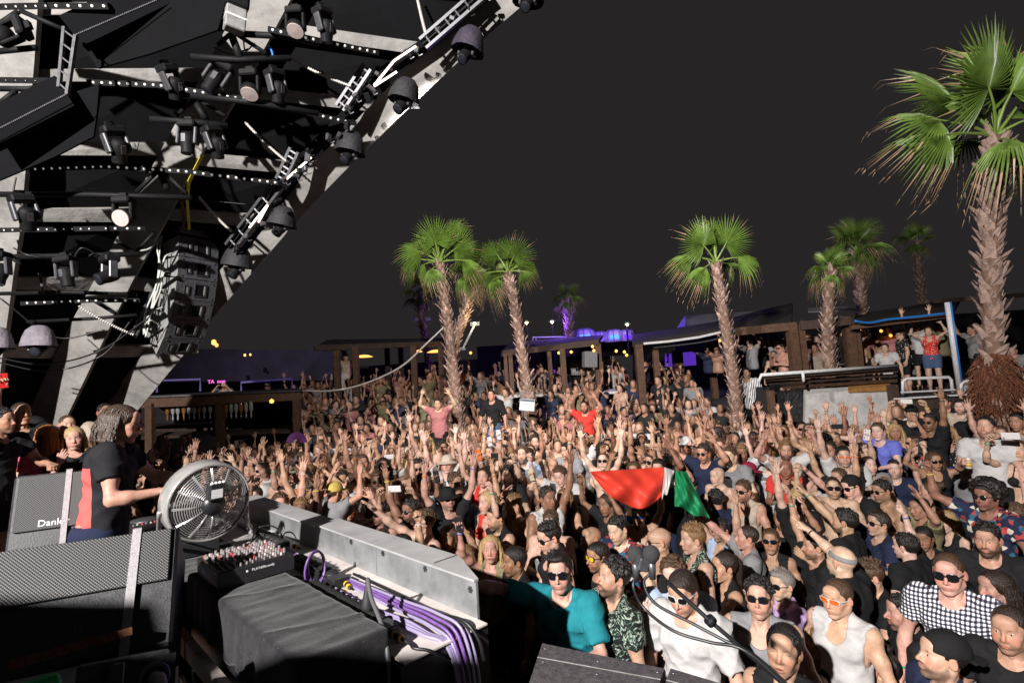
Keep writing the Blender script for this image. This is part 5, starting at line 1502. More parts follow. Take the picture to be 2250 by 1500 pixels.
# ================================================================== venue behind the crowd
M_WOODB = mat('brown_timber', (.095, .047, .025), .75, noise=(8, .5), bump=(40, .4, .01))
M_WOODD = mat('dark_timber', (.055, .032, .022), .85, noise=(6, .5), bump=(30, .5, .01))
M_ROOFD = mat('dark_thatch_roof', (.022, .016, .013), .95, noise=(14, .6), bump=(40, .8, .03))
M_DARKW = mat('dark_back_wall', (.012, .011, .012), .9, noise=(3, .4))
M_WHITEW = mat('dirty_white_board', (.58, .57, .56), .7, noise=(5, .3), bump=(20, .2, .01))
M_WHITEM = mat('white_painted_tube', (.62, .62, .63), .4, noise=(20, .2))
M_BULB = mat('warm_bulb', (.9, .5, .15), .5, emit=((1.0, .42, .08), 2.2))
M_STARL = mat('bright_lamp_glass', (1, .9, .7), .5, emit=((1.0, .72, .38), 14.0))
M_PURPW = mat('white_tent_skin', (.55, .52, .60), .7, noise=(6, .2))
M_CYANL = mat('lit_window_blue', (.1, .5, .9), .4, emit=((.08, .32, 1.0), 1.1))
M_PINK = mat('pink_neon', (.9, .2, .7), .5, emit=((1.0, .12, .75), .8))
M_PURL = mat('purple_neon', (.3, .1, .9), .5, emit=((.16, .05, .75), .55))
M_BOT = mat('bottle_glass', (.35, .36, .34), .12, noise=(10, .4), spec=.8)
M_BOTB = mat('amber_bottle_glass', (.24, .10, .03), .12, spec=.8)
M_TARP = mat('black_tarpaulin', (.03, .03, .033), .5, noise=(6, .4), bump=(12, .9, .06))
M_GREYR = mat('grey_sheet_roof', (.34, .33, .36), .6, noise=(4, .25))

def wtube(pts, r_, n=6):
 P3 = [PD(*p) for p in pts]; b = MB(); b.tube([p - P3[0] for p in P3], r_, n); return b, P3[0]
def part_bar(t, name, pa, pb, w1, w2, m, up=(0, 0, 1)):
 b = MB(); b.bar(PD(*pa) - t.location, PD(*pb) - t.location, w1, w2, up=up); return b.obj(name, m, t)
def quad_part(t, name, pts, th, m):
 b = MB(); b.sheet([PD(*p) - t.location for p in pts], th); return b.obj(name, m, t)
def post_part(t, x, ytop, d_, zb, w_, m, name='post'):
 p = PD(x, ytop, d_); b = MB(); b.box((p.x - w_ / 2 - t.location.x, p.y - w_ / 2 - t.location.y, zb - t.location.z), (p.x + w_ / 2 - t.location.x, p.y + w_ / 2 - t.location.y, p.z - t.location.z)); return b.obj(name, m, t)

# back wall of the grounds
b = MB(); b.box((-40, 29.5, 0), (-2, 30, 4.3)); b.box((-2, 29.5, 0), (9, 30, 5.0)); b.box((9, 29.5, 0), (40, 30, 5.2))
tag(b.obj('boundary_wall', M_DARKW), 'dark boundary wall far behind the pergolas', 'wall')

# ---- left bar
t = thing('left_bar', PD(500, 900, 13.2), 'timber fronted bar hut with hanging bottles at left behind the crowd', 'bar')
t.location.z = .4
part_bar(t, 'fascia_board', (300, 886, 12.6), (497, 878, 12.9), .06, .22, M_WOODB)
part_bar(t, 'fascia_board', (497.5, 876, 12.88), (662, 869, 13.2), .07, .22, M_WOODB)
part_bar(t, 'metal_capping', (300, 873, 12.55), (662, 858, 13.15), .12, .035, M_GREYM)
quad_part(t, 'roof', [(300, 874, 12.6), (662, 860, 13.2), (655, 852, 15.8), (320, 868, 15.2)], .08, M_ROOFD)
for x, y, d_ in ((483, 884, 12.9), (652, 876, 13.2), (330, 886, 12.6)):
 post_part(t, x, y, d_, 0.3, .16, M_WOODB)
quad_part(t, 'back_shelf', [(310, 930, 14.6), (655, 925, 14.9), (655, 880, 14.9), (310, 885, 14.6)], .06, M_DARKW)
quad_part(t, 'counter', [(310, 960, 13.0), (655, 945, 13.4), (655, 940, 13.9), (310, 950, 13.6)], .06, M_WOODD)
bm = None
for k, x in enumerate([368, 380, 391, 404, 416, 427, 438, 449, 462, 497, 508, 519, 530, 541, 552]):
 if bm is None:
  q = MB(); q.lathe([(.0, .34), (.042, .33), (.046, .26), (.046, .12), (.018, .06), (.015, 0), (.022, -.005), (.018, -.05), (.006, -.09), (0, -.09)], 10); bm = q.mesh('bottle', [M_BOT], True); q2 = q.mesh('bottle', [M_BOTB], True)
 o = link('bottle', bm if k % 3 else q2, loc=PD(x, 917 - (x - 368) * .035, 12.95))
 tag(o, ORDW[k] + ' upside down bottle from the left under the left bar roof', 'bottle', 'hanging bottles in the left bar')
b, p = wtube([(375, 873, 12.8), (376, 873, 12.8)], .01)
tag(link('lamp_bulb', MB().lathe([(0, .06), (.045, .03), (.055, 0), (.04, -.04), (0, -.055)], 10).mesh('lamp_bulb', [M_BULB], True), loc=PD(597, 881, 12.7)), 'round orange bulb glowing under the left bar roof', 'lamp')
# VIP deck above the left bar
t = thing('vip_deck', PD(480, 850, 16), 'dark purple lit deck behind the left bar', 'deck'); t.location.z = 2.2
b = MB(); b.box((-4.6, -.4, -.2), (3.0, 9, -.0)); b.obj('floor', M_WOODD, t)
quad_part(t, 'back_wall', [(280, 840, 23), (760, 835, 23), (760, 770, 23), (280, 765, 23)], .1, mat('purple_dark_wall', (.02, .014, .04), .9, noise=(1.2, .6)))
for k, (xa, xb, ya, yb) in enumerate(((345, 440, 836, 833), (530, 642, 840, 832))):
 b = MB(); P = [PD(xa, ya + 26, 15.6), PD(xa, ya, 15.6), PD(xb, yb, 15.8), PD(xb, yb + 26, 15.8)]; b.tube([p - t.location for p in P], .03, 6); b.obj('handrail', mat('painted_purple_light_rail_%d' % k, (.16, .13, .3), .4, emit=((.10, .04, .45), .12)), t)  # purple light caught by the rails is put in as tint and faint glow
for k, (x, y, s_) in enumerate(((430, 770, 1.3), (470, 752, 1.4), (476, 758, 1.0), (538, 780, .7), (550, 779, .6))):
 tag(link('lamp_bulb', MB().lathe([(0, .07 * s_), (.05 * s_, .04 * s_), (.05 * s_, -.04 * s_), (0, -.07 * s_)], 8).mesh('lamp_bulb', [M_BULB], True), loc=PD(x, y, 17)), ('tall orange bulb right of the speaker array bottom', 'bright orange bulb above the dark VIP deck', 'small orange bulb beside the bright one over the VIP deck', 'left of two tiny orange bulbs over the VIP deck', 'right of two tiny orange bulbs over the VIP deck')[k], 'lamp', 'small warm bulbs')
text_mesh('neon_sign', 'TA  ooo', .15, M_PINK, None, Matrix.Translation(PD(476, 838, 15.4)) @ Euler((R(90), 0, 0)).to_matrix().to_4x4(), .01)
tag(bpy.data.objects['neon_sign'], 'small pink neon lettering on the dark VIP deck', 'sign')
pl = bpy.data.lights.new('vip_purple_lamp', 'POINT'); pl.energy = 6; pl.color = (.28, .12, 1.0); pl.shadow_soft_size = .3
po = bpy.data.objects.new('vip_purple_lamp', pl); COL.objects.link(po); po.location = PD(520, 815, 17.5)

# ---- pergolas
t = thing('left_pergola', PD(850, 780, 18), 'dark timber pergola with plank roof left of the twin palm trunks', 'pergola'); t.location.z = 1.55
quad_part(t, 'roof', [(690, 762, 16.5), (1000, 752, 17.2), (1000, 742, 21.5), (720, 746, 21)], .12, M_ROOFD)
part_bar(t, 'front_beam', (692, 764, 16.4), (1000, 754, 17.1), .08, .16, M_WOODD)
for x in (740, 781, 908, 968): post_part(t, x, 764 - (x - 700) * .03, 16.6, 1.4, .17, M_WOODB)
for x in (850, 880, 1000): post_part(t, x, 760, 20, 1.4, .17, M_WOODD)
t = thing('middle_pergola', PD(1230, 780, 16), 'timber pergola bar with bottles between the two middle palms', 'pergola'); t.location.z = 1.55
quad_part(t, 'roof', [(1100, 776, 15.6), (1312, 752, 15.2), (1325, 735, 20), (1120, 752, 21)], .10, M_ROOFD)
part_bar(t, 'front_beam', (1104, 776, 15.6), (1316, 752, 15.2), .10, .17, M_WOODD)
for x, y, w_ in ((1110, 778, .1), (1121, 776, .12), (1206, 772, .12), (1235, 766, .16), (1311, 755, .20)): post_part(t, x, y, 15.3, 1.2, w_, M_WOODB)
quad_part(t, 'back_shelf', [(1240, 840, 18.6), (1390, 836, 18.6), (1390, 780, 18.6), (1240, 784, 18.6)], .06, M_DARKW)
quad_part(t, 'counter', [(1120, 868, 14.9), (1390, 858, 14.9), (1390, 853, 15.6), (1120, 862, 15.6)], .07, M_WHITEP)
q = MB(); q.lathe([(.042, 0), (.042, .2), (.016, .27), (.014, .34), (0, .34)], 8); sm = q.mesh('bottle', [mat('pale_bottle_glass', (.5, .5, .48), .15)], True)
for k in range(26):
 x = (1256 + (k % 7) * 4.5) if k < 14 else (1322 + (k % 6) * 5.2); y = (812 if k % 14 < 7 else 824) - (8 if k >= 14 else 0)
 tag(link('bottle', sm, loc=PD(x, y, 18.3)), ORDW[k] + ' pale bottle counted from the left along the middle bar shelves', 'bottle', 'bottles on the middle bar shelf')
t2 = thing('hung_loudspeaker', PD(1296, 806, 15.0), 'grey loudspeaker hanging on the middle bar post', 'loudspeaker')
b = MB(); b.box((-.19, -.15, -.02), (.19, .15, .44), Euler((0, R(4), R(10))).to_matrix().to_4x4(), 0, .02); b.obj('cabinet', mat('grey_speaker_grille', (.17, .17, .18), .7, noise=(60, .4)), t2)
b = MB(); b.box((-.03, .15, .1), (.03, .32, .16)); b.obj('bracket', M_BLACKM, t2)
t = thing('right_pergola', PD(1500, 780, 16), 'dark thatched pergola with pale roof edge left of the central right palm', 'pergola'); t.location.z = 1.55
quad_part(t, 'roof', [(1395, 760, 14.9), (1600, 726, 14.0), (1860, 700, 13.8), (1700, 683, 20), (1400, 735, 21)], .10, M_ROOFD) if False else None
b = MB(); P = [PD(*p) - t.location for p in ((1390, 762, 14.9), (1590, 732, 14.2), (1740, 716, 13.9), (1742, 672, 20), (1690, 684, 20), (1580, 712, 20), (1390, 742, 21))]
b.add(P + [p + Vector((0, 0, .12)) for p in P], [tuple(range(7)), tuple(range(13, 6, -1))] + [((i + 1) % 7, i, 7 + i, 7 + (i + 1) % 7) for i in range(7)]); b.obj('roof', M_ROOFD, t)
for x, y, d_, w_ in ((1402, 757, 14.7, .20), (1439, 766, 14.9, .15), (1487, 770, 18, .3), (1560, 745, 17, .18)): post_part(t, x, y, d_, 1.2, w_, M_WOODB)
for k, pts in enumerate(([(1414, 755, 14.2), (1470, 750, 14.1), (1535, 741, 14.0), (1592, 728, 13.9)], [(1612, 727, 13.8), (1670, 722, 13.7), (1735, 717, 13.6)])):
 b = MB(); b.tube([PD(*p) - t.location for p in pts], .035, 6); b.obj('pale_edge_tube', M_WHITEM, t)
b = MB(); b.tube(curve_pts([PD(*p) - t.location for p in ((1436, 764, 14), (1500, 757, 14), (1550, 750, 13.9), (1600, 738, 13.8))], 20), .018, 6); b.obj('cable_line', M_GREYM, t)
b = MB(); b.tube([PD(*p) - t.location for p in ((1615, 733, 13.7), (1680, 727, 13.6), (1735, 722, 13.5))], .035, 6); b.obj('blue_cable_run', M_BLUEC, t)
# grey sheet roof behind
t = thing('grey_roof_hall', PD(1590, 705, 24), 'pale grey sheet roofed hall with purple lit gable behind the pergola', 'building'); t.location.z = 1.5
quad_part(t, 'roof', [(1505, 722, 23), (1660, 712, 23), (1695, 681, 26), (1506, 693, 26)], .1, M_GREYR)
quad_part(t, 'gable', [(1484, 726, 23), (1505, 722, 23), (1506, 693, 26), (1500, 700, 26)], .1, mat('painted_purple_light_gable', (.3, .22, .6), .6, emit=((.10, .05, .5), .6)))  # purple light on the gable is painted in as colour and glow
quad_part(t, 'wall', [(1484, 800, 23.2), (1700, 790, 23.2), (1660, 712, 23.2), (1484, 726, 23.2)], .1, M_DARKW)
quad_part(t, 'purple_opening', [(1462, 806, 19), (1530, 802, 19), (1528, 772, 19), (1462, 778, 19)], .05, M_PURL)
# right upper structure
t = thing('upper_terrace_roof', PD(1990, 700, 14), 'dark flat roof with timber posts over the upper right terrace', 'pergola'); t.location.z = 1.95
quad_part(t, 'roof', [(1870, 716, 13.2), (2090, 690, 13.0), (2110, 655, 20), (1880, 690, 21)], .12, M_ROOFD)
part_bar(t, 'front_beam', (1868, 720, 13.1), (2086, 694, 12.9), .07, .10, M_WOODB)
part_bar(t, 'timber_lintel', (1615, 729, 13.7), (1750, 716, 13.4), .10, .20, M_WOODB)
part_bar(t, 'timber_lintel', (1758, 716, 13.4), (1868, 704, 13.2), .10, .22, M_WOODD)
for x, y, w_ in ((1738, 712, .22), (1758, 712, .15), (1861, 700, .22), (1878, 716, .16)): post_part(t, x, y, 13.5, 1.9, w_, M_WOODB)
part_bar(t, 'back_beam', (2050, 662, 16), (2290, 645, 15), .08, .12, M_WOODD)
quad_part(t, 'pale_sheet', [(1776, 684, 20), (1884, 680, 20), (1884, 672, 21), (1776, 676, 21)], .05, M_GREYR)
b = MB(); b.tube(curve_pts([PD(*p) - t.location for p in ((1878, 705, 12.8), (1910, 709, 12.8), (1950, 702, 12.8), (2010, 696, 12.7), (2078, 688, 12.6))], 30), .030, 6); b.obj('blue_cable_run', M_BLUEC, t, smooth=True)
for k, (x, y, d_) in enumerate(((2185, 490, 16), (2236, 560, 14), (2232, 620, 14))):
 pass
t = thing('conduit_pole', PD(2085, 668, 12.4), 'white pole with a blue cable running down it on the right terrace', 'pole'); t.location.z = 1.9
P = [PD(2082, 664, 12.4), PD(2110, 862, 12.6)]
b = MB(); b.tube([p - t.location for p in P], .065, 10); b.obj('pole', M_WHITEM, t, smooth=True)
b = MB(); b.tube([p - t.location - FW * .07 + RT * .015 for p in P], .022, 6); b.obj('blue_cable', M_BLUEC, t, smooth=True)
for k, (xa, xb, ya, yb, lab) in enumerate(((1984, 2090, 832, 828, 'white tubular railing left of the blue cabled pole'), (2112, 2300, 838, 826, 'white tubular railing behind the big right palm'))):
 t = thing('terrace_railing', PD(xa, 862, 11.6), lab, 'railing')
 b = MB(); P = [PD(xa, ya + 34, 11.6), PD(xa, ya + 6, 11.6), PD(xa + 6, ya, 11.6), PD(xb - 6, yb, 11.6), PD(xb, yb + 6, 11.6), PD(xb + 3, yb + 34, 11.6)]
 b.tube([p - t.location for p in P], .035, 8); b.obj('tube_frame', M_WHITEM, t, smooth=True)
 b = MB(); b.tube([PD(xa - 4, ya + 30, 11.5) - t.location, PD(xb + 8, yb + 28, 11.5) - t.location], .02, 6); b.obj('bottom_tube', M_WHITEM, t)
 if k: quad_part(t, 'pale_panel', [(2120, 872, 11.8), (2300, 862, 11.8), (2300, 832, 11.8), (2120, 842, 11.8)], .03, mat('pale_railing_panel', (.36, .36, .40), .6))
t = thing('deck_edge', PD(2000, 880, 11.4), 'dark timber deck edge with a white stripe below the right railing', 'deck edge'); t.location.z = 0
part_bar(t, 'edge_stripe', (1965, 876, 11.3), (2300, 856, 11.3), .04, .035, M_WHITEM)
quad_part(t, 'edge_boards', [(1965, 960, 11.4), (2300, 950, 11.4), (2300, 858, 11.4), (1965, 878, 11.4)], .05, M_WOODD)
# right bar hut
t = thing('right_bar', PD(1820, 860, 11.4), 'bar with white tube rail, plank front and white board wall at right', 'bar'); t.location.z = .0
b = MB(); b.tube([PD(*p) - t.location for p in ((1668, 838, 10.9), (1672, 824, 10.9), (1973, 803, 11.2))], .04, 8); b.obj('tube_rail', M_WHITEM, t, smooth=True)
b = MB(); b.tube([PD(1764, 818, 10.9) - t.location, PD(1766, 838, 10.9) - t.location], .03, 8); b.obj('tube_post', M_WHITEM, t, smooth=True)
part_bar(t, 'plank', (1682, 832, 11.1), (1972, 812, 11.4), .04, .10, M_WOODB)
part_bar(t, 'plank', (1690, 842, 11.3), (1970, 824, 11.6), .04, .07, M_WOODD)
part_bar(t, 'plank', (1720, 851, 11.5), (1970, 836, 11.8), .04, .07, M_WOODB)
quad_part(t, 'counter_top', [(1675, 828, 10.95), (1972, 806, 11.25), (1960, 800, 12.4), (1690, 820, 12.2)], .05, M_WOODD)
quad_part(t, 'white_wall', [(1766, 960, 11.7), (1958, 950, 11.9), (1956, 846, 11.9), (1768, 854, 11.7)], .06, M_WHITEW)
quad_part(t, 'wood_panel', [(1866, 862, 11.75), (1956, 858, 11.83), (1956, 842, 11.83), (1866, 845, 11.75)], .04, mat('orange_plank', (.36, .17, .05), .7, noise=(8, .4)))
quad_part(t, 'tarpaulin', [(1690, 930, 11.5), (1762, 925, 11.6), (1764, 853, 11.6), (1702, 862, 11.5)], .04, M_TARP)
quad_part(t, 'side_wall', [(1660, 960, 11.6), (1700, 955, 11.6), (1690, 850, 11.6), (1664, 850, 11.6)], .06, M_DARKW)
post_part(t, 1692, 858, 11.2, 0, .12, M_WOODB); post_part(t, 1960, 845, 11.7, 0, .16, M_WOODD)
# purple dome tents
for k, (x, y, w_, h_, lab) in enumerate(((1285, 738, 46, 30, 'purple lit dome tent left with turquoise window, beside the purple palm'), (1320, 740, 26, 22, 'small purple lit dome tent second from the left'), (1349, 738, 38, 26, 'purple lit dome tent third from the left with turquoise window'), (1378, 737, 30, 24, 'purple lit dome tent at the right end under the green lamp'))):
 c = PD(x, y + h_ / 2, 25); sc = 25 / FPX
 t = thing('dome_tent', c, lab, 'tent', 'purple lit dome tents'); b = MB()
 W2, H2 = w_ * sc / 2, h_ * sc
 prof = [(1.0, 0), (1.02, .3), (.98, .6), (.85, .85), (.5, .98), (0, 1.0)]
 b.lathe([(r_ * W2, z * H2) for r_, z in prof], 18); b.obj('tent_skin', M_PURPW, t, smooth=True)
 b = MB(); b.box((-W2 * .6, -W2 * 1.02, H2 * .18), (W2 * .45, -W2 * .88, H2 * .55), ch=.02); b.obj('lit_window', M_CYANL if k % 2 == 0 else M_PURL, t)
 b = MB()
 for a in (0, 40, 80, 120, 160): b.tube([Vector((math.cos(R(a + 180)) * r_ * W2 * 1.03, math.sin(R(a + 180)) * r_ * W2 * 1.03, z * H2 * 1.02)) for r_, z in prof], .03, 5)
 b.obj('tent_ribs', mat('tent_rib_%d' % k, (.25, .2, .5), .5), t)
for k, (x, y, d_, e, col) in enumerate(((1330, 700, 22, 420, (.22, .08, 1.0)), (1230, 715, 21, 140, (.2, .08, 1.0)))):
 pl = bpy.data.lights.new('tent_purple_lamp', 'POINT'); pl.energy = e; pl.color = col; pl.shadow_soft_size = .3
 po = bpy.data.objects.new('tent_purple_lamp', pl); COL.objects.link(po); po.location = PD(x, y, d_)
t = thing('tube_fence', PD(1200, 750, 22), 'purple lit tube fence left of the dome tents', 'fence'); t.location.z = 3
b = MB()
for x in (1171, 1178, 1243): b.tube([PD(x, 760, 22) - t.location, PD(x, 741, 22) - t.location], .03, 5)
b.tube([PD(1171, 741, 22) - t.location, PD(1245, 740, 22) - t.location], .03, 5); b.obj('fence_tubes', mat('fence_paint', (.4, .4, .45), .5), t)
# lamps on poles
for k, (x, y, d_, lab) in enumerate(((1043, 711, 13.6, 'dazzling warm lamp on the tilted panel right of the twin palms'), (1157, 709, 22, 'left warm lamp on a pole behind the middle pergola'), (1213, 707, 22, 'right warm lamp on a pole behind the middle pergola'), (1378, 713, 24, 'warm lamp with a green shade above the purple tents'))):
 t = thing('pole_lamp', PD(x, y, d_), lab, 'lamp'); k2 = d_ / 22
 b = MB(); b.lathe([(0, .07 * k2), (.07 * k2, 0), (0, -.07 * k2)], 10); b.obj('lamp_glass', M_STARL, t, smooth=True)
 b = MB(); b.lathe([(.03 * k2, .10 * k2), (.16 * k2, .03 * k2), (.17 * k2, .02 * k2), (.03, .12 * k2)], 12) if k else b.box((-.12, .03, -.05), (.12, .08, .05))
 b.obj('lamp_hood', mat('lamp_hood_%d' % k, (.05, .14, .09) if k == 3 else (.06, .08, .08), .6), t)
 if k: b = MB(); b.tube([(0, .1, .1), (0, .1, -3.0)], .04, 6); b.obj('pole', M_BLACKM, t)
 pl = bpy.data.lights.new('pole_lamp_light', 'POINT'); pl.energy = 14; pl.color = (1, .75, .45); pl.shadow_soft_size = .08
 po = bpy.data.objects.new('pole_lamp_light', pl); COL.objects.link(po); po.location = PD(x, y - 2, d_ - .25)
t = thing('tilted_panel', PD(1018, 765, 13.8), 'tilted silver lighting panel strapped to the twin palm trunks', 'lamp panel')
b = MB(); b.bar(Vector((0, 0, 0)), PD(1042, 716, 13.7) - t.location, .20, .05, up=FW.cross(RT * .4 + UP)); b.obj('panel', mat('silver_mesh_panel', (.40, .41, .42), .5, metal=.5, noise=(25, .5)), t)
b = MB(); b.tube([Vector((0, -.05, 0)), PD(1042, 716, 13.6) - t.location], .02, 6); b.obj('panel_edge', M_WHITEM, t)
b = MB(); b.box((-.22, -.05, -.05), (.05, .08, .02)); b.obj('clamp', M_GREYM, t)
for k, (x, y, d_) in enumerate(((1228, 775, 15.5), (1255, 773, 15.6), (1354, 771, 15), (1372, 773, 15), (1377, 780, 15.5), (1582, 748, 13.6), (1890, 722, 14.5), (1936, 727, 14.5), (1957, 737, 14.5), (1034, 775, 17), (1302, 761, 15.0), (1305, 770, 14.9))):
 s_ = d_ / 15 * .9
 tag(link('lamp_bulb', MB().lathe([(0, .055 * s_), (.045 * s_, .02 * s_), (.045 * s_, -.02 * s_), (0, -.055 * s_)], 8).mesh('lamp_bulb', [M_BULB], True), loc=PD(x, y, d_)), ORDW[k] + ' small round orange bulb in the string under the pergola roofs', 'lamp', 'orange bulbs under the pergola roofs')
for k, (x, y, w_) in enumerate(((958, 772, .30), (800, 783, .28), (1600 - 680, 772, .12))):
 t = thing('pendant_lamp', PD(x, y, 17), ('wide orange pendant lamp under the left pergola by the palm', 'wide orange pendant lamp at the left end of the left pergola', 'small dim pendant lamp in the left pergola')[k], 'lamp')
 b = MB(); b.lathe([(0, .06), (w_ * .5, .04), (w_, -.02), (0, -.01)], 14); b.obj('shade', M_BULB, t, smooth=True)
 b = MB(); b.tube([(0, 0, .05), (0, 0, .45)], .008, 5); b.obj('cord', M_CABK, t)
t = thing('palm_poster', PD(1158, 889, 11.9), 'white poster with a dark top strip tied to the middle palm', 'sign')
b = MB(); b.box((-.17, -.015, -.13), (.17, .0, .13), Euler((0, R(8), 0)).to_matrix().to_4x4()); b.obj('sheet', mat('poster_white', (.55, .55, .57), .6, noise=(8, .15)), t)
b = MB(); b.box((-.165, -.019, .075), (.165, -.0155, .122), Euler((0, R(8), 0)).to_matrix().to_4x4()); b.obj('dark_strip', mat('poster_strip', (.05, .09, .11), .6), t)
for (x, z, w_) in ((0, .02, .1), (0, -.02, .012), (0, -.06, .03)):
 b = MB(); b.box((x - w_, -.019, z - .006), (x + w_, -.0155, z + .006), Euler((0, R(8), 0)).to_matrix().to_4x4()); b.obj('print_line', mat('poster_grey', (.3, .3, .32), .6), t)
cable([(974, 720, 12.3), (940, 752, 12.4), (880, 806, 12.6), (800, 843, 12.8), (730, 858, 12.9), (664, 858, 13.1)], .022, 'pale cable slung from the twin palms to the left bar', mat('pale_slung_cable', (.50, .47, .44), .6))

# ================================================================== palms
M_TRUNK = mat('palm_trunk_fibre', (.20, .12, .085), .9, noise=(9, .5), bump=(30, .9, .03))
M_BOOT = mat('palm_leaf_base', (.47, .33, .27), .8, noise=(7, .55), bump=(40, .5, .01))
M_FIBRE = mat('brown_palm_fibre', (.19, .068, .03), .9, noise=(20, .6), bump=(50, 1.0, .03))
def frond_mat(name, c, var=.4):
 m = mat(name, c, .42, noise=(3.5, var))
 N, L, b = nodes_of(m); src = b.inputs['Base Color'].links[0].from_socket
 oi = N.new('ShaderNodeObjectInfo'); mr = N.new('ShaderNodeMapRange'); mr.inputs[3].default_value = .6; mr.inputs[4].default_value = 1.35; L.new(oi.outputs['Random'], mr.inputs[0])
 x = N.new('ShaderNodeMix'); x.data_type = 'RGBA'; x.blend_type = 'MULTIPLY'; x.inputs[0].default_value = 1; L.new(src, x.inputs[6]); L.new(mr.outputs[0], x.inputs[7]); L.new(x.outputs[2], b.inputs['Base Color'])
 return m
M_FR = frond_mat('palm_green', (.13, .22, .036)); M_FRD = frond_mat('palm_dry_tip', (.42, .28, .16)); M_PET = mat('palm_stalk', (.20, .30, .06), .45)
def frond_mesh(seed, droop, dry, span=128, n=38, Lp=.6, Rf=.82, fold=.12):
 rg = random.Random(seed); b = MB()
 b.tube([(0, 0, 0), (Lp * .35, 0, .04), (Lp * .7, 0, .05), (Lp, 0, .03), (Lp + .12, 0, .01)], [.028, .022, .016, .013, .006], 6, 2)
 hub = Vector((Lp, 0, .03)); r1 = .40
 for i in range(n):
  a0 = R(-span + 2 * span * i / n); a1 = R(-span + 2 * span * (i + 1) / n); am = (a0 + a1) / 2 + rg.uniform(-.02, .02)
  rl = Rf * (1 - .28 * abs(am / R(span)) ** 2) * rg.uniform(.88, 1.05)
  def P(a, r_, dz):
   q = r_ / Rf
   z = .03 - droop * q * q * .6 - .20 * fold * abs(math.sin(a)) * q + dz
   x = hub.x + r_ * math.cos(a) * (1 - .25 * droop * q * q); y = r_ * math.sin(a) * (1 - .1 * droop * q)
   return Vector((x, y, z))
  pl = .016
  k = r1 * rl; dr = rg.random() < dry
  tip_r = rl; dd = droop * .25 * rg.uniform(.2, 1.3)
  vs = [P(am, .02, 0), P(a0, k, -pl), P(am, k, pl), P(a1, k, -pl), P(am + (a0 - am) * .46, k + (tip_r - k) * .5, -pl * .4 - dd * .25), P(am, k + (tip_r - k) * .5, pl * .8 - dd * .25), P(am + (a1 - am) * .46, k + (tip_r - k) * .5, -pl * .4 - dd * .25), P(am, tip_r, -dd - (dr * rg.uniform(.05, .22)))]
  m2 = 1 if dr else 0
  b.add(vs, [(0, 1, 2), (0, 2, 3), (1, 4, 5, 2), (2, 5, 6, 3)], 0)
  b.add([vs[4], vs[5], vs[6], vs[7]], [(0, 3, 1), (1, 3, 2)], m2)
  if dr:
   e = vs[7] + Vector((rg.uniform(-.03, .03), rg.uniform(-.03, .03), -rg.uniform(.06, .2)))
   b.add([vs[7] + Vector((0, .006, 0)), vs[7] - Vector((0, .006, 0)), e], [(0, 1, 2)], 1)
 return b.mesh('frond', [M_FR, M_FRD, M_PET])
FR_UP = [frond_mesh(s, .10 + .12 * (s % 3), .10, fold=.3) for s in range(4)]
FR_MID = [frond_mesh(10 + s, .45 + .2 * s, .35, fold=.8) for s in range(3)]
FR_LOW = [frond_mesh(20 + s, .9 + .25 * s, .75, n=32, fold=1.2) for s in range(3)]
q = MB(); q.add([(-.055, 0, 0), (.055, 0, 0), (.045, -.035, .10), (-.045, -.035, .10), (0, .012, 0), (0, -.055, .10), (.012, -.075, .19), (-.014, -.078, .18)], [(0, 4, 5, 3), (4, 1, 2, 5), (3, 5, 7), (5, 2, 6), (5, 6, 7), (0, 3, 2, 1)])
BOOT = q.mesh('leaf_base', [M_BOOT])
BOOTV = q
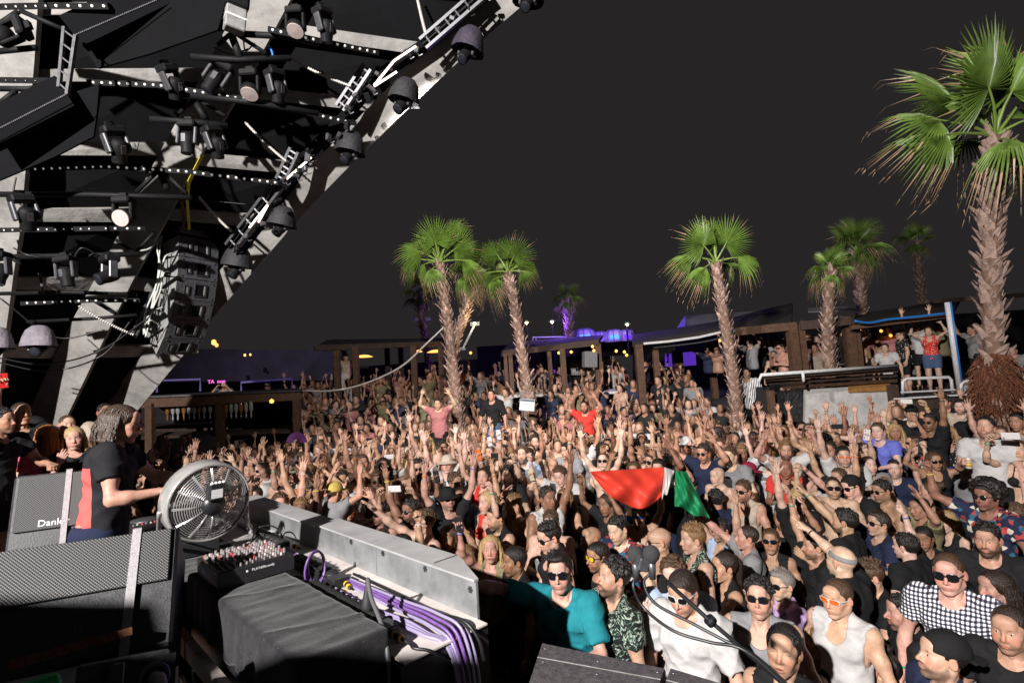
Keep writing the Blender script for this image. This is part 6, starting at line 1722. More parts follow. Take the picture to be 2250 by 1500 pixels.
def palm(pts, r0_, r1_, crown, size, nf, seed, label, boots='mesh', zb=None, dry=1.0, up=.45, boot=1.0, spread=1.0, fibre=0, fans=None):
 """pts: (x,y,dist) along the trunk from foot to crown"""
 rg = random.Random(seed)
 P3 = [PD(*p) for p in pts]
 if zb is not None:
  f = P3[0].copy(); dirn = (P3[0] - P3[1]); s_ = (f.z - zb) / max(.05, -dirn.normalized().z) if dirn.z < 0 else 0
  P3 = [Vector((f.x + dirn.normalized().x * min(s_, 3) * .3, f.y, zb))] + P3
 base = P3[0]
 t = thing('palm_tree', base, label, 'palm tree', 'fan palms around the venue')
 C = curve_pts([p - base for p in P3], 40); n = len(C)
 rs = [(r0_ + (r1_ - r0_) * (i / (n - 1))) * (1 + .05 * math.sin(i * 1.7)) for i in range(n)]
 b = MB(); b.tube(C, rs, 12); tr = b.obj('trunk', M_TRUNK, t, smooth=True)
 L_ = sum((C[i + 1] - C[i]).length for i in range(n - 1))
 nb = int(L_ * 34 / boot) if boots == 'mesh' else min(300, int(L_ * 46))
 big = MB()
 for k in range(nb):
  f = (k + .5) / nb
  i = min(n - 2, int(f * (n - 1))); q = f * (n - 1) - i
  p = C[i].lerp(C[i + 1], q); ax = (C[i + 1] - C[i]).normalized(); r_ = rs[i]
  a = k * 2.39996 + rg.uniform(-.15, .15)
  e = ax.orthogonal().normalized(); rad = (e * math.cos(a) + ax.cross(e) * math.sin(a)).normalized()
  s_ = boot * rg.uniform(.55, 1.45) * (1.0 if boots == 'mesh' else 1.25)
  tx = ax.cross(rad)
  tilt = rg.uniform(-.1, .9)
  zz = (ax + rad * tilt * .35 + tx * rg.uniform(-.4, .4)).normalized(); yy = -rad
  xx = yy.cross(zz).normalized(); yy = zz.cross(xx)
  o = p + rad * (r_ * .93) - ax * .05
  M = Matrix(((xx.x * s_, yy.x * s_, zz.x * s_, o.x), (xx.y * s_, yy.y * s_, zz.y * s_, o.y), (xx.z * s_, yy.z * s_, zz.z * s_, o.z), (0, 0, 0, 1)))
  if boots == 'mesh':
   big.add([M @ Vector(v) for v in BOOTV.V], BOOTV.F)
  else:
   link('leaf_base', BOOT, tr, M=M)
 if boots == 'mesh': tag(big.obj('leaf_bases', M_BOOT, tr), kind='stuff')
 if fibre:
  fb = MB(); lo_, hi_, rr = fibre
  for k in range(900):
   a = rg.uniform(0, 6.283); z = rg.uniform(lo_, hi_); i = min(range(n), key=lambda j: abs(C[j].z - z)); p = C[i]
   f = (z - lo_) / (hi_ - lo_); R0 = rr * (.75 + .5 * math.sin(math.pi * (1 - f) ** 1.3)) * rg.uniform(.75, 1.02)
   d0 = Vector((math.cos(a), math.sin(a), 0)); v0 = Vector((p.x, p.y, z)) + d0 * R0
   v1 = v0 + d0 * rg.uniform(-.03, .07) + Vector((rg.uniform(-.12, .12), rg.uniform(-.12, .12), -rg.uniform(.08, .28)))
   mid = v0.lerp(v1, .5) + d0 * rg.uniform(0, .05); fb.tube([v0, mid, v1], [.010, .008, .003], 3, caps=False)
  prof = [Vector((0, 0, 0))]
  core = MB(); zs = [lo_ + (hi_ - lo_) * k / 8 for k in range(9)]
  core.tube([Vector((C[min(range(n), key=lambda j: abs(C[j].z - z))].x, C[min(range(n), key=lambda j: abs(C[j].z - z))].y, z)) for z in zs], [rr * (.62 + .42 * math.sin(math.pi * (1 - k / 8) ** 1.3)) for k in range(9)], 14)
  core.obj('fibre_skirt', M_FIBRE, t, smooth=True)
  tag(fb.obj('fibre_strands', M_FIBRE, t), kind='stuff')
 top = C[-1]
 for k, (hx_, hy_, rpx, kind, dd_) in enumerate(fans or ()):
  dist = pts[-1][2] + dd_; hub = PD(hx_, hy_, dist) - base; X = hub - top; Lp = X.length
  rf = rpx / FPX * dist
  dp, dy, sp, fo = {'u': (.12, .08, 128, .2), 'm': (.45, .25, 112, .6), 'd': (.7, .5, 92, 1.0), 'n': (.3, .2, 62, .3)}[kind]
  me = frond_mesh(int(seed * 10) + k, dp, dy, sp, 40 if kind == 'u' else 30, Lp, rf, fo)
  Z = (-FW * (1.0 if kind == 'u' else .75) + Vector((0, 0, .55 if kind != 'u' else .15)) + RT * rg.uniform(-.12, .12)).normalized()
  link('frond', me, t, M=frame(X, Z, top))
 for k in range(nf):
  f = (k + .5) / nf
  el = R(86 - 130 * f ** (1 / (up * 2 + .1)) * 1.0 + rg.uniform(-8, 8)); az = k * 2.39996 + seed + rg.uniform(-.3, .3)
  elv = max(R(-55), el)
  X = Vector((math.cos(elv) * math.cos(az), math.cos(elv) * math.sin(az), math.sin(elv)))
  hp = (-.55 if elv > R(35) else 0) 
  side = Vector((-math.sin(az), math.cos(az), 0)); Z = X.cross(side) * -1
  Z = side.cross(X) * -1
  if Z.z < 0: Z = -Z
  if elv > R(60): Z = (Z + Vector((0, -1.0, .2))).normalized()
  M = frame(X, (Z + side * rg.uniform(-.35, .35)).normalized(), top - X * .02 - Vector((0, 0, .10 * f)))
  s_ = size * rg.uniform(.8, 1.1) * (1.0 if elv > R(-10) else .85)
  lib = FR_UP if elv > R(38) else (FR_MID if elv > R(0) else FR_LOW)
  link('frond', lib[rg.randrange(len(lib))], t, M=M @ Matrix.Scale(s_, 4))
 return t
palm([(2188, 840, 7.6), (2178, 600, 7.6), (2182, 420, 7.6), (2186, 300, 7.6)], .118, .105, None, 1.0, 4, 3.3, 'tall fan palm with shaggy leaf bases close on the right edge', 'parts', zb=0.4, fibre=(1.6, 2.45, .22), boot=.80, up=.25, fans=[(2168, 196, 160, 'u', -.35), (2092, 225, 150, 'n', -.1), (2060, 268, 118, 'm', -.2), (2075, 300, 120, 'd', -.3), (2105, 300, 90, 'd', .3), (2245, 215, 150, 'u', .1), (2262, 265, 120, 'm', -.2), (2240, 320, 100, 'd', 0), (2200, 180, 150, 'u', .5), (2128, 230, 120, 'm', .5)])
palm([(1006, 930, 12.4), (998, 830, 12.4), (982, 700, 12.4), (965, 576, 12.4)], .145, .105, None, .75, 5, 1.2, 'left of the two crossing palms, nearest with the fullest crown', zb=.3, boot=.72, up=.3, fans=[(958, 534, 66, 'u', -.2), (990, 520, 60, 'n', 0), (1000, 548, 58, 'u', -.1), (925, 556, 62, 'm', -.1), (912, 572, 42, 'd', -.1), (1018, 574, 46, 'd', -.2), (940, 540, 58, 'u', .3), (975, 545, 60, 'u', .3), (935, 582, 44, 'd', .1)])
palm([(1000, 760, 13.6), (1022, 690, 13.6), (1044, 594, 13.6)], .12, .095, None, .8, 12, 2.2, 'leaning palm trunk behind the left palm, its crown mostly hidden', zb=.8, boot=.62)
palm([(1166, 890, 12.8), (1156, 830, 12.8), (1134, 690, 12.8), (1116, 598, 12.8)], .13, .10, None, .7, 3, 5.1, 'palm carrying the white poster on its trunk', zb=.3, boot=.68, up=.3, fans=[(1128, 566, 58, 'u', -.2), (1094, 562, 46, 'u', 0), (1146, 598, 40, 'm', -.1), (1080, 600, 44, 'd', -.1), (1112, 560, 50, 'u', .3), (1150, 580, 44, 'd', .1)])
palm([(1620, 905, 11.9), (1608, 800, 11.9), (1590, 690, 11.9), (1572, 576, 11.9)], .145, .105, None, .65, 2, 4.4, 'palm right of centre with three upright fans and drooping side leaves', zb=.3, boot=.72, up=.25, fans=[(1545, 540, 72, 'u', -.2), (1566, 528, 62, 'u', .1), (1594, 536, 72, 'u', -.1), (1520, 566, 52, 'd', -.1), (1548, 590, 48, 'd', -.2), (1620, 568, 70, 'd', -.1), (1600, 578, 50, 'd', .2)])
palm([(1822, 800, 13.0), (1818, 720, 13.0), (1826, 590, 13.0)], .15, .125, None, .55, 9, 6.4, 'stubby palm with a small cropped crown above the right bar', zb=1.9, boot=.75, dry=1)
palm([(1896, 705, 19.5), (1888, 620, 19.5), (1880, 550, 19.5)], .16, .13, None, 1.0, 15, 7.7, 'dim palm behind the stubby one at the upper right', zb=2.0, boot=.8)
palm([(2026, 665, 30), (2015, 530, 30)], .20, .17, None, 1.0, 8, 8.1, 'barely lit palm far behind the upper right terrace', zb=3, boot=1.0)
palm([(936, 752, 24), (926, 700, 24), (921, 648, 24)], .14, .11, None, .8, 8, 9.3, 'barely lit slim palm left of the two crossing palms', zb=2.5, boot=.9)
palm([(1252, 752, 21), (1248, 700, 21), (1243, 658, 21)], .14, .11, None, .6, 8, 2.9, 'slim purple lit palm beside the dome tents', zb=2.5, boot=.9)
for k, (x, y) in enumerate(((913, 702), (940, 701))):
 tag(link('wall_lamp', MB().box((-.12, -.06, -.08), (.12, .06, .08), None, 0, .02).mesh('wall_lamp', [M_WHITEM]), loc=PD(x, y, 23.5)), ('small pale lamp box left of the dim slim palm trunk', 'small pale lamp box right of the dim slim palm trunk')[k], 'lamp')
# ---- people: materials
def skin_mat():
 m = mat('skin', (1, 1, 1), 0.50, noise=(22, .25), objcol=True, bump=(120, .5, .004), spec=.36)
 N, L, b = nodes_of(m)
 src = b.inputs['Base Color'].links[0].from_socket
 at = N.new('ShaderNodeAttribute'); at.attribute_name = 'paint'
 sp = N.new('ShaderNodeSeparateColor'); L.new(at.outputs['Color'], sp.inputs[0])
 oi = N.new('ShaderNodeObjectInfo')
 def over(fac, blend, col, src):
  x = N.new('ShaderNodeMix'); x.data_type = 'RGBA'; x.blend_type = blend
  if isinstance(fac, float): x.inputs[0].default_value = fac
  else: L.new(fac, x.inputs[0])
  L.new(src, x.inputs[6]); x.inputs[7].default_value = (*col, 1)
  return x.outputs[2]
 src = over(sp.outputs[0], 'MULTIPLY', (.88, .62, .60), src)
 src = over(sp.outputs[2], 'MULTIPLY', (1.0, .72, .66), src)
 # beard: alpha of the object colour is its density
 tc = N.new('ShaderNodeTexCoord'); n = N.new('ShaderNodeTexNoise'); n.inputs['Scale'].default_value = 420
 L.new(tc.outputs['Object'], n.inputs['Vector'])
 mr = N.new('ShaderNodeMapRange'); mr.inputs[1].default_value = .35; mr.inputs[2].default_value = .6; mr.inputs[3].default_value = .65
 L.new(n.outputs['Fac'], mr.inputs[0])
 mu = N.new('ShaderNodeMath'); mu.operation = 'MULTIPLY'; L.new(sp.outputs[1], mu.inputs[0]); L.new(oi.outputs['Alpha'], mu.inputs[1])
 mu2 = N.new('ShaderNodeMath'); mu2.operation = 'MULTIPLY'; L.new(mu.outputs[0], mu2.inputs[0]); L.new(mr.outputs[0], mu2.inputs[1])
 src = over(mu2.outputs[0], 'MIX', (.030, .019, .013), src)
 src = over(at.outputs['Alpha'], 'MIX', (.10, .018, .016), src)
 L.new(src, b.inputs['Base Color'])
 b.inputs['Subsurface Weight'].default_value = 0.0
 return m


M_SKIN = skin_mat()
M_EYEW = mat('eye_white', (.48, .42, .38), .3)
M_EYED = mat('eye_dark', (.018, .012, .010), .25)
M_BROW = mat('brow_hair', (.035, .022, .015), .7)
M_HAIR = mat('hair', (1, 1, 1), .42, objcol=True, noise=(60, .35))
def _hairfix():
 N, L, b = nodes_of(M_HAIR)
 tc = N.new('ShaderNodeTexCoord'); mp = N.new('ShaderNodeMapping'); mp.inputs['Scale'].default_value = (150, 150, 16)
 n = N.new('ShaderNodeTexNoise'); n.inputs['Scale'].default_value = 1; n.inputs['Detail'].default_value = 3
 L.new(tc.outputs['Object'], mp.inputs[0]); L.new(mp.outputs[0], n.inputs['Vector'])
 bp = N.new('ShaderNodeBump'); bp.inputs['Strength'].default_value = 1.0; bp.inputs['Distance'].default_value = .010
 L.new(n.outputs['Fac'], bp.inputs['Height']); L.new(bp.outputs[0], b.inputs['Normal'])
_hairfix()
M_CLOTH = mat('cloth', (1, 1, 1), .85, objcol=True, noise=(14, .16), bump=(16, .28, .03), spec=.2)
M_DENIM = mat('denim', (1, 1, 1), .85, objcol=True, noise=(90, .35), bump=(300, .3, .003), spec=.2)
M_GLASS = mat('dark_lens', (.008, .008, .010), .06, spec=.8)
M_GLASS_O = mat('orange_lens', (.55, .12, .02), .08, spec=.8)
M_GLASS_Y = mat('yellow_lens', (.75, .45, .03), .08, spec=.8)
M_GLASS_B = mat('blue_mirror_lens', (.02, .10, .35), .05, metal=.6)
M_FRAMEK = mat('black_plastic', (.014, .013, .014), .3)
M_FRAMEW = mat('white_plastic', (.6, .58, .56), .35)


def cloth_pattern(name, kind):
 m = mat(name, (1, 1, 1), .85, objcol=True, bump=(16, .25, .03), spec=.2)
 N, L, b = nodes_of(m); src = b.inputs['Base Color'].links[0].from_socket
 tc = N.new('ShaderNodeTexCoord')
 def ramp(inp, cols):
  r_ = N.new('ShaderNodeValToRGB'); r_.color_ramp.interpolation = 'CONSTANT'
  e = r_.color_ramp.elements
  e[0].position = 0; e[0].color = (*cols[0][1], 1); e[1].position = cols[1][0]; e[1].color = (*cols[1][1], 1)
  for p, c in cols[2:]:
   q = e.new(p); q.color = (*c, 1)
  L.new(inp, r_.inputs[0]); return r_.outputs[0]
 def wave(axis, scale):
  wv = N.new('ShaderNodeTexWave'); wv.bands_direction = axis; wv.inputs['Scale'].default_value = scale
  wv.inputs['Distortion'].default_value = .6; wv.inputs['Detail Scale'].default_value = .6
  L.new(tc.outputs['Object'], wv.inputs['Vector']); return wv.outputs['Fac']
 if kind == 'check':
  a = ramp(wave('X', 13), [(0, (.12, .12, .16)), (.5, (1, 1, 1))]); c = ramp(wave('Z', 13), [(0, (.12, .12, .16)), (.5, (1, 1, 1))])
  x = N.new('ShaderNodeMix'); x.data_type = 'RGBA'; x.blend_type = 'MULTIPLY'; x.inputs[0].default_value = 1
  L.new(a, x.inputs[6]); L.new(c, x.inputs[7]); src = x.outputs[2]
 elif kind == 'stripe':
  src = ramp(wave('X', 9), [(0, (.02, .02, .025)), (.5, (.8, .8, .8))])
 elif kind == 'print':
  v = N.new('ShaderNodeTexVoronoi'); v.inputs['Scale'].default_value = 26; L.new(tc.outputs['Object'], v.inputs['Vector'])
  sp = N.new('ShaderNodeSeparateColor'); L.new(v.outputs['Color'], sp.inputs[0])
  r_ = ramp(sp.outputs[0], [(0, (.015, .02, .05)), (.62, (.35, .05, .04)), (.78, (.55, .5, .42)), (.9, (.03, .10, .16))]); src = r_
 elif kind == 'leaf':
  n = N.new('ShaderNodeTexNoise'); n.inputs['Scale'].default_value = 22; n.inputs['Distortion'].default_value = 2.2; L.new(tc.outputs['Object'], n.inputs['Vector'])
  src = ramp(n.outputs['Fac'], [(0, (.012, .016, .014)), (.52, (.10, .17, .13)), (.58, (.45, .50, .42)), (.64, (.012, .016, .014))])
 elif kind == 'dots':
  v = N.new('ShaderNodeTexVoronoi'); v.inputs['Scale'].default_value = 30; L.new(tc.outputs['Object'], v.inputs['Vector'])
  r_ = ramp(v.outputs['Distance'], [(0, (1, 1, 1)), (.24, (0, 0, 0))])
  x = N.new('ShaderNodeMix'); x.data_type = 'RGBA'; L.new(r_, x.inputs[0]); L.new(src, x.inputs[6]); x.inputs[7].default_value = (.7, .68, .64, 1); src = x.outputs[2]
 L.new(src, b.inputs['Base Color'])
 return m


M_PAT = {k: cloth_pattern(k + '_cloth', k) for k in ('check', 'stripe', 'print', 'leaf', 'dots')}


def body_mesh(name, B):
 V = np.concatenate([B.V, B.extraV]); nq = len(B.F)
 me = bpy.data.meshes.new(name)
 loops = np.concatenate([B.F.ravel(), np.concatenate([np.array(q) for q in B.extraF]) + len(B.V)])
 sizes = np.concatenate([np.full(nq, 4), np.array([len(q) for q in B.extraF])])
 st = np.concatenate([[0], np.cumsum(sizes)[:-1]])
 me.vertices.add(len(V)); me.vertices.foreach_set('co', V.astype(np.float32).ravel())
 me.loops.add(len(loops)); me.loops.foreach_set('vertex_index', loops.astype(np.int32))
 me.polygons.add(len(sizes)); me.polygons.foreach_set('loop_start', st.astype(np.int32))
 me.update(calc_edges=True)
 for m in (M_SKIN, M_EYEW, M_EYED, M_BROW): me.materials.append(m)
 me.polygons.foreach_set('material_index', np.concatenate([B.I, np.array(B.extraI)]).astype(np.int32))
 me.polygons.foreach_set('use_smooth', np.ones(len(sizes), dtype=bool))
 at = me.attributes.new('paint', 'FLOAT_COLOR', 'POINT')
 C = np.concatenate([B.C, np.zeros((len(B.extraV), 4), np.float32)])
 at.data.foreach_set('color', C.ravel())
 return me


# ---- hair (head frame)
_HLY = (-.13, -.09, -.06, -.035, -.03, .004, .008, .024, .03, .05, .07, .085, .12)
_HLZ = (-.095, -.09, -.06, -.03, .02, .02, -.035, -.03, .025, .045, .066, .075, .09)


def hair_base(s, t, lift=0.0, nape=0.0):
 s.ell((0, -.020, .032), (.0775 + t, .099 + t, .086 + t), .01)
 X, Y, Z = s.full()
 hl = np.interp(Y, _HLY, _HLZ) + lift - nape * (Y < -.04) + .005 * wob(X, Y, Z, 170, 1.3)
 s.D = np.maximum(s.D, hl - Z)


def hair_mesh(kind, seed=0):
 rg = random.Random(seed)
 def grid(lo=(-.14, -.18, -.12), hi=(.14, .16, .19), h=.0062): return SDF(lo, hi, h)
 def tufts(s, n, ln, comb, r_=.008, zmin=.05, spread=.35):
  for _ in range(n):
   a = rg.uniform(0, 2 * math.pi); u = rg.uniform(.35 if zmin > 0 else -.2, 1)
   q = math.sqrt(max(0, 1 - u * u))
   nv = np.array((q * math.cos(a), q * math.sin(a), u))
   p = np.array((0, -.020, .032)) + nv * np.array((.079, .100, .088))
   if p[2] < np.interp(p[1], _HLY, _HLZ) + .012 or p[2] < zmin: continue
   d = nv * .5 + np.array(comb) + np.array([rg.uniform(-spread, spread) for _ in range(3)])
   d /= np.linalg.norm(d)
   l_ = ln * rg.uniform(.6, 1.25)
   s.cone(p - nv * .004, p + d * l_, r_, r_ * .35, .004)
 if kind == 'buzz':
  s = grid(); hair_base(s, .0045)
  X, Y, Z = s.full(); s.D = s.D + .0012 * wob(X, Y, Z, 420, seed)
 elif kind == 'short':
  s = grid(); hair_base(s, .006)
  s.ell((0, .008, .088), (.062, .078, .032), .02); tufts(s, 150, .030, (0, .5, .45))
 elif kind == 'quiff':
  s = grid(); hair_base(s, .005)
  s.ell((0, .030, .100), (.056, .058, .034), .02); s.ell((0, -.02, .10), (.06, .07, .025), .02)
  tufts(s, 130, .042, (.15, .55, .8), .009, .075)
 elif kind == 'side':
  s = grid(); hair_base(s, .008)
  s.ell((.008, .015, .095), (.066, .082, .032), .02); tufts(s, 140, .046, (.9, .35, .1), .008, .07, .25)
 elif kind == 'curly':
  s = grid(); hair_base(s, .008)
  for _ in range(230):
   a = rg.uniform(0, 2 * math.pi); u = rg.uniform(.0, 1); q = math.sqrt(1 - u * u)
   p = np.array((q * math.cos(a) * .088, -.018 + q * math.sin(a) * .106, .036 + u * .10))
   if p[2] < np.interp(p[1], _HLY, _HLZ) + .02: continue
   s.ell(p + [rg.uniform(-.006, .006) for _ in range(3)], (rg.uniform(.008, .0145),) * 3, .004)
 elif kind == 'afro':
  s = grid((-.2, -.22, -.14), (.2, .18, .26), .0075); hair_base(s, .03)
  for _ in range(420):
   a = rg.uniform(0, 2 * math.pi); u = rg.uniform(-.35, 1); q = math.sqrt(1 - u * u)
   p = np.array((q * math.cos(a) * .118, -.025 + q * math.sin(a) * .135, .050 + u * .118))
   if p[2] < np.interp(p[1], _HLY, _HLZ) + .03: continue
   s.ell(p + [rg.uniform(-.01, .01) for _ in range(3)], (rg.uniform(.012, .021),) * 3, .006)
 elif kind == 'slick':
  s = grid(); hair_base(s, .0085)
  s.ell((0, 0, .075), (.068, .088, .05), .02)
  X, Y, Z = s.full(); an = np.arctan2(X, Z + .0)
  s.D = s.D + .0018 * np.sin(an * 60 + 2 * wob(X, Y, Z, 20, seed)); hl = np.interp(Y, _HLY, _HLZ); s.D = np.maximum(s.D, hl - Z)
 elif kind in ('bun', 'tail', 'topknot'):
  s = grid((-.14, -.24, -.30), (.14, .16, .22), .0066); hair_base(s, .009)
  X, Y, Z = s.full()
  if kind == 'bun':
   s.ell((0, -.115, .10), (.05, .045, .042), .012)
   for _ in range(40):
    v = np.array([rg.gauss(0, 1) for _ in range(3)]); v /= np.linalg.norm(v)
    s.cone(np.array((0, -.115, .10)) + v * .038, np.array((0, -.115, .10)) + np.cross(v, (0, .3, 1)) * .03 + v * .044, .009, .006, .005)
  elif kind == 'topknot':
   s.ell((0, -.05, .145), (.036, .036, .034), .012)
  else:
   s.cone((0, -.11, .07), (0, -.15, .02), .028, .03, .012); s.cone((0, -.15, .02), (0.01, -.15, -.14), .03, .024, .01); s.cone((.01, -.15, -.14), (.02, -.13, -.26), .024, .008, .01)
  s.D = s.D + .002 * np.sin(np.arctan2(X, Y + .3) * 150 + 3 * wob(X, Y, Z, 22, seed))
 elif kind in ('long', 'longwavy', 'longfront', 'bob'):
  ln = {'long': -.36, 'longwavy': -.33, 'longfront': -.36, 'bob': -.17}[kind]
  s = grid((-.17, -.21, ln - .06), (.17, .16, .16), .0072)
  s.ell((0, -.020, .034), (.093, .110, .094), .01)
  X, Y, Z = s.full()
  hl = np.interp(Y, (-.13, -.03, .0, .02, .05, .08, .12), (-.3, -.3, -.10, -.05, .03, .07, .09)); s.D = np.maximum(s.D, hl - Z)
  nst = 44
  for i in range(nst):
   a = math.pi * (-.05 + 1.10 * i / (nst - 1)) + rg.uniform(-.04, .04)          # from right ear round the back to left ear
   x = math.cos(a); y = -math.sin(a); o_ = rg.uniform(.95, 1.12)
   wv = {'long': .007, 'longwavy': .022, 'longfront': .014, 'bob': .020}[kind]
   p0 = np.array((x * .086, y * .105 - .010, .05))
   fr = .03 if kind == 'longfront' and abs(x) > .75 else 0
   p1 = np.array((x * .094 * o_ + rg.uniform(-wv, wv), y * .110 * o_ - .022 + fr * .6, -.05))
   p2 = np.array((x * .100 * o_ + rg.uniform(-wv, wv) * 1.3, y * .108 * o_ - .02 + fr * 1.9, -.05 + (ln + .05) * .5))
   p3 = np.array((x * .095 * o_ + rg.uniform(-wv, wv) * 1.6, y * .098 * o_ - .02 + fr * 2.4, ln * rg.uniform(.68, 1.06)))
   r_ = rg.uniform(.008, .015)
   s.cone(p0, p1, .014, r_, .006); s.cone(p1, p2, r_, r_ * .9, .006); s.cone(p2, p3, r_ * .9, .003, .005)
  s.D = s.D + .0022 * np.sin(np.arctan2(X, Y + .02) * 46 + 3 * wob(X, Y, Z, 18, seed))
  s.D = np.maximum(s.D, -(np.sqrt((X / .066) ** 2 + ((Y - .07) / .09) ** 2 + ((Z + .03) / .10) ** 2) - 1) * .06)
  s.D = np.maximum(s.D, -(np.sqrt((X / .052) ** 2 + ((Y + .025) / .055) ** 2) - 1) * .05 - 99 * (Z > -.07))
 V, F = s.mesh()
 if kind in ('long', 'longwavy', 'longfront', 'bob'):
  fl = MB()
  for _ in range(110):
   a = math.pi * rg.uniform(-.08, 1.08); x = math.cos(a); y = -math.sin(a); o_ = rg.uniform(1.0, 1.25)
   P = [np.array((x * .085, y * .104 - .012, rg.uniform(.02, .10))), np.array((x * .100 * o_, y * .116 * o_ - .02, -.04)), np.array((x * .108 * o_ + rg.uniform(-.02, .02), y * .115 * o_ - .02, -.05 + (ln + .05) * .55)), np.array((x * .11 * o_ + rg.uniform(-.03, .03), y * .11 * o_ - .02 + rg.uniform(-.02, .02), ln * rg.uniform(.7, 1.12)))]
   fl.tube([tuple(map(float, p)) for p in P], [.0022, .0022, .0018, .0006], 3, caps=False)
  b0 = len(V); V = np.concatenate([V, np.array([tuple(v) for v in fl.V])]); F = np.concatenate([F, np.array(fl.F) + b0])
 return rawmesh('hair', V, F, [M_HAIR], None, True)


def cap_mesh(back=False, bucket=False):
 s = SDF((-.2, -.24, -.06), (.2, .26, .17), .0075)
 s.ell((0, -.012, .045), (.094, .116, .098), .01)
 X, Y, Z = s.full()
 s.D = np.maximum(s.D, .026 - Z - .10 * np.abs(Y) * 0)
 if bucket:
  b = SDF((-.2, -.24, -.06), (.2, .26, .17), .0075)
  b.ell((0, -.012, .012), (.138, .158, .075), .01); b.D = np.maximum(b.D, np.maximum(-Z + .0, Z - .05 + 1.0 * 0))
  q = np.sqrt((X / .13) ** 2 + ((Y + .012) / .15) ** 2)
  d = np.maximum(np.abs(Z - (.045 - .06 * (q - .6))) - .007, np.maximum(q - 1.15, .55 - q) * .12)
  s.D = np.minimum(s.D, d)
 else:
  yy = Y - .085
  d = np.sqrt((X / .078) ** 2 + (yy / .098) ** 2) - 1
  d = np.maximum(d * .07, np.abs(Z - (.036 - 2.6 * X * X - .10 * np.maximum(0, yy))) - .0055)
  s.D = np.minimum(s.D, d)
  s.ell((0, -.012, .142), (.01, .01, .008), .006)
 V, F = s.mesh()
 if back:
  V = V * np.array((-1, -1, 1)); V[:, 1] -= .035
 return rawmesh('cap', V, F, [M_CLOTH], None, True)


def headband_mesh():
 s = SDF((-.12, -.15, -.03), (.12, .13, .14), .0062)
 s.ell((0, -.014, .030), (.083, .107, .090), .01)
 X, Y, Z = s.full(); s.D = np.maximum(s.D, np.abs(Z - .050 - .12 * Y) - .018)
 V, F = s.mesh(); return rawmesh('headband', V, F, [M_CLOTH], None, True)


def glasses_mesh(lens, frm, style='way'):
 b = MB()
 for sx in (-1, 1):
  cx = sx * .0335; N = 14
  hx, hz = {'way': (.026, .0185), 'round': (.022, .0215), 'sport': (.034, .0165), 'big': (.031, .024)}[style]
  def pt(a, k, dy):
   ca, sa = math.cos(a), math.sin(a); p = 3.2 if style == 'way' else (2.0 if style == 'round' else 2.6)
   q = (abs(ca) ** p + abs(sa) ** p) ** (-1 / p)
   x = cx + hx * k * q * ca; z = -.001 + hz * k * q * sa + (.003 if style == 'way' and sa > 0 else 0)
   return (x, .0985 - 3.2 * x * x + dy, z)
  vs = [pt(2 * math.pi * i / N, 1, 0) for i in range(N)]
  b.add(vs + [(v[0], v[1] - .003, v[2]) for v in vs], [tuple(range(N)) if True else 0, tuple(range(2 * N - 1, N - 1, -1))], 0)
  for i in range(N):           # rim
   a0, a1 = 2 * math.pi * i / N, 2 * math.pi * (i + 1) / N
   kk = 1.16 if style == 'way' else 1.09
   q = [pt(a0, .98, .0022), pt(a1, .98, .0022), pt(a1, kk, .0010), pt(a0, kk, .0010)]
   q2 = [(x, y - .005, z) for x, y, z in q]
   b.add(q + q2, [(0, 1, 2, 3), (3, 2, 6, 7), (1, 0, 4, 5)], 1)
  e = cx + sx * hx * 1.05; ye = .0985 - 3.2 * e * e
  b.bar((e, ye, .006), (sx * .082, -.012, .004), .003, .006, mi=1)
  b.bar((sx * .082, -.012, .004), (sx * .080, -.03, -.016), .003, .005, mi=1)
 b.bar((-.010, .0985, .004), (.010, .0985, .004), .004, .005, mi=1)
 return b.mesh('sunglasses', [lens, frm])
# ================================================================== the crowd
HV = {'m1': dict(), 'm2': dict(jaw=1.10, nose=1.15, wide=1.02), 'm3': dict(jaw=.94, nose=.9, wide=.97, mouth=.55), 'm4': dict(jaw=1.04, nose=1.25, wide=.98), 'm5': dict(jaw=1.12, nose=.95, wide=1.05, full=1.25),
   'f1': dict(nose=.75), 'f2': dict(nose=.85, mouth=.5, wide=.98), 'f3': dict(nose=.7, wide=1.02, full=1.2)}
BODIES = {}
def get_body(pose, hv, headrot=None, q='hero', closed=False, big=1.0):
 key = (pose, hv, headrot, q, closed, big)
 if key not in BODIES:
  f = hv[0] == 'f'
  res = dict(hero=dict(bh=.0185, hh=.0058, handh=.0056), crowd=dict(bh=.022, hh=.0075, handh=.0068), far=dict(bh=.042, hh=.017, handh=.0125))[q]
  B = Body(pose, f, HV[hv], headrot=headrot, closed=closed, scale_w=big, **res)
  B.q = q; B.me = thin(body_mesh('person', B), .5 if q == 'hero' else .42); B.cl = {}
  BODIES[key] = B
 return BODIES[key]
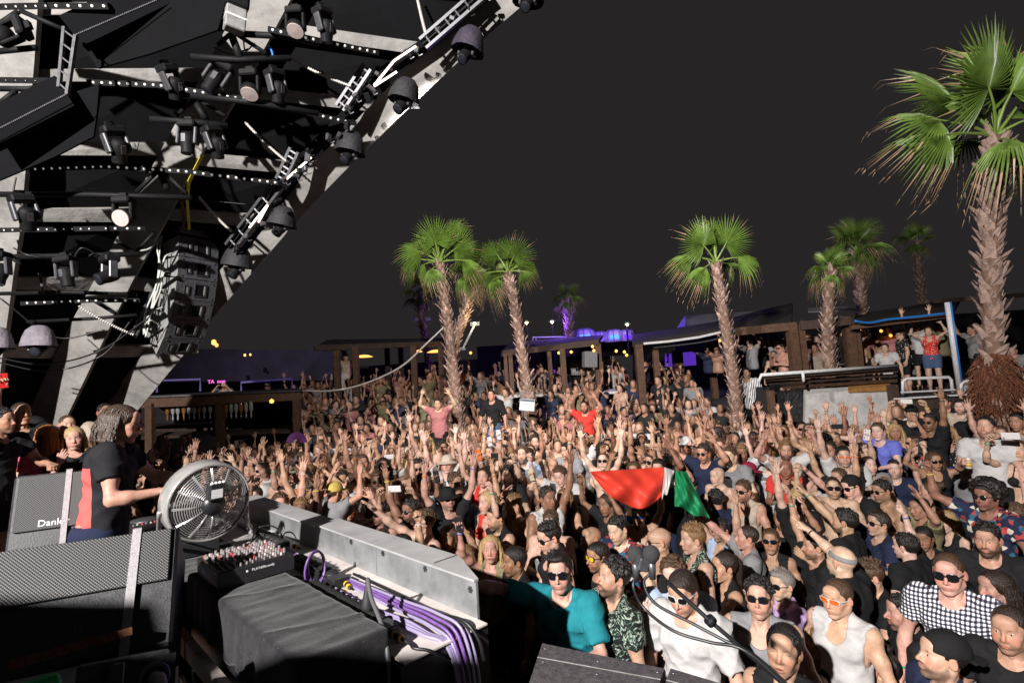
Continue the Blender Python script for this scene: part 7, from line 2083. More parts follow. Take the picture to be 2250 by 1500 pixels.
def get_cloth(B, kind, mt, seed=0):
 key = (kind, mt.name, seed)
 if key not in B.cl:
  gh = .0115 if B.q == 'hero' else .017
  k2 = (kind, seed)
  if k2 not in B.cl:
   if kind == 'tee': B.cl[k2] = B.tee(seed=seed, gh=gh)
   elif kind == 'long': B.cl[k2] = B.tee(seed=seed, sleeve=.97, gh=gh)
   elif kind == 'loose': B.cl[k2] = B.tee(seed=seed, loose=.018, hem=.80, sleeve=.80, fold=.013, gh=gh)
   elif kind == 'tank': B.cl[k2] = B.tank(seed=seed, gh=gh)
   elif kind == 'bra': B.cl[k2] = B.bra()
   elif kind == 'shorts': B.cl[k2] = B.shorts()
   elif kind == 'skirt': B.cl[k2] = B.shorts(e=.022, hem=.66)
  V, F = B.cl[k2]
  B.cl[key] = rawmesh({'tee': 'shirt', 'long': 'shirt', 'loose': 'shirt', 'tank': 'tank_top', 'bra': 'bikini_top', 'shorts': 'shorts', 'skirt': 'shorts'}[kind], V, F, [mt], None, True)
  B.cl[key] = thin(B.cl[key], .5 if kind in ('tank', 'bra') else .30 if B.q == 'hero' else .35)
 return B.cl[key]
HAIRS = {}
def get_hair(kind, seed=0):
 if (kind, seed) not in HAIRS: HAIRS[(kind, seed)] = thin(hair_mesh(kind, seed), .5)
 return HAIRS[(kind, seed)]
GL = {}
def get_glasses(kind):
 if kind not in GL:
  GL[kind] = {'dark': lambda: glasses_mesh(M_GLASS, M_FRAMEK, 'way'), 'white': lambda: glasses_mesh(M_GLASS, M_FRAMEW, 'way'), 'round': lambda: glasses_mesh(M_GLASS, M_FRAMEK, 'round'), 'orange': lambda: glasses_mesh(M_GLASS_O, M_FRAMEW, 'sport'), 'yellow': lambda: glasses_mesh(M_GLASS_Y, M_FRAMEK, 'way'), 'blue': lambda: glasses_mesh(M_GLASS_B, M_FRAMEK, 'way'), 'big': lambda: glasses_mesh(M_GLASS, M_FRAMEK, 'big')}[kind]()
 return GL[kind]
HATS = {}
def get_hat(kind):
 if kind not in HATS: HATS[kind] = cap_mesh() if kind == 'cap' else cap_mesh(True) if kind == 'capback' else cap_mesh(False, True) if kind == 'bucket' else headband_mesh()
 return HATS[kind]
BAND = MB().tube([(.031 * math.cos(a), .026 * math.sin(a), 0) for a in [2 * math.pi * i / 12 for i in range(12)]], .006, 5, closed=True).mesh('wristband', [M_CLOTH], True)
q = MB(); q.box((-.037, -.005, -.075), (.037, .005, .075), None, 0, .004); q.box((-.032, -.0062, -.066), (.032, -.0052, .066), None, 1); q.lathe([(.007, 0), (.007, .002), (0, .002)], 8, Matrix.Translation((.02, .005, .055)) @ Euler((R(-90), 0, 0)).to_matrix().to_4x4(), 1)
PHONE_M = {k: q.mesh('phone', [mat('phone_' + k, c, .35), M_LENSD]) for k, c in (('black', (.02, .02, .022)), ('white', (.62, .6, .6)), ('orange', (.75, .16, .03)), ('pale', (.55, .5, .35)), ('red', (.6, .03, .03)))}
SK = {'a': (.53, .325, .24), 'b': (.46, .265, .185), 'c': (.37, .20, .132), 'd': (.26, .13, .082), 'e': (.13, .062, .040), 'p': (.58, .385, .30)}
HC = {'h': (.05, .030, .018), 'k': (.012, .009, .008), 'd': (.028, .017, .012), 'b': (.075, .040, .020), 'l': (.19, .105, .045), 'y': (.46, .31, .14), 'o': (.42, .14, .03), 'g': (.24, .21, .19)}
CC = {'black': (.012, .012, .013), 'white': (.48, .475, .47), 'grey': (.22, .22, .23), 'teal': (.015, .20, .24), 'blue': (.05, .10, .35), 'navy': (.015, .02, .05), 'pink': (.65, .10, .16), 'dusty pink': (.38, .15, .15), 'red': (.55, .04, .03), 'beige': (.42, .35, .28), 'green': (.02, .22, .09), 'yellow': (.55, .42, .10), 'lilac': (.45, .30, .55), 'neon green': (.25, .75, .05), 'maroon': (.20, .012, .04), 'violet blue': (.13, .15, .52), 'pale blue': (.33, .42, .56), 'khaki': (.20, .18, .10), 'orange': (.60, .16, .02), 'denim': (.06, .10, .19)}
PEOPLE = []
def put_person(H, face, pose, hv, hair='short', hc='d', skin='b', beard=0.0, top='tee', tc='black', tm=None, glasses=None, hat=None, hatc='black', mirror=False, headrot=None, scale=1.0, bottom='black', q='hero', closed=False, label=None, group=None, seed=0, facevec=None, phone=None, bands=None, floor=None, big=1.0, bm=None, bkind='shorts', hseed=0):
 """H: world point of the head centre; face: degrees the face is turned towards the picture's left, 0 = to the camera"""
 B = get_body(pose, hv, headrot, q, closed, big)
 if facevec is None:
  tc_ = Vector((-H.x, -H.y, 0)).normalized(); lf = Vector((tc_.y, -tc_.x, 0)); lf = lf if lf.x < 0 or abs(lf.x) < .2 else -lf
  lf = Vector((-(-tc_.y), 0, 0)) if False else Vector((tc_.y, -tc_.x, 0))
  facevec = tc_ * math.cos(R(face)) + lf * math.sin(R(face))
 rz = math.atan2(-facevec.x, facevec.y)
 hm = B.headM.translation
 off = Matrix.Rotation(rz, 3, 'Z') @ Vector((hm.x * (-1 if mirror else 1), hm.y, hm.z)) * scale
 loc = H - off
 o = link('person', B.me)
 o.location = loc; o.rotation_euler = (0, 0, rz); o.scale = (-scale if mirror else scale, scale, scale)
 c = SK[skin]; o.color = (*[v * rng.uniform(.93, 1.07) for v in c], beard)
 I4 = Matrix.Identity(4)
 def child(name, me, col=None, M=None):
  ch = link(name, me, o, M=M if M is not None else I4)
  if col is not None: ch.color = (*col, 1)
  return ch
 if hat in ('cap', 'bucket') or hat == 'capback':
  if hair not in (None, 'bald'): child('hair', get_hair('buzz' if hair in ('short', 'quiff', 'curly', 'side', 'slick', 'buzz', 'afro') else hair, 0), HC[hc], B.headM)
  child('cap' if hat != 'bucket' else 'hat', get_hat(hat), CC[hatc], B.headM)
 else:
  if hair not in (None, 'bald'): child('hair', get_hair(hair, hseed), HC[hc], B.headM)
  if hat == 'headband': child('headband', get_hat('headband'), CC[hatc], B.headM)
 if glasses: child('sunglasses', get_glasses(glasses), None, B.headM)
 if top and top != 'bare':
  m = M_PAT[tm] if tm in M_PAT else (tm if tm is not None else M_CLOTH)
  nm = {'tee': 'shirt', 'long': 'shirt', 'loose': 'shirt', 'tank': 'tank_top', 'bra': 'bikini_top'}[top]
  child(nm, get_cloth(B, top, m, seed), CC[tc] if isinstance(tc, str) else tc)
 child('shorts', get_cloth(B, bkind, bm or M_CLOTH, 0), CC[bottom])
 for sd in (bands or ''):
  col = rng.choice([(.6, .5, .05), (.02, .3, .2), (.55, .12, .02), (.02, .02, .02), (.5, .5, .5), (.05, .1, .4)])
  child('wristband', BAND, col, B.wrist[sd] @ Matrix.Translation((0, 0, -.035)))
 PEOPLE.append(dict(o=o, H=H, loc=loc, scale=scale, B=B, mirror=mirror, rz=rz))
 if phone:
  W = Matrix.Translation(loc) @ Matrix.Rotation(rz, 4, 'Z') @ Matrix.Diagonal((-scale if mirror else scale, scale, scale, 1))
  if pose == 'phone':
   p = W @ ((B.wrist['r'] @ Vector((0, .035, .11)) + B.wrist['l'] @ Vector((0, .035, .11))) / 2); roll = R(90)
  else:
   p = W @ (B.wrist['r'] @ Vector((-.005, .038, .10))); roll = R(rng.uniform(-12, 12))
  ph = link('phone', PHONE_M[phone]); ph.location = p
  ph.rotation_euler = (Matrix.Rotation(rz, 3, 'Z') @ Matrix.Rotation(R(-12), 3, 'X') @ Matrix.Rotation(roll, 3, 'Y')).to_euler()
  PEOPLE[-1]['phone'] = ph; PEOPLE[-1]['phonec'] = phone
 tag(o, label, 'person', group)
 return o
def hero(px, py, s, face, pose, hv, label, **k):
 t2 = ((px - 1125) ** 2 + (py - 750) ** 2) / FPX ** 2
 H = PD(px, py, .25 * k.get('scale', 1.0) * FPX / s * (k.pop('g') if 'g' in k else (1 + t2) ** .14))
 k.setdefault('q', 'hero' if s >= 54 else 'crowd')
 o = put_person(H, face, pose, hv, label=label, group='crowd in front of the stage' if 'group' not in k else k.pop('group'), **k)
 if 'phone' in k and k['phone']:
  tag(PEOPLE[-1]['phone'], k['phone'] + ' smartphone held up by the ' + label[:1].lower() + label[1:], 'phone')
  PEOPLE[-1]['phone']['label'] = ' '.join((k['phone'] + ' smartphone held up by ' + label).split()[:15])
 return o

# ---- DJ
M_DJ = mat('dj_shirt', (.012, .012, .014), .85, bump=(300, .3, .002), spec=.2)
def _dj():
 N, L, b = nodes_of(M_DJ)
 tc = N.new('ShaderNodeTexCoord'); sp = N.new('ShaderNodeSeparateXYZ'); L.new(tc.outputs['Object'], sp.inputs[0])
 def cmp(inp, op, v):
  m = N.new('ShaderNodeMath'); m.operation = op; L.new(inp, m.inputs[0]); m.inputs[1].default_value = v; return m.outputs[0]
 def mul(a, c):
  m = N.new('ShaderNodeMath'); m.operation = 'MULTIPLY'; L.new(a, m.inputs[0]); L.new(c, m.inputs[1]); return m.outputs[0]
 f = mul(mul(cmp(sp.outputs['Y'], 'LESS_THAN', -.028), cmp(sp.outputs['Z'], 'LESS_THAN', 1.36)), mul(cmp(sp.outputs['Z'], 'GREATER_THAN', .93), cmp(sp.outputs['X'], 'LESS_THAN', .9)))
 x = N.new('ShaderNodeMix'); x.data_type = 'RGBA'; L.new(f, x.inputs[0]); x.inputs[6].default_value = (.014, .014, .017, 1); x.inputs[7].default_value = (.62, .10, .09, 1)
 L.new(x.outputs[2], b.inputs['Base Color'])
_dj()
hero(268, 930, 84, -82, 'dj', 'm1', 'DJ with shoulder length hair in black shirt with red back print, working the decks', hair='bob', hc='h', skin='b', beard=.3, top='tee', tm=M_DJ, bottom='navy', bm=M_DENIM, bkind='shorts', group='people on the stage', headrot=(8, -6, 0), big=.95, g=1.02)
dj = PEOPLE[-1]['o']
dj['category'] = 'person'
G = dict(group='people on the stage')
hero(4, 925, 62, -45, 'reach_rail', 'm3', 'person in dark shirt at the left edge stretching an arm across', hair='short', hc='k', skin='c', tc='black', beard=.5, **G)
hero(47, 908, 56, -12, 'phone_one', 'm2', 'person in black shirt holding a red phone beside the canopy foot', hair='buzz', hc='d', skin='b', tc='black', phone='red', **G)
hero(78, 940, 50, -55, 'down', 'm1', 'person in black cap and grey shirt looking right beside the stage', hair='buzz', hc='k', hat='cap', skin='b', tc='grey', **G)
hero(103, 958, 55, 165, 'down', 'f1', 'person in pink top turned away, with long orange hair', hair='longwavy', hc='o', skin='a', tc='pink', **G)
hero(148, 932, 46, -15, 'down', 'm5', 'person in red shirt half hidden behind the one in black', hair='buzz', hc='b', skin='a', tc='red', **G)
hero(162, 962, 54, -6, 'chin', 'f1', 'person in black tee facing the camera behind the monitor', hair='long', hc='y', skin='a', top='loose', tc='black', **G)
hero(231, 905, 44, -25, 'chin', 'm2', 'person in beige tee with folded arms behind the DJ', hair='buzz', hc='k', skin='c', tc='beige', **G)
hero(35, 985, 48, -40, 'rail', 'm4', 'person in long sleeved black top bent over behind the left monitor', hair='short', hc='d', skin='c', top='long', tc='black', **G)

# ---- front rows
hero(1230, 1255, 84, 22, 'reach_rail', 'm2', 'person in teal tee and dark sunglasses stretching one arm over the trough', hair='side', hc='k', skin='a', beard=.45, top='loose', tc='teal', glasses='big', bands='r')
hero(1500, 1300, 92, 30, 'down', 'm4', 'person in white tee and white framed sunglasses behind the microphones', hair='slick', hc='d', skin='a', beard=.5, top='loose', tc='white', glasses='white', headrot=(12, 6, 0))
hero(1400, 1347, 78, 38, 'down', 'f1', 'person in black top looking down with eyes closed beside the white tee', hair='tail', hc='b', skin='b', top='tank', tc='black', headrot=(-18, 8, 0), closed=True)
hero(1347, 1268, 84, 62, 'down', 'm4', 'person in green leaf print tee looking down beside the teal tee', hair='curly', hc='k', skin='b', beard=.95, tc='grey', tm='leaf', headrot=(-14, 0, 0))
hero(1480, 1264, 78, 12, 'chin', 'm3', 'smiling person in pale blue shirt right behind the white tee', hair='curly', hc='b', skin='p', beard=.5, top='tee', tc='pale blue', hseed=2)
hero(1522, 1184, 64, 72, 'down', 'm1', 'person in leaf print top in profile above the microphones', hair='quiff', hc='l', skin='b', top='tank', tm='leaf', tc='green')
hero(1313, 1222, 62, 55, 'down', 'm4', 'person in black tee with yellow lensed sunglasses', hair='slick', hc='k', skin='c', beard=.7, tc='black', glasses='yellow')
hero(1298, 1183, 56, 55, 'down', 'm5', 'shaven headed person in black looking down behind the yellow sunglasses', hair='bald', skin='c', beard=.3, tc='black', headrot=(-16, 0, 0))
hero(1357, 1163, 58, 40, 'down', 'm2', 'person in dark tee gazing up left below the flag', hair='short', hc='k', skin='p', beard=.35, tc='navy', tm='print', headrot=(10, 0, 4))
hero(1403, 1133, 46, 6, 'both_up', 'm3', 'bare chested person in blue mirrored sunglasses holding up the flag', hair='short', hc='d', skin='b', beard=.4, top='bare', glasses='blue', bands='rl')
hero(1447, 1188, 62, 78, 'down', 'm5', 'bald person with glasses in profile just above the microphones', hair='bald', skin='b', top='bare', glasses='round')
hero(1207, 1180, 64, 66, 'down', 'm1', 'person in sunglasses with chin raised in profile left of the bald ones', hair='quiff', hc='k', skin='a', top='tank', tc='black', glasses='dark', headrot=(12, 0, 0))
hero(1130, 1232, 62, 72, 'down', 'm4', 'person in dark top with slicked hair in profile above the teal sleeve', hair='slick', hc='k', skin='d', beard=.5, tc='black')
hero(1078, 1205, 58, 14, 'phone_one', 'f2', 'person with long hair filming with a black phone over the trough end', hair='longwavy', hc='y', skin='b', top='tank', tc='khaki', phone='black', bands='r')
hero(1090, 1137, 52, 58, 'chin', 'm2', 'person in black tank top with a hand at the mouth left of the flag', hair='short', hc='k', skin='b', beard=.85, top='tank', tc='black')
hero(1128, 1108, 46, 55, 'right_up', 'm3', 'bare chested person with one hand raised behind the orange phone', hair='short', hc='l', skin='b', top='bare', bands='r')
hero(932, 1148, 55, 62, 'right_reach', 'm1', 'bare chested person in sunglasses reaching a hand over the trough', hair='curly', hc='b', skin='a', top='bare', glasses='dark', hseed=2)
hero(902, 1122, 50, 45, 'right_up', 'm4', 'person in black tank and sunglasses with tanned arm raised by the trough', hair='short', hc='k', skin='d', beard=.9, top='tank', tc='black', glasses='round', bands='r')
hero(735, 1082, 46, -125, 'both_bent', 'm1', 'person in yellow baseball cap turned away near the trough', hair='buzz', hc='b', hat='cap', hatc='yellow', skin='b', top='tee', tc='grey')
hero(670, 1076, 45, 40, 'right_up', 'm3', 'person in teal headband and orange sunglasses beside the yellow cap', hair='curly', hc='b', skin='b', top='bare', glasses='orange', hat='headband', hatc='teal')
hero(772, 1124, 46, 14, 'both_bent', 'm3', 'laughing person in white tank and orange sunglasses at the trough', hair='buzz', hc='b', skin='a', top='tank', tc='white', glasses='orange')
hero(716, 1112, 44, 50, 'down', 'm5', 'person leaning at the trough below the yellow cap', hair='short', hc='d', skin='b', beard=.4, tc='black')
hero(835, 1128, 46, 50, 'fist_up', 'm2', 'person in black top with a fist up beside the white tank', hair='short', hc='k', skin='c', beard=.6, top='tank', tc='black', glasses='dark', bands='r')
hero(985, 1180, 52, 30, 'both_bent', 'f2', 'laughing person with both bent arms raised at the trough corner', hair='long', hc='b', skin='c', top='bra', tc='black')
hero(1020, 1225, 56, 35, 'right_reach', 'f3', 'person in khaki tank top reaching towards the trough end', hair='longwavy', hc='l', skin='b', top='tank', tc='khaki', bands='r')

# ---- right front
hero(2085, 1258, 92, 12, 'down', 'm5', 'person in black and white check shirt and big sunglasses', hair='buzz', hc='b', skin='a', top='tee', tm='check', tc='white', glasses='big', bands='r')
hero(2170, 1184, 76, 14, 'down', 'm2', 'bearded person in black tee right behind the check shirt', hair='short', hc='k', skin='b', beard=1.0, tc='black')
hero(2168, 1090, 64, 36, 'fist_up', 'm4', 'person in dark patterned shirt and round glasses raising a fist', hair='afro', hc='k', skin='d', beard=.5, top='tee', tm='print', tc='navy', glasses='round', bands='r')
hero(2228, 1132, 60, 78, 'down', 'm1', 'person in bright blue shirt in profile at the right edge', hair='short', hc='b', skin='p', tc='blue')
hero(2078, 1145, 50, 42, 'down', 'f2', 'smiling person with shoulder length hair below the raised fist', hair='bob', hc='y', skin='p', top='tank', tc='black', headrot=(6, 0, 6))
hero(1990, 1200, 62, 120, 'fist_up', 'm2', 'person in black tee seen from behind raising a banded fist', hair='short', hc='k', skin='p', tc='black', bands='r', mirror=False)
hero(2030, 1182, 54, 10, 'chin', 'f3', 'person in black with eyes closed left of the bearded one', hair='slick', hc='k', skin='d', tc='black', closed=True)
hero(1840, 1312, 86, 34, 'down', 'm1', 'person in white tank and wraparound orange sunglasses', hair='buzz', hc='b', skin='a', top='tank', tc='white', glasses='orange')
hero(1668, 1312, 86, 12, 'down', 'm2', 'person in grey tank and black sunglasses looking down', hair='curly', hc='k', skin='a', top='tank', tc='grey', glasses='dark', headrot=(-12, 4, 0), beard=.3)
hero(1722, 1426, 112, 18, 'down', 'f2', 'person in dark top singing with eyes closed at the bottom edge', hair='tail', hc='k', skin='b', top='tank', tc='black', closed=True, headrot=(-10, 4, -4))
hero(1808, 1412, 84, 115, 'down', 'f1', 'person with messy bun turned away at the bottom edge', hair='bun', hc='l', skin='b', top='tank', tc='black')
hero(2068, 1440, 112, 62, 'down', 'm2', 'bearded person in backward black cap looking down at the bottom right', hair='buzz', hc='k', hat='capback', hatc='black', skin='a', beard=.8, tc='navy', headrot=(-12, 0, 0))
hero(2218, 1380, 106, 18, 'down', 'm5', 'person in black tee at the bottom right corner', hair='buzz', hc='d', skin='b', beard=.5, tc='black')
hero(1847, 1232, 76, 128, 'right_point', 'm1', 'bald person in grey headband pointing a raised arm at the stage', hair='bald', skin='p', tc='black', hat='headband', hatc='grey', bands='r')
hero(1694, 1188, 56, 8, 'down', 'f1', 'person in sunglasses and dark tank below the pointing hand', hair='slick', hc='b', skin='c', top='tank', tc='black', glasses='dark', headrot=(-10, 0, 0))
hero(1718, 1284, 66, 48, 'clap', 'f3', 'person in sunglasses with hands before the chin behind the grey tank', hair='side', hc='g', skin='p', tc='lilac', glasses='dark')
hero(1717, 1138, 48, 14, 'both_bent', 'm5', 'bald person in black tee right of the pointing hand', hair='bald', skin='c', beard=.7, tc='black')
hero(1752, 1104, 50, -32, 'right_up', 'm1', 'person with bleached hair and sunglasses looking right', hair='quiff', hc='y', skin='p', beard=.4, tc='black', glasses='dark')
hero(1633, 1078, 47, 34, 'down', 'm4', 'person in pale tank and black sunglasses right of the green flag end', hair='short', hc='b', skin='b', beard=.7, top='tank', tc='beige', glasses='dark')
hero(1855, 1145, 60, 108, 'right_reach', 'm2', 'person in black tee with banded wrist reaching left, seen from behind', hair='short', hc='k', skin='b', beard=.9, tc='black', bands='r')
hero(1870, 1070, 50, 46, 'right_reach', 'm3', 'person in black baseball cap and sunglasses with chin raised', hair='buzz', hc='k', hat='capback', hatc='black', skin='p', tc='black', glasses='dark', headrot=(10, 0, 8))
hero(1937, 1078, 50, 42, 'chin', 'm2', 'bare shouldered person in sunglasses with a hand at the mouth', hair='short', hc='k', skin='c', beard=.4, top='bare', glasses='round')
hero(2042, 1080, 46, 78, 'right_up', 'f1', 'person in profile with a bare raised arm below the white three striped tee', hair='bun', hc='b', skin='b', top='tank', tc='black', mirror=False, bands='r')
hero(1966, 1030, 42, 16, 'phone_one', 'm2', 'person in navy tee directly below the pink bikini top', hair='short', hc='k', skin='p', beard=.4, tc='navy')
hero(1967, 948, 38, 4, 'both_bent', 'f1', 'person in pink bikini top with one hand lifted on the raised side step', hair='longfront', hc='y', skin='c', top='bra', tc='lilac', closed=True)
hero(2084, 952, 38, 6, 'drink', 'f1', 'person in black dotted top beside the white three striped tee', hair='longfront', hc='y', skin='c', top='tank', tc='black', tm='dots', closed=True, headrot=(-10, 0, 0))
hero(2166, 940, 52, 14, 'drink', 'm2', 'person in white tee with dark shoulder stripes holding a can', hair='short', hc='k', skin='a', beard=.7, top='tee', tc='white', headrot=(-18, 0, 0))
hero(2003, 908, 36, 6, 'phone', 'm1', 'person in black cap filming overhead at the side step', hair='buzz', hc='k', hat='cap', skin='a', tc='black', phone='white', beard=.5, bands='rl')
hero(2110, 893, 34, 18, 'drink', 'm5', 'person in pale pink shirt in front of the big palm', hair='short', hc='k', skin='p', beard=.6, tc='beige')
hero(2076, 884, 31, 26, 'down', 'm4', 'person in plain black tee left of the big palm base', hair='curly', hc='k', skin='a', beard=.6, tc='black')
hero(2236, 926, 44, 34, 'drink', 'f1', 'person in neon green top at the right edge', hair='slick', hc='k', skin='c', top='bra', tc='neon green')
hero(2240, 880, 34, 20, 'down', 'm1', 'person with short hair at the right edge beside the big palm', hair='short', hc='k', skin='a', tc='navy')
hero(1930, 948, 40, 30, 'reach_rail', 'm1', 'person in violet blue tee stretching an arm to the left', hair='short', hc='b', skin='p', tc='violet blue', bands='r')
hero(2120, 1020, 44, 30, 'fist_up', 'm1', 'person with cropped hair below the can holder', hair='buzz', hc='b', skin='p', tc='grey')
hero(1605, 1002, 40, 30, 'down', 'm2', 'tall person in pale grey tee above the backward cap', hair='quiff', hc='b', skin='p', tc='grey')
hero(1640, 1035, 40, 100, 'right_reach', 'm1', 'person in backward maroon cap turned to the left', hair='buzz', hc='k', hat='capback', hatc='maroon', skin='b', tc='white')
hero(1690, 1010, 38, 20, 'right_up', 'm5', 'person with fair hair in white tee in the middle right', hair='quiff', hc='l', skin='p', tc='white')
hero(1500, 1030, 38, 30, 'phone', 'm1', 'bare chested person lifting a phone just above the white flag band', hair='short', hc='k', skin='b', top='bare', phone='black')
hero(1583, 1164, 50, 40, 'both_up', 'm4', 'person in sunglasses and pale blue shirt with clasped raised hands right of the flag', hair='short', hc='k', skin='b', beard=.6, top='tank', tc='pale blue', glasses='dark', bands='r')
hero(1935, 1466, 88, 125, 'down', 'f1', 'person with dark pinned up hair turned away at the bottom edge', hair='topknot', hc='k', skin='b', top='tank', tc='black')
hero(1572, 1098, 46, 150, 'down', 'm1', 'person in dark tee seen from behind under the green flag end', hair='curly', hc='k', skin='c', tc='navy')
hero(1790, 1200, 60, 70, 'right_up', 'm2', 'person in black tee lifting an open hand beside the grey headband', hair='short', hc='k', skin='b', beard=.8, tc='black', bands='r')
hero(1930, 1150, 56, 60, 'right_reach', 'm4', 'person in dark shirt reaching left behind the banded fist', hair='side', hc='d', skin='b', tc='navy', glasses='dark')
hero(1640, 1180, 56, 80, 'right_reach', 'm1', 'person in grey tee reaching forward below the green flag end', hair='buzz', hc='d', skin='b', tc='grey')
hero(1780, 1060, 46, 40, 'fist_up', 'm3', 'person in white tee raising a fist right of the bleached hair', hair='side', hc='b', skin='a', tc='white')
hero(1590, 1245, 66, 60, 'clap', 'f2', 'person in black top between the white tee and the grey tank', hair='tail', hc='d', skin='b', top='tank', tc='black')
hero(1910, 1265, 70, 60, 'chin', 'm3', 'person in black tee left of the check shirt looking at the stage', hair='quiff', hc='b', skin='a', beard=.5, tc='black')
hero(1985, 1345, 84, 75, 'down', 'm4', 'person in dark tee in profile between the orange sunglasses and the check shirt', hair='short', hc='k', skin='b', beard=.8, tc='black')
hero(2185, 1290, 80, 50, 'down', 'f1', 'person in dark top tucked behind the right side of the check shirt', hair='long', hc='d', skin='b', top='tank', tc='black')
hero(2020, 1115, 50, 55, 'both_bent', 'm1', 'person in khaki tee with both hands up above the closed eyed one', hair='buzz', hc='d', skin='c', tc='khaki')
# ---- middle
hero(938, 975, 36, 5, 'right_up', 'f1', 'person in maroon bikini top standing high with an arm raised', hair='longwavy', hc='y', skin='a', top='bra', tc='maroon')
hero(962, 886, 25, 10, 'both_bent', 'm1', 'person in dusty pink tee standing high before the left palm', hair='short', hc='d', skin='a', tc='dusty pink', headrot=(14, 0, 0), scale=1.0)
hero(1080, 868, 24, 20, 'down', 'm1', 'person in long sleeved black top standing between the palms', hair='buzz', hc='k', skin='b', top='long', tc='black', bottom='denim', bm=M_DENIM)
hero(1284, 893, 26, 15, 'both_bent', 'm2', 'person in bright red tee standing above the crowd left of the posters', hair='buzz', hc='k', skin='c', beard=.9, tc='red')
hero(1640, 820, 24, 10, 'fist_up', 'm2', 'person in black and white striped shirt right of the centre right palm', hair='short', hc='k', skin='c', top='loose', tm='stripe', tc='white')
hero(1245, 990, 34, 40, 'down', 'm1', 'person in grey tee and dark cap seen among raised arms', hair='buzz', hc='k', hat='capback', hatc='black', skin='b', top='tee', tc='grey')
hero(1326, 1012, 38, 12, 'both_up', 'm5', 'person with shaven head and sunglasses just above the red flag', hair='buzz', hc='b', skin='p', top='bare', glasses='dark')
hero(1232, 1045, 42, 30, 'fist_up', 'm1', 'person in white tee with chin raised left of the flag', hair='side', hc='b', skin='p', tc='white', headrot=(12, 0, 6))
hero(1115, 985 + 60, 40, 30, 'phone_one', 'm3', 'person lifting an orange phone left of the flag', hair='short', hc='k', skin='b', tc='black', phone='orange', bands='r')
hero(1240, 1095, 46, 40, 'phone_one', 'f2', 'person lifting a pale phone under the red flag', hair='bob', hc='l', skin='b', top='tank', tc='black', phone='pale', bands='r')
hero(775, 1060, 40, 95, 'right_reach', 'm3', 'person in white tee turned left near the yellow cap', hair='short', hc='b', skin='a', tc='white')
hero(610, 1050, 38, 60, 'down', 'm2', 'bare shouldered person nearest the far end of the trough', hair='short', hc='b', skin='a', top='bare')
hero(585 + 45, 1040, 34, 45, 'down', 'f1', 'person in pale bucket hat and sunglasses by the far trough end', hair='bob', hc='b', hat='bucket', hatc='beige', skin='a', top='tank', tc='white', glasses='dark')
# upper right terrace
hero(2040, 728, 23, 5, 'both_bent', 'f2', 'person in red crop top and denim skirt dancing on the right terrace', hair='tail', hc='b', skin='a', top='tank', tc='red', tm='dots', bottom='denim', bm=M_DENIM, bkind='skirt', group='people on the right terrace')
hero(2002, 765, 21, -5, 'drink', 'f1', 'person in pale tee left of the red crop top', hair='tail', hc='d', skin='a', tc='grey', group='people on the right terrace')
hero(1945, 765, 22, 10, 'down', 'm1', 'person in white tee behind the right bar rail', hair='short', hc='d', skin='a', tc='white', group='people on the right terrace')
hero(1978, 735, 22, 70, 'down', 'm1', 'person in black dotted shirt turned left on the right terrace', hair='short', hc='b', skin='a', tm='dots', tc='black', group='people on the right terrace')
hero(1900, 775, 21, 10, 'fist_up', 'f1', 'person in black strap top behind the right bar rail', hair='longwavy', hc='y', skin='a', top='tank', tc='black', group='people on the right terrace')
hero(2015, 715, 22, 10, 'both_up', 'm1', 'person in white tee with both arms raised behind the red crop top', hair='short', hc='k', hat='capback', hatc='grey', skin='a', tc='white', group='people on the right terrace')
hero(1790, 765, 20, 20, 'drink', 'm2', 'person in pale shirt left of the stubby palm', hair='buzz', hc='d', skin='c', tc='beige', group='people on the right terrace')
hero(1715, 765, 21, 40, 'chin', 'm1', 'bare chested person behind the right bar rail', hair='buzz', hc='d', skin='b', top='bare', glasses='dark', group='people on the right terrace')
hero(1700, 780, 20, 0, 'down', 'f1', 'person beside the bare chested one behind the right bar rail', hair='longwavy', hc='b', skin='a', top='bra', tc='black', group='people on the right terrace')
hero(2135, 725, 22, 60, 'fist_up', 'm5', 'person in grey tee half hidden behind the white pole', hair='short', hc='k', skin='b', tc='grey', group='people on the right terrace')
hero(2225, 770, 24, 20, 'down', 'm1', 'person in pale tee behind the big palm trunk', hair='short', hc='k', skin='b', tc='grey', group='people on the right terrace')
# left bar staff and VIP
hero(588, 848, 18, 30, 'down', 'm1', 'person in black tee leaning on the left bar roof', hair='short', hc='k', skin='b', tc='black', group='people at the left bar')
hero(645, 852, 18, 5, 'both_up', 'f1', 'person with both arms straight up behind the left bar roof', hair='long', hc='d', skin='a', top='tank', tc='black', group='people at the left bar')
hero(492, 845, 18, 10, 'clap', 'm1', 'person in purple lit shirt on the dark VIP deck', hair='short', hc='k', skin='b', tc='grey', group='people at the left bar')
hero(745, 810, 17, 5, 'down', 'm2', 'person in white tee standing high under the left pergola', hair='buzz', hc='k', skin='e', beard=.8, tc='white', group='people at the left bar')
hero(760, 785, 16.5, -5, 'fist_up', 'm1', 'person in pale shirt standing tallest under the left pergola', hair='short', hc='k', skin='b', tc='beige', group='people at the left bar')
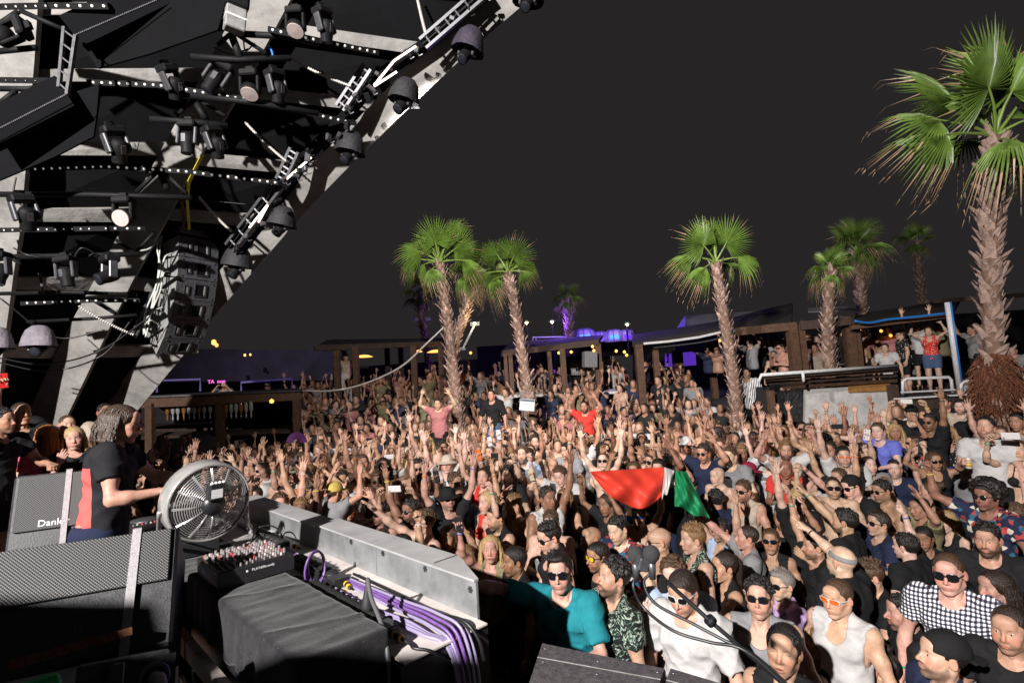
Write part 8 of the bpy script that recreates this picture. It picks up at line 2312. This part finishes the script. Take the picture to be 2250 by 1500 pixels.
# ---- the rest of the crowd: stand people on the floor and the terraces
def floor_z(x, y):
 if x > 5.3 and y > 12.8: return 1.95
 if y > 16.8: return 1.55
 if y > 14.6: return .95
 if y > 12.6: return .40
 if 5.4 < y < 10.5 and 4.9 + (y - 5.4) * .45 < x < 8.6 + (y - 5.4) * .35: return .20
 return float(np.interp(y, (3.2, 8.0), (-.30, 0)))
def project(P):
 q = P - CAM; dd = q.dot(FW); return 1125 + FPX * q.dot(RT) / dd, 750 - FPX * q.dot(UP) / dd, dd
TAKEN = [(p['H'].x, p['H'].y) for p in PEOPLE]
GRIDT = {}
for x, y in TAKEN: GRIDT.setdefault((int(x // 1), int(y // 1)), []).append((x, y))
def free(x, y, r_):
 for i in (-1, 0, 1):
  for j in (-1, 0, 1):
   for a, b_ in GRIDT.get((int(x // 1) + i, int(y // 1) + j), ()):
    if (a - x) ** 2 + (b_ - y) ** 2 < r_ * r_: return False
 return True
PALMS = [(o.location.x, o.location.y) for o in bpy.data.objects if o.name.startswith('palm_tree')]
HEROPX = [project(p['H']) for p in PEOPLE] + [(1330, 1075, 5.7), (1375, 1075, 5.7), (1420, 1080, 5.7), (1500, 1095, 5.7), (1535, 1110, 5.7)]
cand = []
cr = random.Random(21)
y = 2.2
while y < 22.5:
 step = .37 if y < 6.5 else .42 if y < 9 else (.50 if y < 13 else .60)
 x = -y * 1.05
 while x < y * 1.05:
  jx, jy = x + cr.uniform(-.17, .17), y + cr.uniform(-.17, .17)
  x += step * cr.uniform(.85, 1.1) * (1 if y < 9 else 1.08)
  cand.append((jx, jy))
 y += step * .92
FILL = []
for (x, y) in cand:
 l = BK.inverted() @ Vector((x, y, 0))
 if l.x < 2.22 and -3.6 < l.y < 9.6: continue
 if l.x < .5 and l.y >= 9.6 and y < 14: continue
 fz = floor_z(x, y)
 hz = fz + cr.uniform(1.52, 1.72)
 P = Vector((x, y, hz)); px, py, dd = project(P)
 if not (-25 < px < 2275) or py > 1540 or dd < 4.0: continue
 if fz < 1.9 and x > 5.6 and y > 10.7: continue              # right bar and terrace face
 if fz > 1.9 and (px > 2090 or y < 13.9 or y > 16.5 or cr.random() < .35): continue
 if px < 672 and y > 12.5: continue                          # left bar
 
 if y > 16.8 and cr.random() < .45: continue
 if 1380 < px < 1460 and y > 18: continue
 if any((a - x) ** 2 + (b_ - y) ** 2 < .30 for a, b_ in PALMS if b_ < 14): continue
 if not free(x, y, .25 if y < 6.5 else .29 if y < 9 else .33): continue
 # keep clear sight of the large figures in front
 bad = False; sf = .25 * FPX / dd
 for hx_, hy_, hd in HEROPX:
  sh_ = .25 * FPX / hd
  if dd < hd - .1 and abs(hx_ - px) < (.19 if hd < 4.5 else .10) * FPX / dd + sh_ * .32 and py - .60 * sf < hy_ + sh_ * (.5 if hd < 4.5 else .3): bad = True; break
  if dd >= hd - .1 and abs(hx_ - px) < sh_ * .5 and abs(hy_ - py) < sh_ * .45: bad = True; break
 if bad: continue
 GRIDT.setdefault((int(x // 1), int(y // 1)), []).append((x, y))
 FILL.append((dd, x, y, hz, fz, px, py))
FILL.sort()
NIND = max(0, 296 - len(PEOPLE))
IND, REST = FILL[:NIND], FILL[NIND:]
print('people', len(PEOPLE), 'fill', len(FILL), 'individual', len(IND), 'mass', len(REST), 'split at', IND[-1][0] if IND else 0)
LM = [(455, 1090, 'behind the fan'), (600, 1020, 'beyond the far trough end'), (560, 935, 'before the left bar'), (650, 960, 'by the purple hand fan'), (735, 1080, 'near the yellow cap'), (850, 1050, 'left of the trough middle'), (940, 975, 'near the maroon bikini top'), (1000, 930, 'before the twin palms'), (1158, 900, 'under the palm poster'), (1285, 900, 'near the red tee'), (1115, 1060, 'near the orange phone'), (1380, 1060, 'behind the red flag'), (1520, 1090, 'behind the green flag end'), (1440, 960, 'far behind the flag'), (1618, 900, 'before the centre right palm'), (1720, 890, 'before the black tarpaulin'), (1850, 880, 'before the white bar wall'), (1760, 1000, 'in the middle right'), (1900, 1010, 'below the violet blue tee'), (1967, 960, 'by the pink bikini top'), (2080, 1040, 'below the dotted top'), (2165, 950, 'by the can holder'), (1847, 1180, 'near the grey headband'), (1700, 1120, 'near the pointing hand'), (1990, 1220, 'left of the check shirt'), (1570, 1240, 'right of the microphones'), (1200, 1110, 'left of the flag bearer'), (1320, 1100, 'below the flag'), (850, 900, 'under the slung cable'), (1020, 1020, 'in the centre left'), (1240, 1000, 'in the very middle'), (1400, 880, 'before the right pergola'), (1230, 860, 'before the middle pergola'), (1560, 1000, 'right of the camera phone'), (2200, 1270, 'right of the check shirt'), (830, 980, 'left of the maroon bikini top'), (1900, 780, 'on the right terrace'), (1950, 1330, 'between the bottom edge and the check shirt')]
POSEW = [('down', 16, 'arms down'), ('both_up', 15, 'both arms straight up'), ('both_bent', 13, 'both bent arms raised'), ('right_up', 20, 'one open hand up'), ('fist_up', 9, 'one fist up'), ('right_reach', 9, 'one arm reaching forward'), ('right_point', 4, 'one arm pointing'), ('phone', 4, 'both hands lifting a phone'), ('phone_one', 5, 'one hand lifting a phone'), ('clap', 7, 'hands before the face'), ('drink', 5, 'a hand at the chest'), ('chin', 4, 'one hand at the mouth')]
_pl = [p for p, w_, _ in POSEW for _k in range(w_)]
PHRASE = {p: t_ for p, _, t_ in POSEW}
def rnd_look(r_):
 fem = r_.random() < .30
 k = {}
 if fem:
  k['hv'] = r_.choice(['f1', 'f2', 'f3']); k['hair'] = r_.choice(['long', 'longwavy', 'tail', 'bun', 'longfront', 'bob', 'slick']); k['hc'] = r_.choice('kddbbly')
  k['top'], k['tc'] = r_.choice([('tank', 'black'), ('tank', 'white'), ('bra', 'black'), ('tank', 'red'), ('tee', 'white'), ('tee', 'black'), ('bra', 'white'), ('tank', 'beige'), ('bra', 'neon green'), ('tank', 'black')])
  k['beard'] = 0
 else:
  k['hv'] = r_.choice(['m1', 'm2', 'm3', 'm4', 'm5']); k['hair'] = r_.choice(['short', 'short', 'quiff', 'side', 'curly', 'buzz', 'buzz', 'slick', 'bald']); k['hc'] = r_.choice('kkkddbbl')
  q_ = r_.random()
  if q_ < .30: k['top'], k['tc'] = 'bare', None
  elif q_ < .45: k['top'], k['tc'] = 'tank', r_.choice(['black', 'black', 'white', 'grey', 'blue'])
  else: k['top'], k['tc'] = 'tee', r_.choice(['black'] * 13 + ['white'] * 5 + ['grey', 'grey', 'navy', 'beige', 'green', 'khaki', 'blue', 'pale blue', 'dusty pink', 'red', 'yellow'])
  k['beard'] = r_.choice([0, .35, .5, .8, 1.0])
  if r_.random() < .12: k['hat'] = r_.choice(['cap', 'capback', 'bucket', 'headband']); k['hatc'] = r_.choice(['black', 'black', 'red', 'white', 'beige', 'grey'])
 if r_.random() < .27: k['glasses'] = r_.choice(['dark', 'dark', 'round', 'big', 'blue', 'orange'])
 if k['top'] == 'tee' and r_.random() < .10: k['tm'] = r_.choice(['stripe', 'print', 'leaf', 'dots'])
 k['skin'] = r_.choice('aaabbbbcccddpe')
 return k
def look_words(k):
 t_ = {'tee': 'tee', 'tank': 'tank top', 'bra': 'bikini top', 'bare': '', 'long': 'shirt', 'loose': 'tee'}[k['top']]
 w_ = 'bare chested person' if k['top'] == 'bare' else 'person in ' + {'stripe': 'striped', 'print': 'patterned', 'leaf': 'leaf print', 'dots': 'dotted'}.get(k.get('tm'), k['tc']) + ' ' + t_
 ex = []
 if k.get('hat'): ex.append(k['hatc'] + ' ' + {'cap': 'cap', 'capback': 'backward cap', 'bucket': 'bucket hat', 'headband': 'headband'}[k['hat']])
 if k.get('glasses'): ex.append({'dark': 'sunglasses', 'round': 'round sunglasses', 'big': 'big sunglasses', 'blue': 'blue sunglasses', 'orange': 'orange sunglasses'}[k['glasses']])
 if ex and len(w_.split()) < 5: w_ += (' and ' if k['top'] != 'bare' else ' in ') + ' '.join(ex[:1])
 return w_
DJP = Vector((-2.2, 3.6, 0))
fill_info = []
for (dd, x, y, hz, fz, px, py) in IND:
 k = rnd_look(cr); pose = cr.choice(_pl)
 if fz > .9 and cr.random() < .5: pose = cr.choice(['down', 'drink', 'clap', 'both_up'])
 if dd < 4.8: pose = cr.choice(['down', 'down', 'chin', 'clap', 'drink', 'right_up' if dd > 4.0 else 'down', 'fist_up' if dd > 4.3 else 'chin', 'both_bent' if dd > 4.6 else 'clap'])
 hv = k.pop('hv'); q_ = 'hero' if dd < 4.0 else 'crowd'
 if q_ == 'crowd': hv = {'m2': 'm2', 'm1': 'm1', 'm3': 'm3', 'm4': 'm2', 'm5': 'm1', 'f1': 'f1', 'f2': 'f2', 'f3': 'f1'}[hv]
 if q_ == 'crowd' and hv[0] == 'm': hv = {'down': 'm1', 'both_up': hv, 'right_up': hv}.get(pose, 'm3' if pose in ('both_bent', 'phone_one', 'clap') else 'm2')
 fv = (DJP - Vector((x, y, 0))).normalized(); a = R(cr.gauss(0, 22) + 6)
 if cr.random() < .25: fv = (Vector((0, 0, 0)) - Vector((x, y, 0))).normalized()
 fv = Matrix.Rotation(a, 3, 'Z') @ fv
 sc = (hz - fz) / 1.625
 hr = None
 mir = cr.random() < .5
 ph = cr.choice(['black', 'black', 'white']) if pose.startswith('phone') else None
 kk = dict(k); tm = kk.pop('tm', None); tcx = kk.pop('tc') or 'black'
 if kk.get('hat') == 'headband' and False: pass
 o = put_person(Vector((x, y, hz)), 0, pose, hv, facevec=fv, q=q_, scale=sc, mirror=mir, tc=tcx, tm=tm, phone=ph, bands=cr.choice(['', '', 'r', 'l', 'rl']) if dd < 9 else None, bottom=cr.choice(['black', 'navy', 'grey', 'khaki', 'blue']), seed=cr.randrange(2) if q_ == 'hero' else 0, hseed=0, **kk)
 o['group'] = 'crowd in front of the stage' if fz < .3 else 'crowd on the terraces'
 lm = min(LM, key=lambda L_: (L_[0] - px) ** 2 + ((L_[1] - py) * 1.5) ** 2)[2]
 fill_info.append(dict(o=o, px=px, py=py, base=look_words(k) + ' with ' + PHRASE[pose], lm=lm, ph=PEOPLE[-1].get('phone'), phc=PEOPLE[-1].get('phonec')))
groups_ = {}
for f in fill_info: groups_.setdefault((f['base'], f['lm']), []).append(f)
ORD = ['leftmost', 'second from left', 'third from left', 'fourth from left', 'fifth from left', 'sixth from left', 'seventh from left', 'eighth from left', 'ninth from left', 'tenth from left']
for (bs, lm), L_ in groups_.items():
 L_.sort(key=lambda f: f['px'])
 for i, f in enumerate(L_):
  lab = bs + ' ' + lm + ('' if len(L_) == 1 else ', ' + ORD[min(i, 9)])
  if len(lab.split()) > 16: lab = lab.replace(' with ', ', ').replace(' and ', ', ').replace('one ', '').replace(' from left', '')
  if len(lab.split()) > 16: lab = ' '.join(lab.split()[:16])
  if False: lab = bs.replace(' with ', ', ', 1).replace('one ', '').replace('both ', 'both ') + ' ' + lm + ('' if len(L_) == 1 else ', ' + ORD[min(i, 9)])
  f['o']['label'] = lab
  if f['ph'] is not None:
   tag(f['ph'], ' '.join((f['phc'] + ' smartphone lifted ' + lm + ' by ' + f['o']['label'].split(' with ')[0].split(',')[0] + ' ' + (ORD[min(i, 9)] if len(L_) > 1 else '')).split()[:16]), 'phone', 'phones held up in the crowd')

# ---- the far mass of heads on the terraces: one object
def mass():
 pal = [M_SKIN]
 mats_ = []
 def flat(name, c, r_=.7): mats_.append(mat(name, c, r_)); return len(mats_) - 1
 sk = [flat('mass_skin_%d' % i, c, .5) for i, c in enumerate((SK['a'], SK['b'], SK['c'], SK['d']))]
 hr = [flat('mass_hair_%d' % i, c) for i, c in enumerate((HC['k'], HC['d'], HC['b'], HC['l']))]
 cl_ = [flat('mass_cloth_%d' % i, c, .85) for i, c in enumerate((CC['black'], CC['black'], CC['black'], CC['black'], CC['grey'], CC['navy'], CC['khaki'], CC['dusty pink'], CC['navy'], CC['white']))]
 lib = []
 for pose in ('down', 'both_up', 'right_up', 'both_bent', 'clap', 'fist_up', 'drink', 'phone_one'):
  for hv in ('m1', 'f1'):
   B = Body(pose, hv[0] == 'f', HV[hv], bh=.048, hh=.021, handh=.0165, legs=False, brows=False)
   tv, tf = B.tee(gh=.046, fold=.004)
   s = SDF((-.14, -.18, -.30 if hv == 'f1' else -.12), (.14, .16, .19), .021)
   s.ell((0, -.022, .036), (.086, .106, .094), .01)
   if hv == 'f1':
    s.cone((0, -.06, .0), (0, -.09, -.25), .075, .05, .02); s.cone((.07, -.03, 0), (.08, -.03, -.2), .03, .02, .01); s.cone((-.07, -.03, 0), (-.08, -.03, -.2), .03, .02, .01)
   X, Y, Z = s.full(); hl = np.interp(Y, (-.13, -.03, .0, .03, .07, .12), (-.4, -.4 if hv == 'f1' else -.04, -.03, .03, .066, .09)); s.D = np.maximum(s.D, hl - Z)
   hv_, hf = s.mesh(); Mh = np.array(B.headM); hv_ = hv_ @ Mh[:3, :3].T + Mh[:3, 3]
   out = []
   for (v, f_), rt_ in (((B.V, B.F), .33), ((tv, tf), .4), ((hv_, hf), .4)):
    tm_ = thin(rawmesh('x', v, f_, []), rt_)
    v2 = np.zeros(len(tm_.vertices) * 3, np.float32); tm_.vertices.foreach_get('co', v2)
    tm_.calc_loop_triangles(); f2 = np.zeros(len(tm_.loop_triangles) * 3, np.int32); tm_.loop_triangles.foreach_get('vertices', f2)
    out.append((v2.reshape(-1, 3), f2.reshape(-1, 3))); bpy.data.meshes.remove(tm_)
   lib.append((B, *out))
 Vs, Fs, Is = [], [], []; base = 0
 for (dd, x, y, hz, fz, px, py) in REST:
  B, *ps = lib[cr.randrange(len(lib))]
  fv = (DJP - Vector((x, y, 0))).normalized(); a = math.atan2(-fv.x, fv.y) + R(cr.gauss(0, 25)); sc = (hz - fz) / 1.625
  ca, sa = math.cos(a), math.sin(a); Rm = np.array(((ca, -sa, 0), (sa, ca, 0), (0, 0, 1))) * sc
  bare = cr.random() < .22; s1 = cr.choice(sk); m3 = (s1, s1 if bare else cr.choice(cl_), cr.choice(hr))
  for (v, f_), mi in zip(ps, m3):
   if len(v) == 0: continue
   Vs.append(v @ Rm.T + np.array((x, y, fz))); Fs.append(f_ + base); Is.append(np.full(len(f_), mi)); base += len(v)
 if not Vs: return
 me = rawmesh('crowd', np.concatenate(Vs), np.concatenate(Fs), mats_, np.concatenate(Is), True)
 o = link('crowd', me); tag(o, 'dense far crowd packed on the terraces under the pergolas', 'crowd', kind='stuff')
 print('mass tris', len(me.polygons))
mass()

# ---- flag, hand fan, can and cup
def sheet_obj(name, grid, m, parent, th=.003):
 """grid: rows of points"""
 nr, nc = len(grid), len(grid[0]); V = [p for r_ in grid for p in r_]
 F = [(i * nc + j, i * nc + j + 1, (i + 1) * nc + j + 1, (i + 1) * nc + j) for i in range(nr - 1) for j in range(nc - 1)]
 me = rawmesh(name, np.array([tuple(v) for v in V]), F, [m], None, True)
 o = link(name, me, parent)
 sb = o.modifiers.new('smooth', 'SUBSURF'); sb.levels = 2; sb.render_levels = 2
 md = o.modifiers.new('solid', 'SOLIDIFY'); md.thickness = th
 return o
M_FLR = mat('red_flag_satin', (.62, .045, .025), .55, spec=.3); M_FLG = mat('green_flag_satin', (.01, .20, .075), .55, spec=.3); M_FLW = mat('white_flag_satin', (.62, .60, .58), .6, spec=.3)
ft = thing('flag', PD(1430, 1110, 5.7), 'red, white and green flag stretched overhead in the crowd', 'flag')
def flag_panel(name, TL, TR, BL, BR, m, amp, nfold, sag, seed):
 gr = []; N1, N2 = 15, 21
 for i in range(N1):
  v = i / (N1 - 1); row = []
  for j in range(N2):
   u = j / (N2 - 1)
   x = (TL[0] * (1 - u) + TR[0] * u) * (1 - v) + (BL[0] * (1 - u) + BR[0] * u) * v
   y = (TL[1] * (1 - u) + TR[1] * u) * (1 - v) + (BL[1] * (1 - u) + BR[1] * u) * v + sag * math.sin(math.pi * u) * v + 4 * math.sin(9 * u + seed) * v
   d_ = 5.62 + amp * math.sin(nfold * (u * 1.2 + v * .8) * math.pi + seed + 1.4 * math.sin(3 * v + seed)) * (.35 + .65 * v) + amp * .25 * math.sin(nfold * 2.1 * (u - v * .5) * math.pi + seed * 2) - .22 * v - .16 * math.sin(math.pi * u) * math.sin(math.pi * v)
   row.append(PD(x, y, d_) - ft.location)
  gr.append(row)
 return sheet_obj(name, gr, m, ft)
flag_panel('red_panel', (1296, 1036), (1460, 1026), (1318, 1062), (1453, 1092), M_FLR, .055, 3.4, 38, 1.0)
flag_panel('white_panel', (1460, 1026), (1482, 1034), (1454, 1094), (1472, 1070), M_FLW, .03, 2, 4, 2.0)
flag_panel('green_panel', (1484, 1034), (1508, 1036), (1482, 1112), (1561, 1142), M_FLG, .05, 3, 0, 3.0)
ft2 = thing('hand_fan', PD(652, 972, 8.0), 'dark purple folding fan held up left of the crowd centre', 'hand fan')
b = MB(); N = 22
for i in range(N):
 a0 = math.pi * i / N; a1 = math.pi * (i + 1) / N; am = (a0 + a1) / 2
 def fp(a, r_, dy): p = RT * (r_ * math.cos(a)) + UP * (r_ * math.sin(a)) + FW * dy; return p
 b.add([fp(a0, .05, 0), fp(am, .05, .006), fp(a1, .05, 0), fp(a1, .16, 0), fp(am, .16, .012), fp(a0, .16, 0)], [(0, 1, 4, 5), (1, 2, 3, 4), (5, 4, 1, 0), (4, 3, 2, 1)], i % 2)
b.obj('fan_blade', [mat('fan_purple', (.08, .012, .09), .6), mat('fan_dark', (.03, .006, .035), .6)], ft2)
pz = [p for p in PEOPLE if p['o'].get('label', '').startswith('person in white tee with dark shoulder')][0]
W = Matrix.Translation(pz['loc']) @ Matrix.Rotation(pz['rz'], 4, 'Z') @ Matrix.Scale(pz['scale'], 4)
c = W @ (pz['B'].wrist['r'] @ Vector((.0, .045, .085)))
ct = thing('drink_can', c - Vector((0, 0, .07)), 'yellow and white drink can held by the white striped tee wearer', 'can')
b = MB(); b.lathe([(.024, 0), (.031, .008), (.031, .115), (.025, .125), (.024, .123), (0, .121)], 16); b.obj('can', M_FRAMEW, ct, smooth=True)
b = MB(); b.lathe([(.0316, .02), (.0316, .075)], 16); b.obj('yellow_band', mat('can_yellow', (.6, .40, .05), .4), ct, smooth=True)
for sx in (-1, 1):                               # dark stripes on that tee's shoulders
 for k in range(3):
  sh = pz['B'].J['r' if sx > 0 else 'l'][0]; nb = pz['B'].L((sx * .065, -.02, 1.475))
  b = MB(); off = np.array((0, -.022 + .022 * k, 0)); el = pz['B'].J['r' if sx > 0 else 'l'][1]
  pts = [np.array(nb) + off + np.array((0, 0, .035)), (np.array(nb) + sh) / 2 + off + np.array((0, 0, .062)), sh + off + np.array((sx * .012, 0, .062)), sh + (el - sh) * .3 + off + np.array((sx * .075, 0, .02))]
  b.tube(curve_pts([tuple(map(float, p)) for p in pts], 10), .0055, 5); b.obj('shoulder_stripe', M_FRAMEK, pz['o'], M=Matrix.Identity(4))

bpy.data.scenes.remove(_TS)
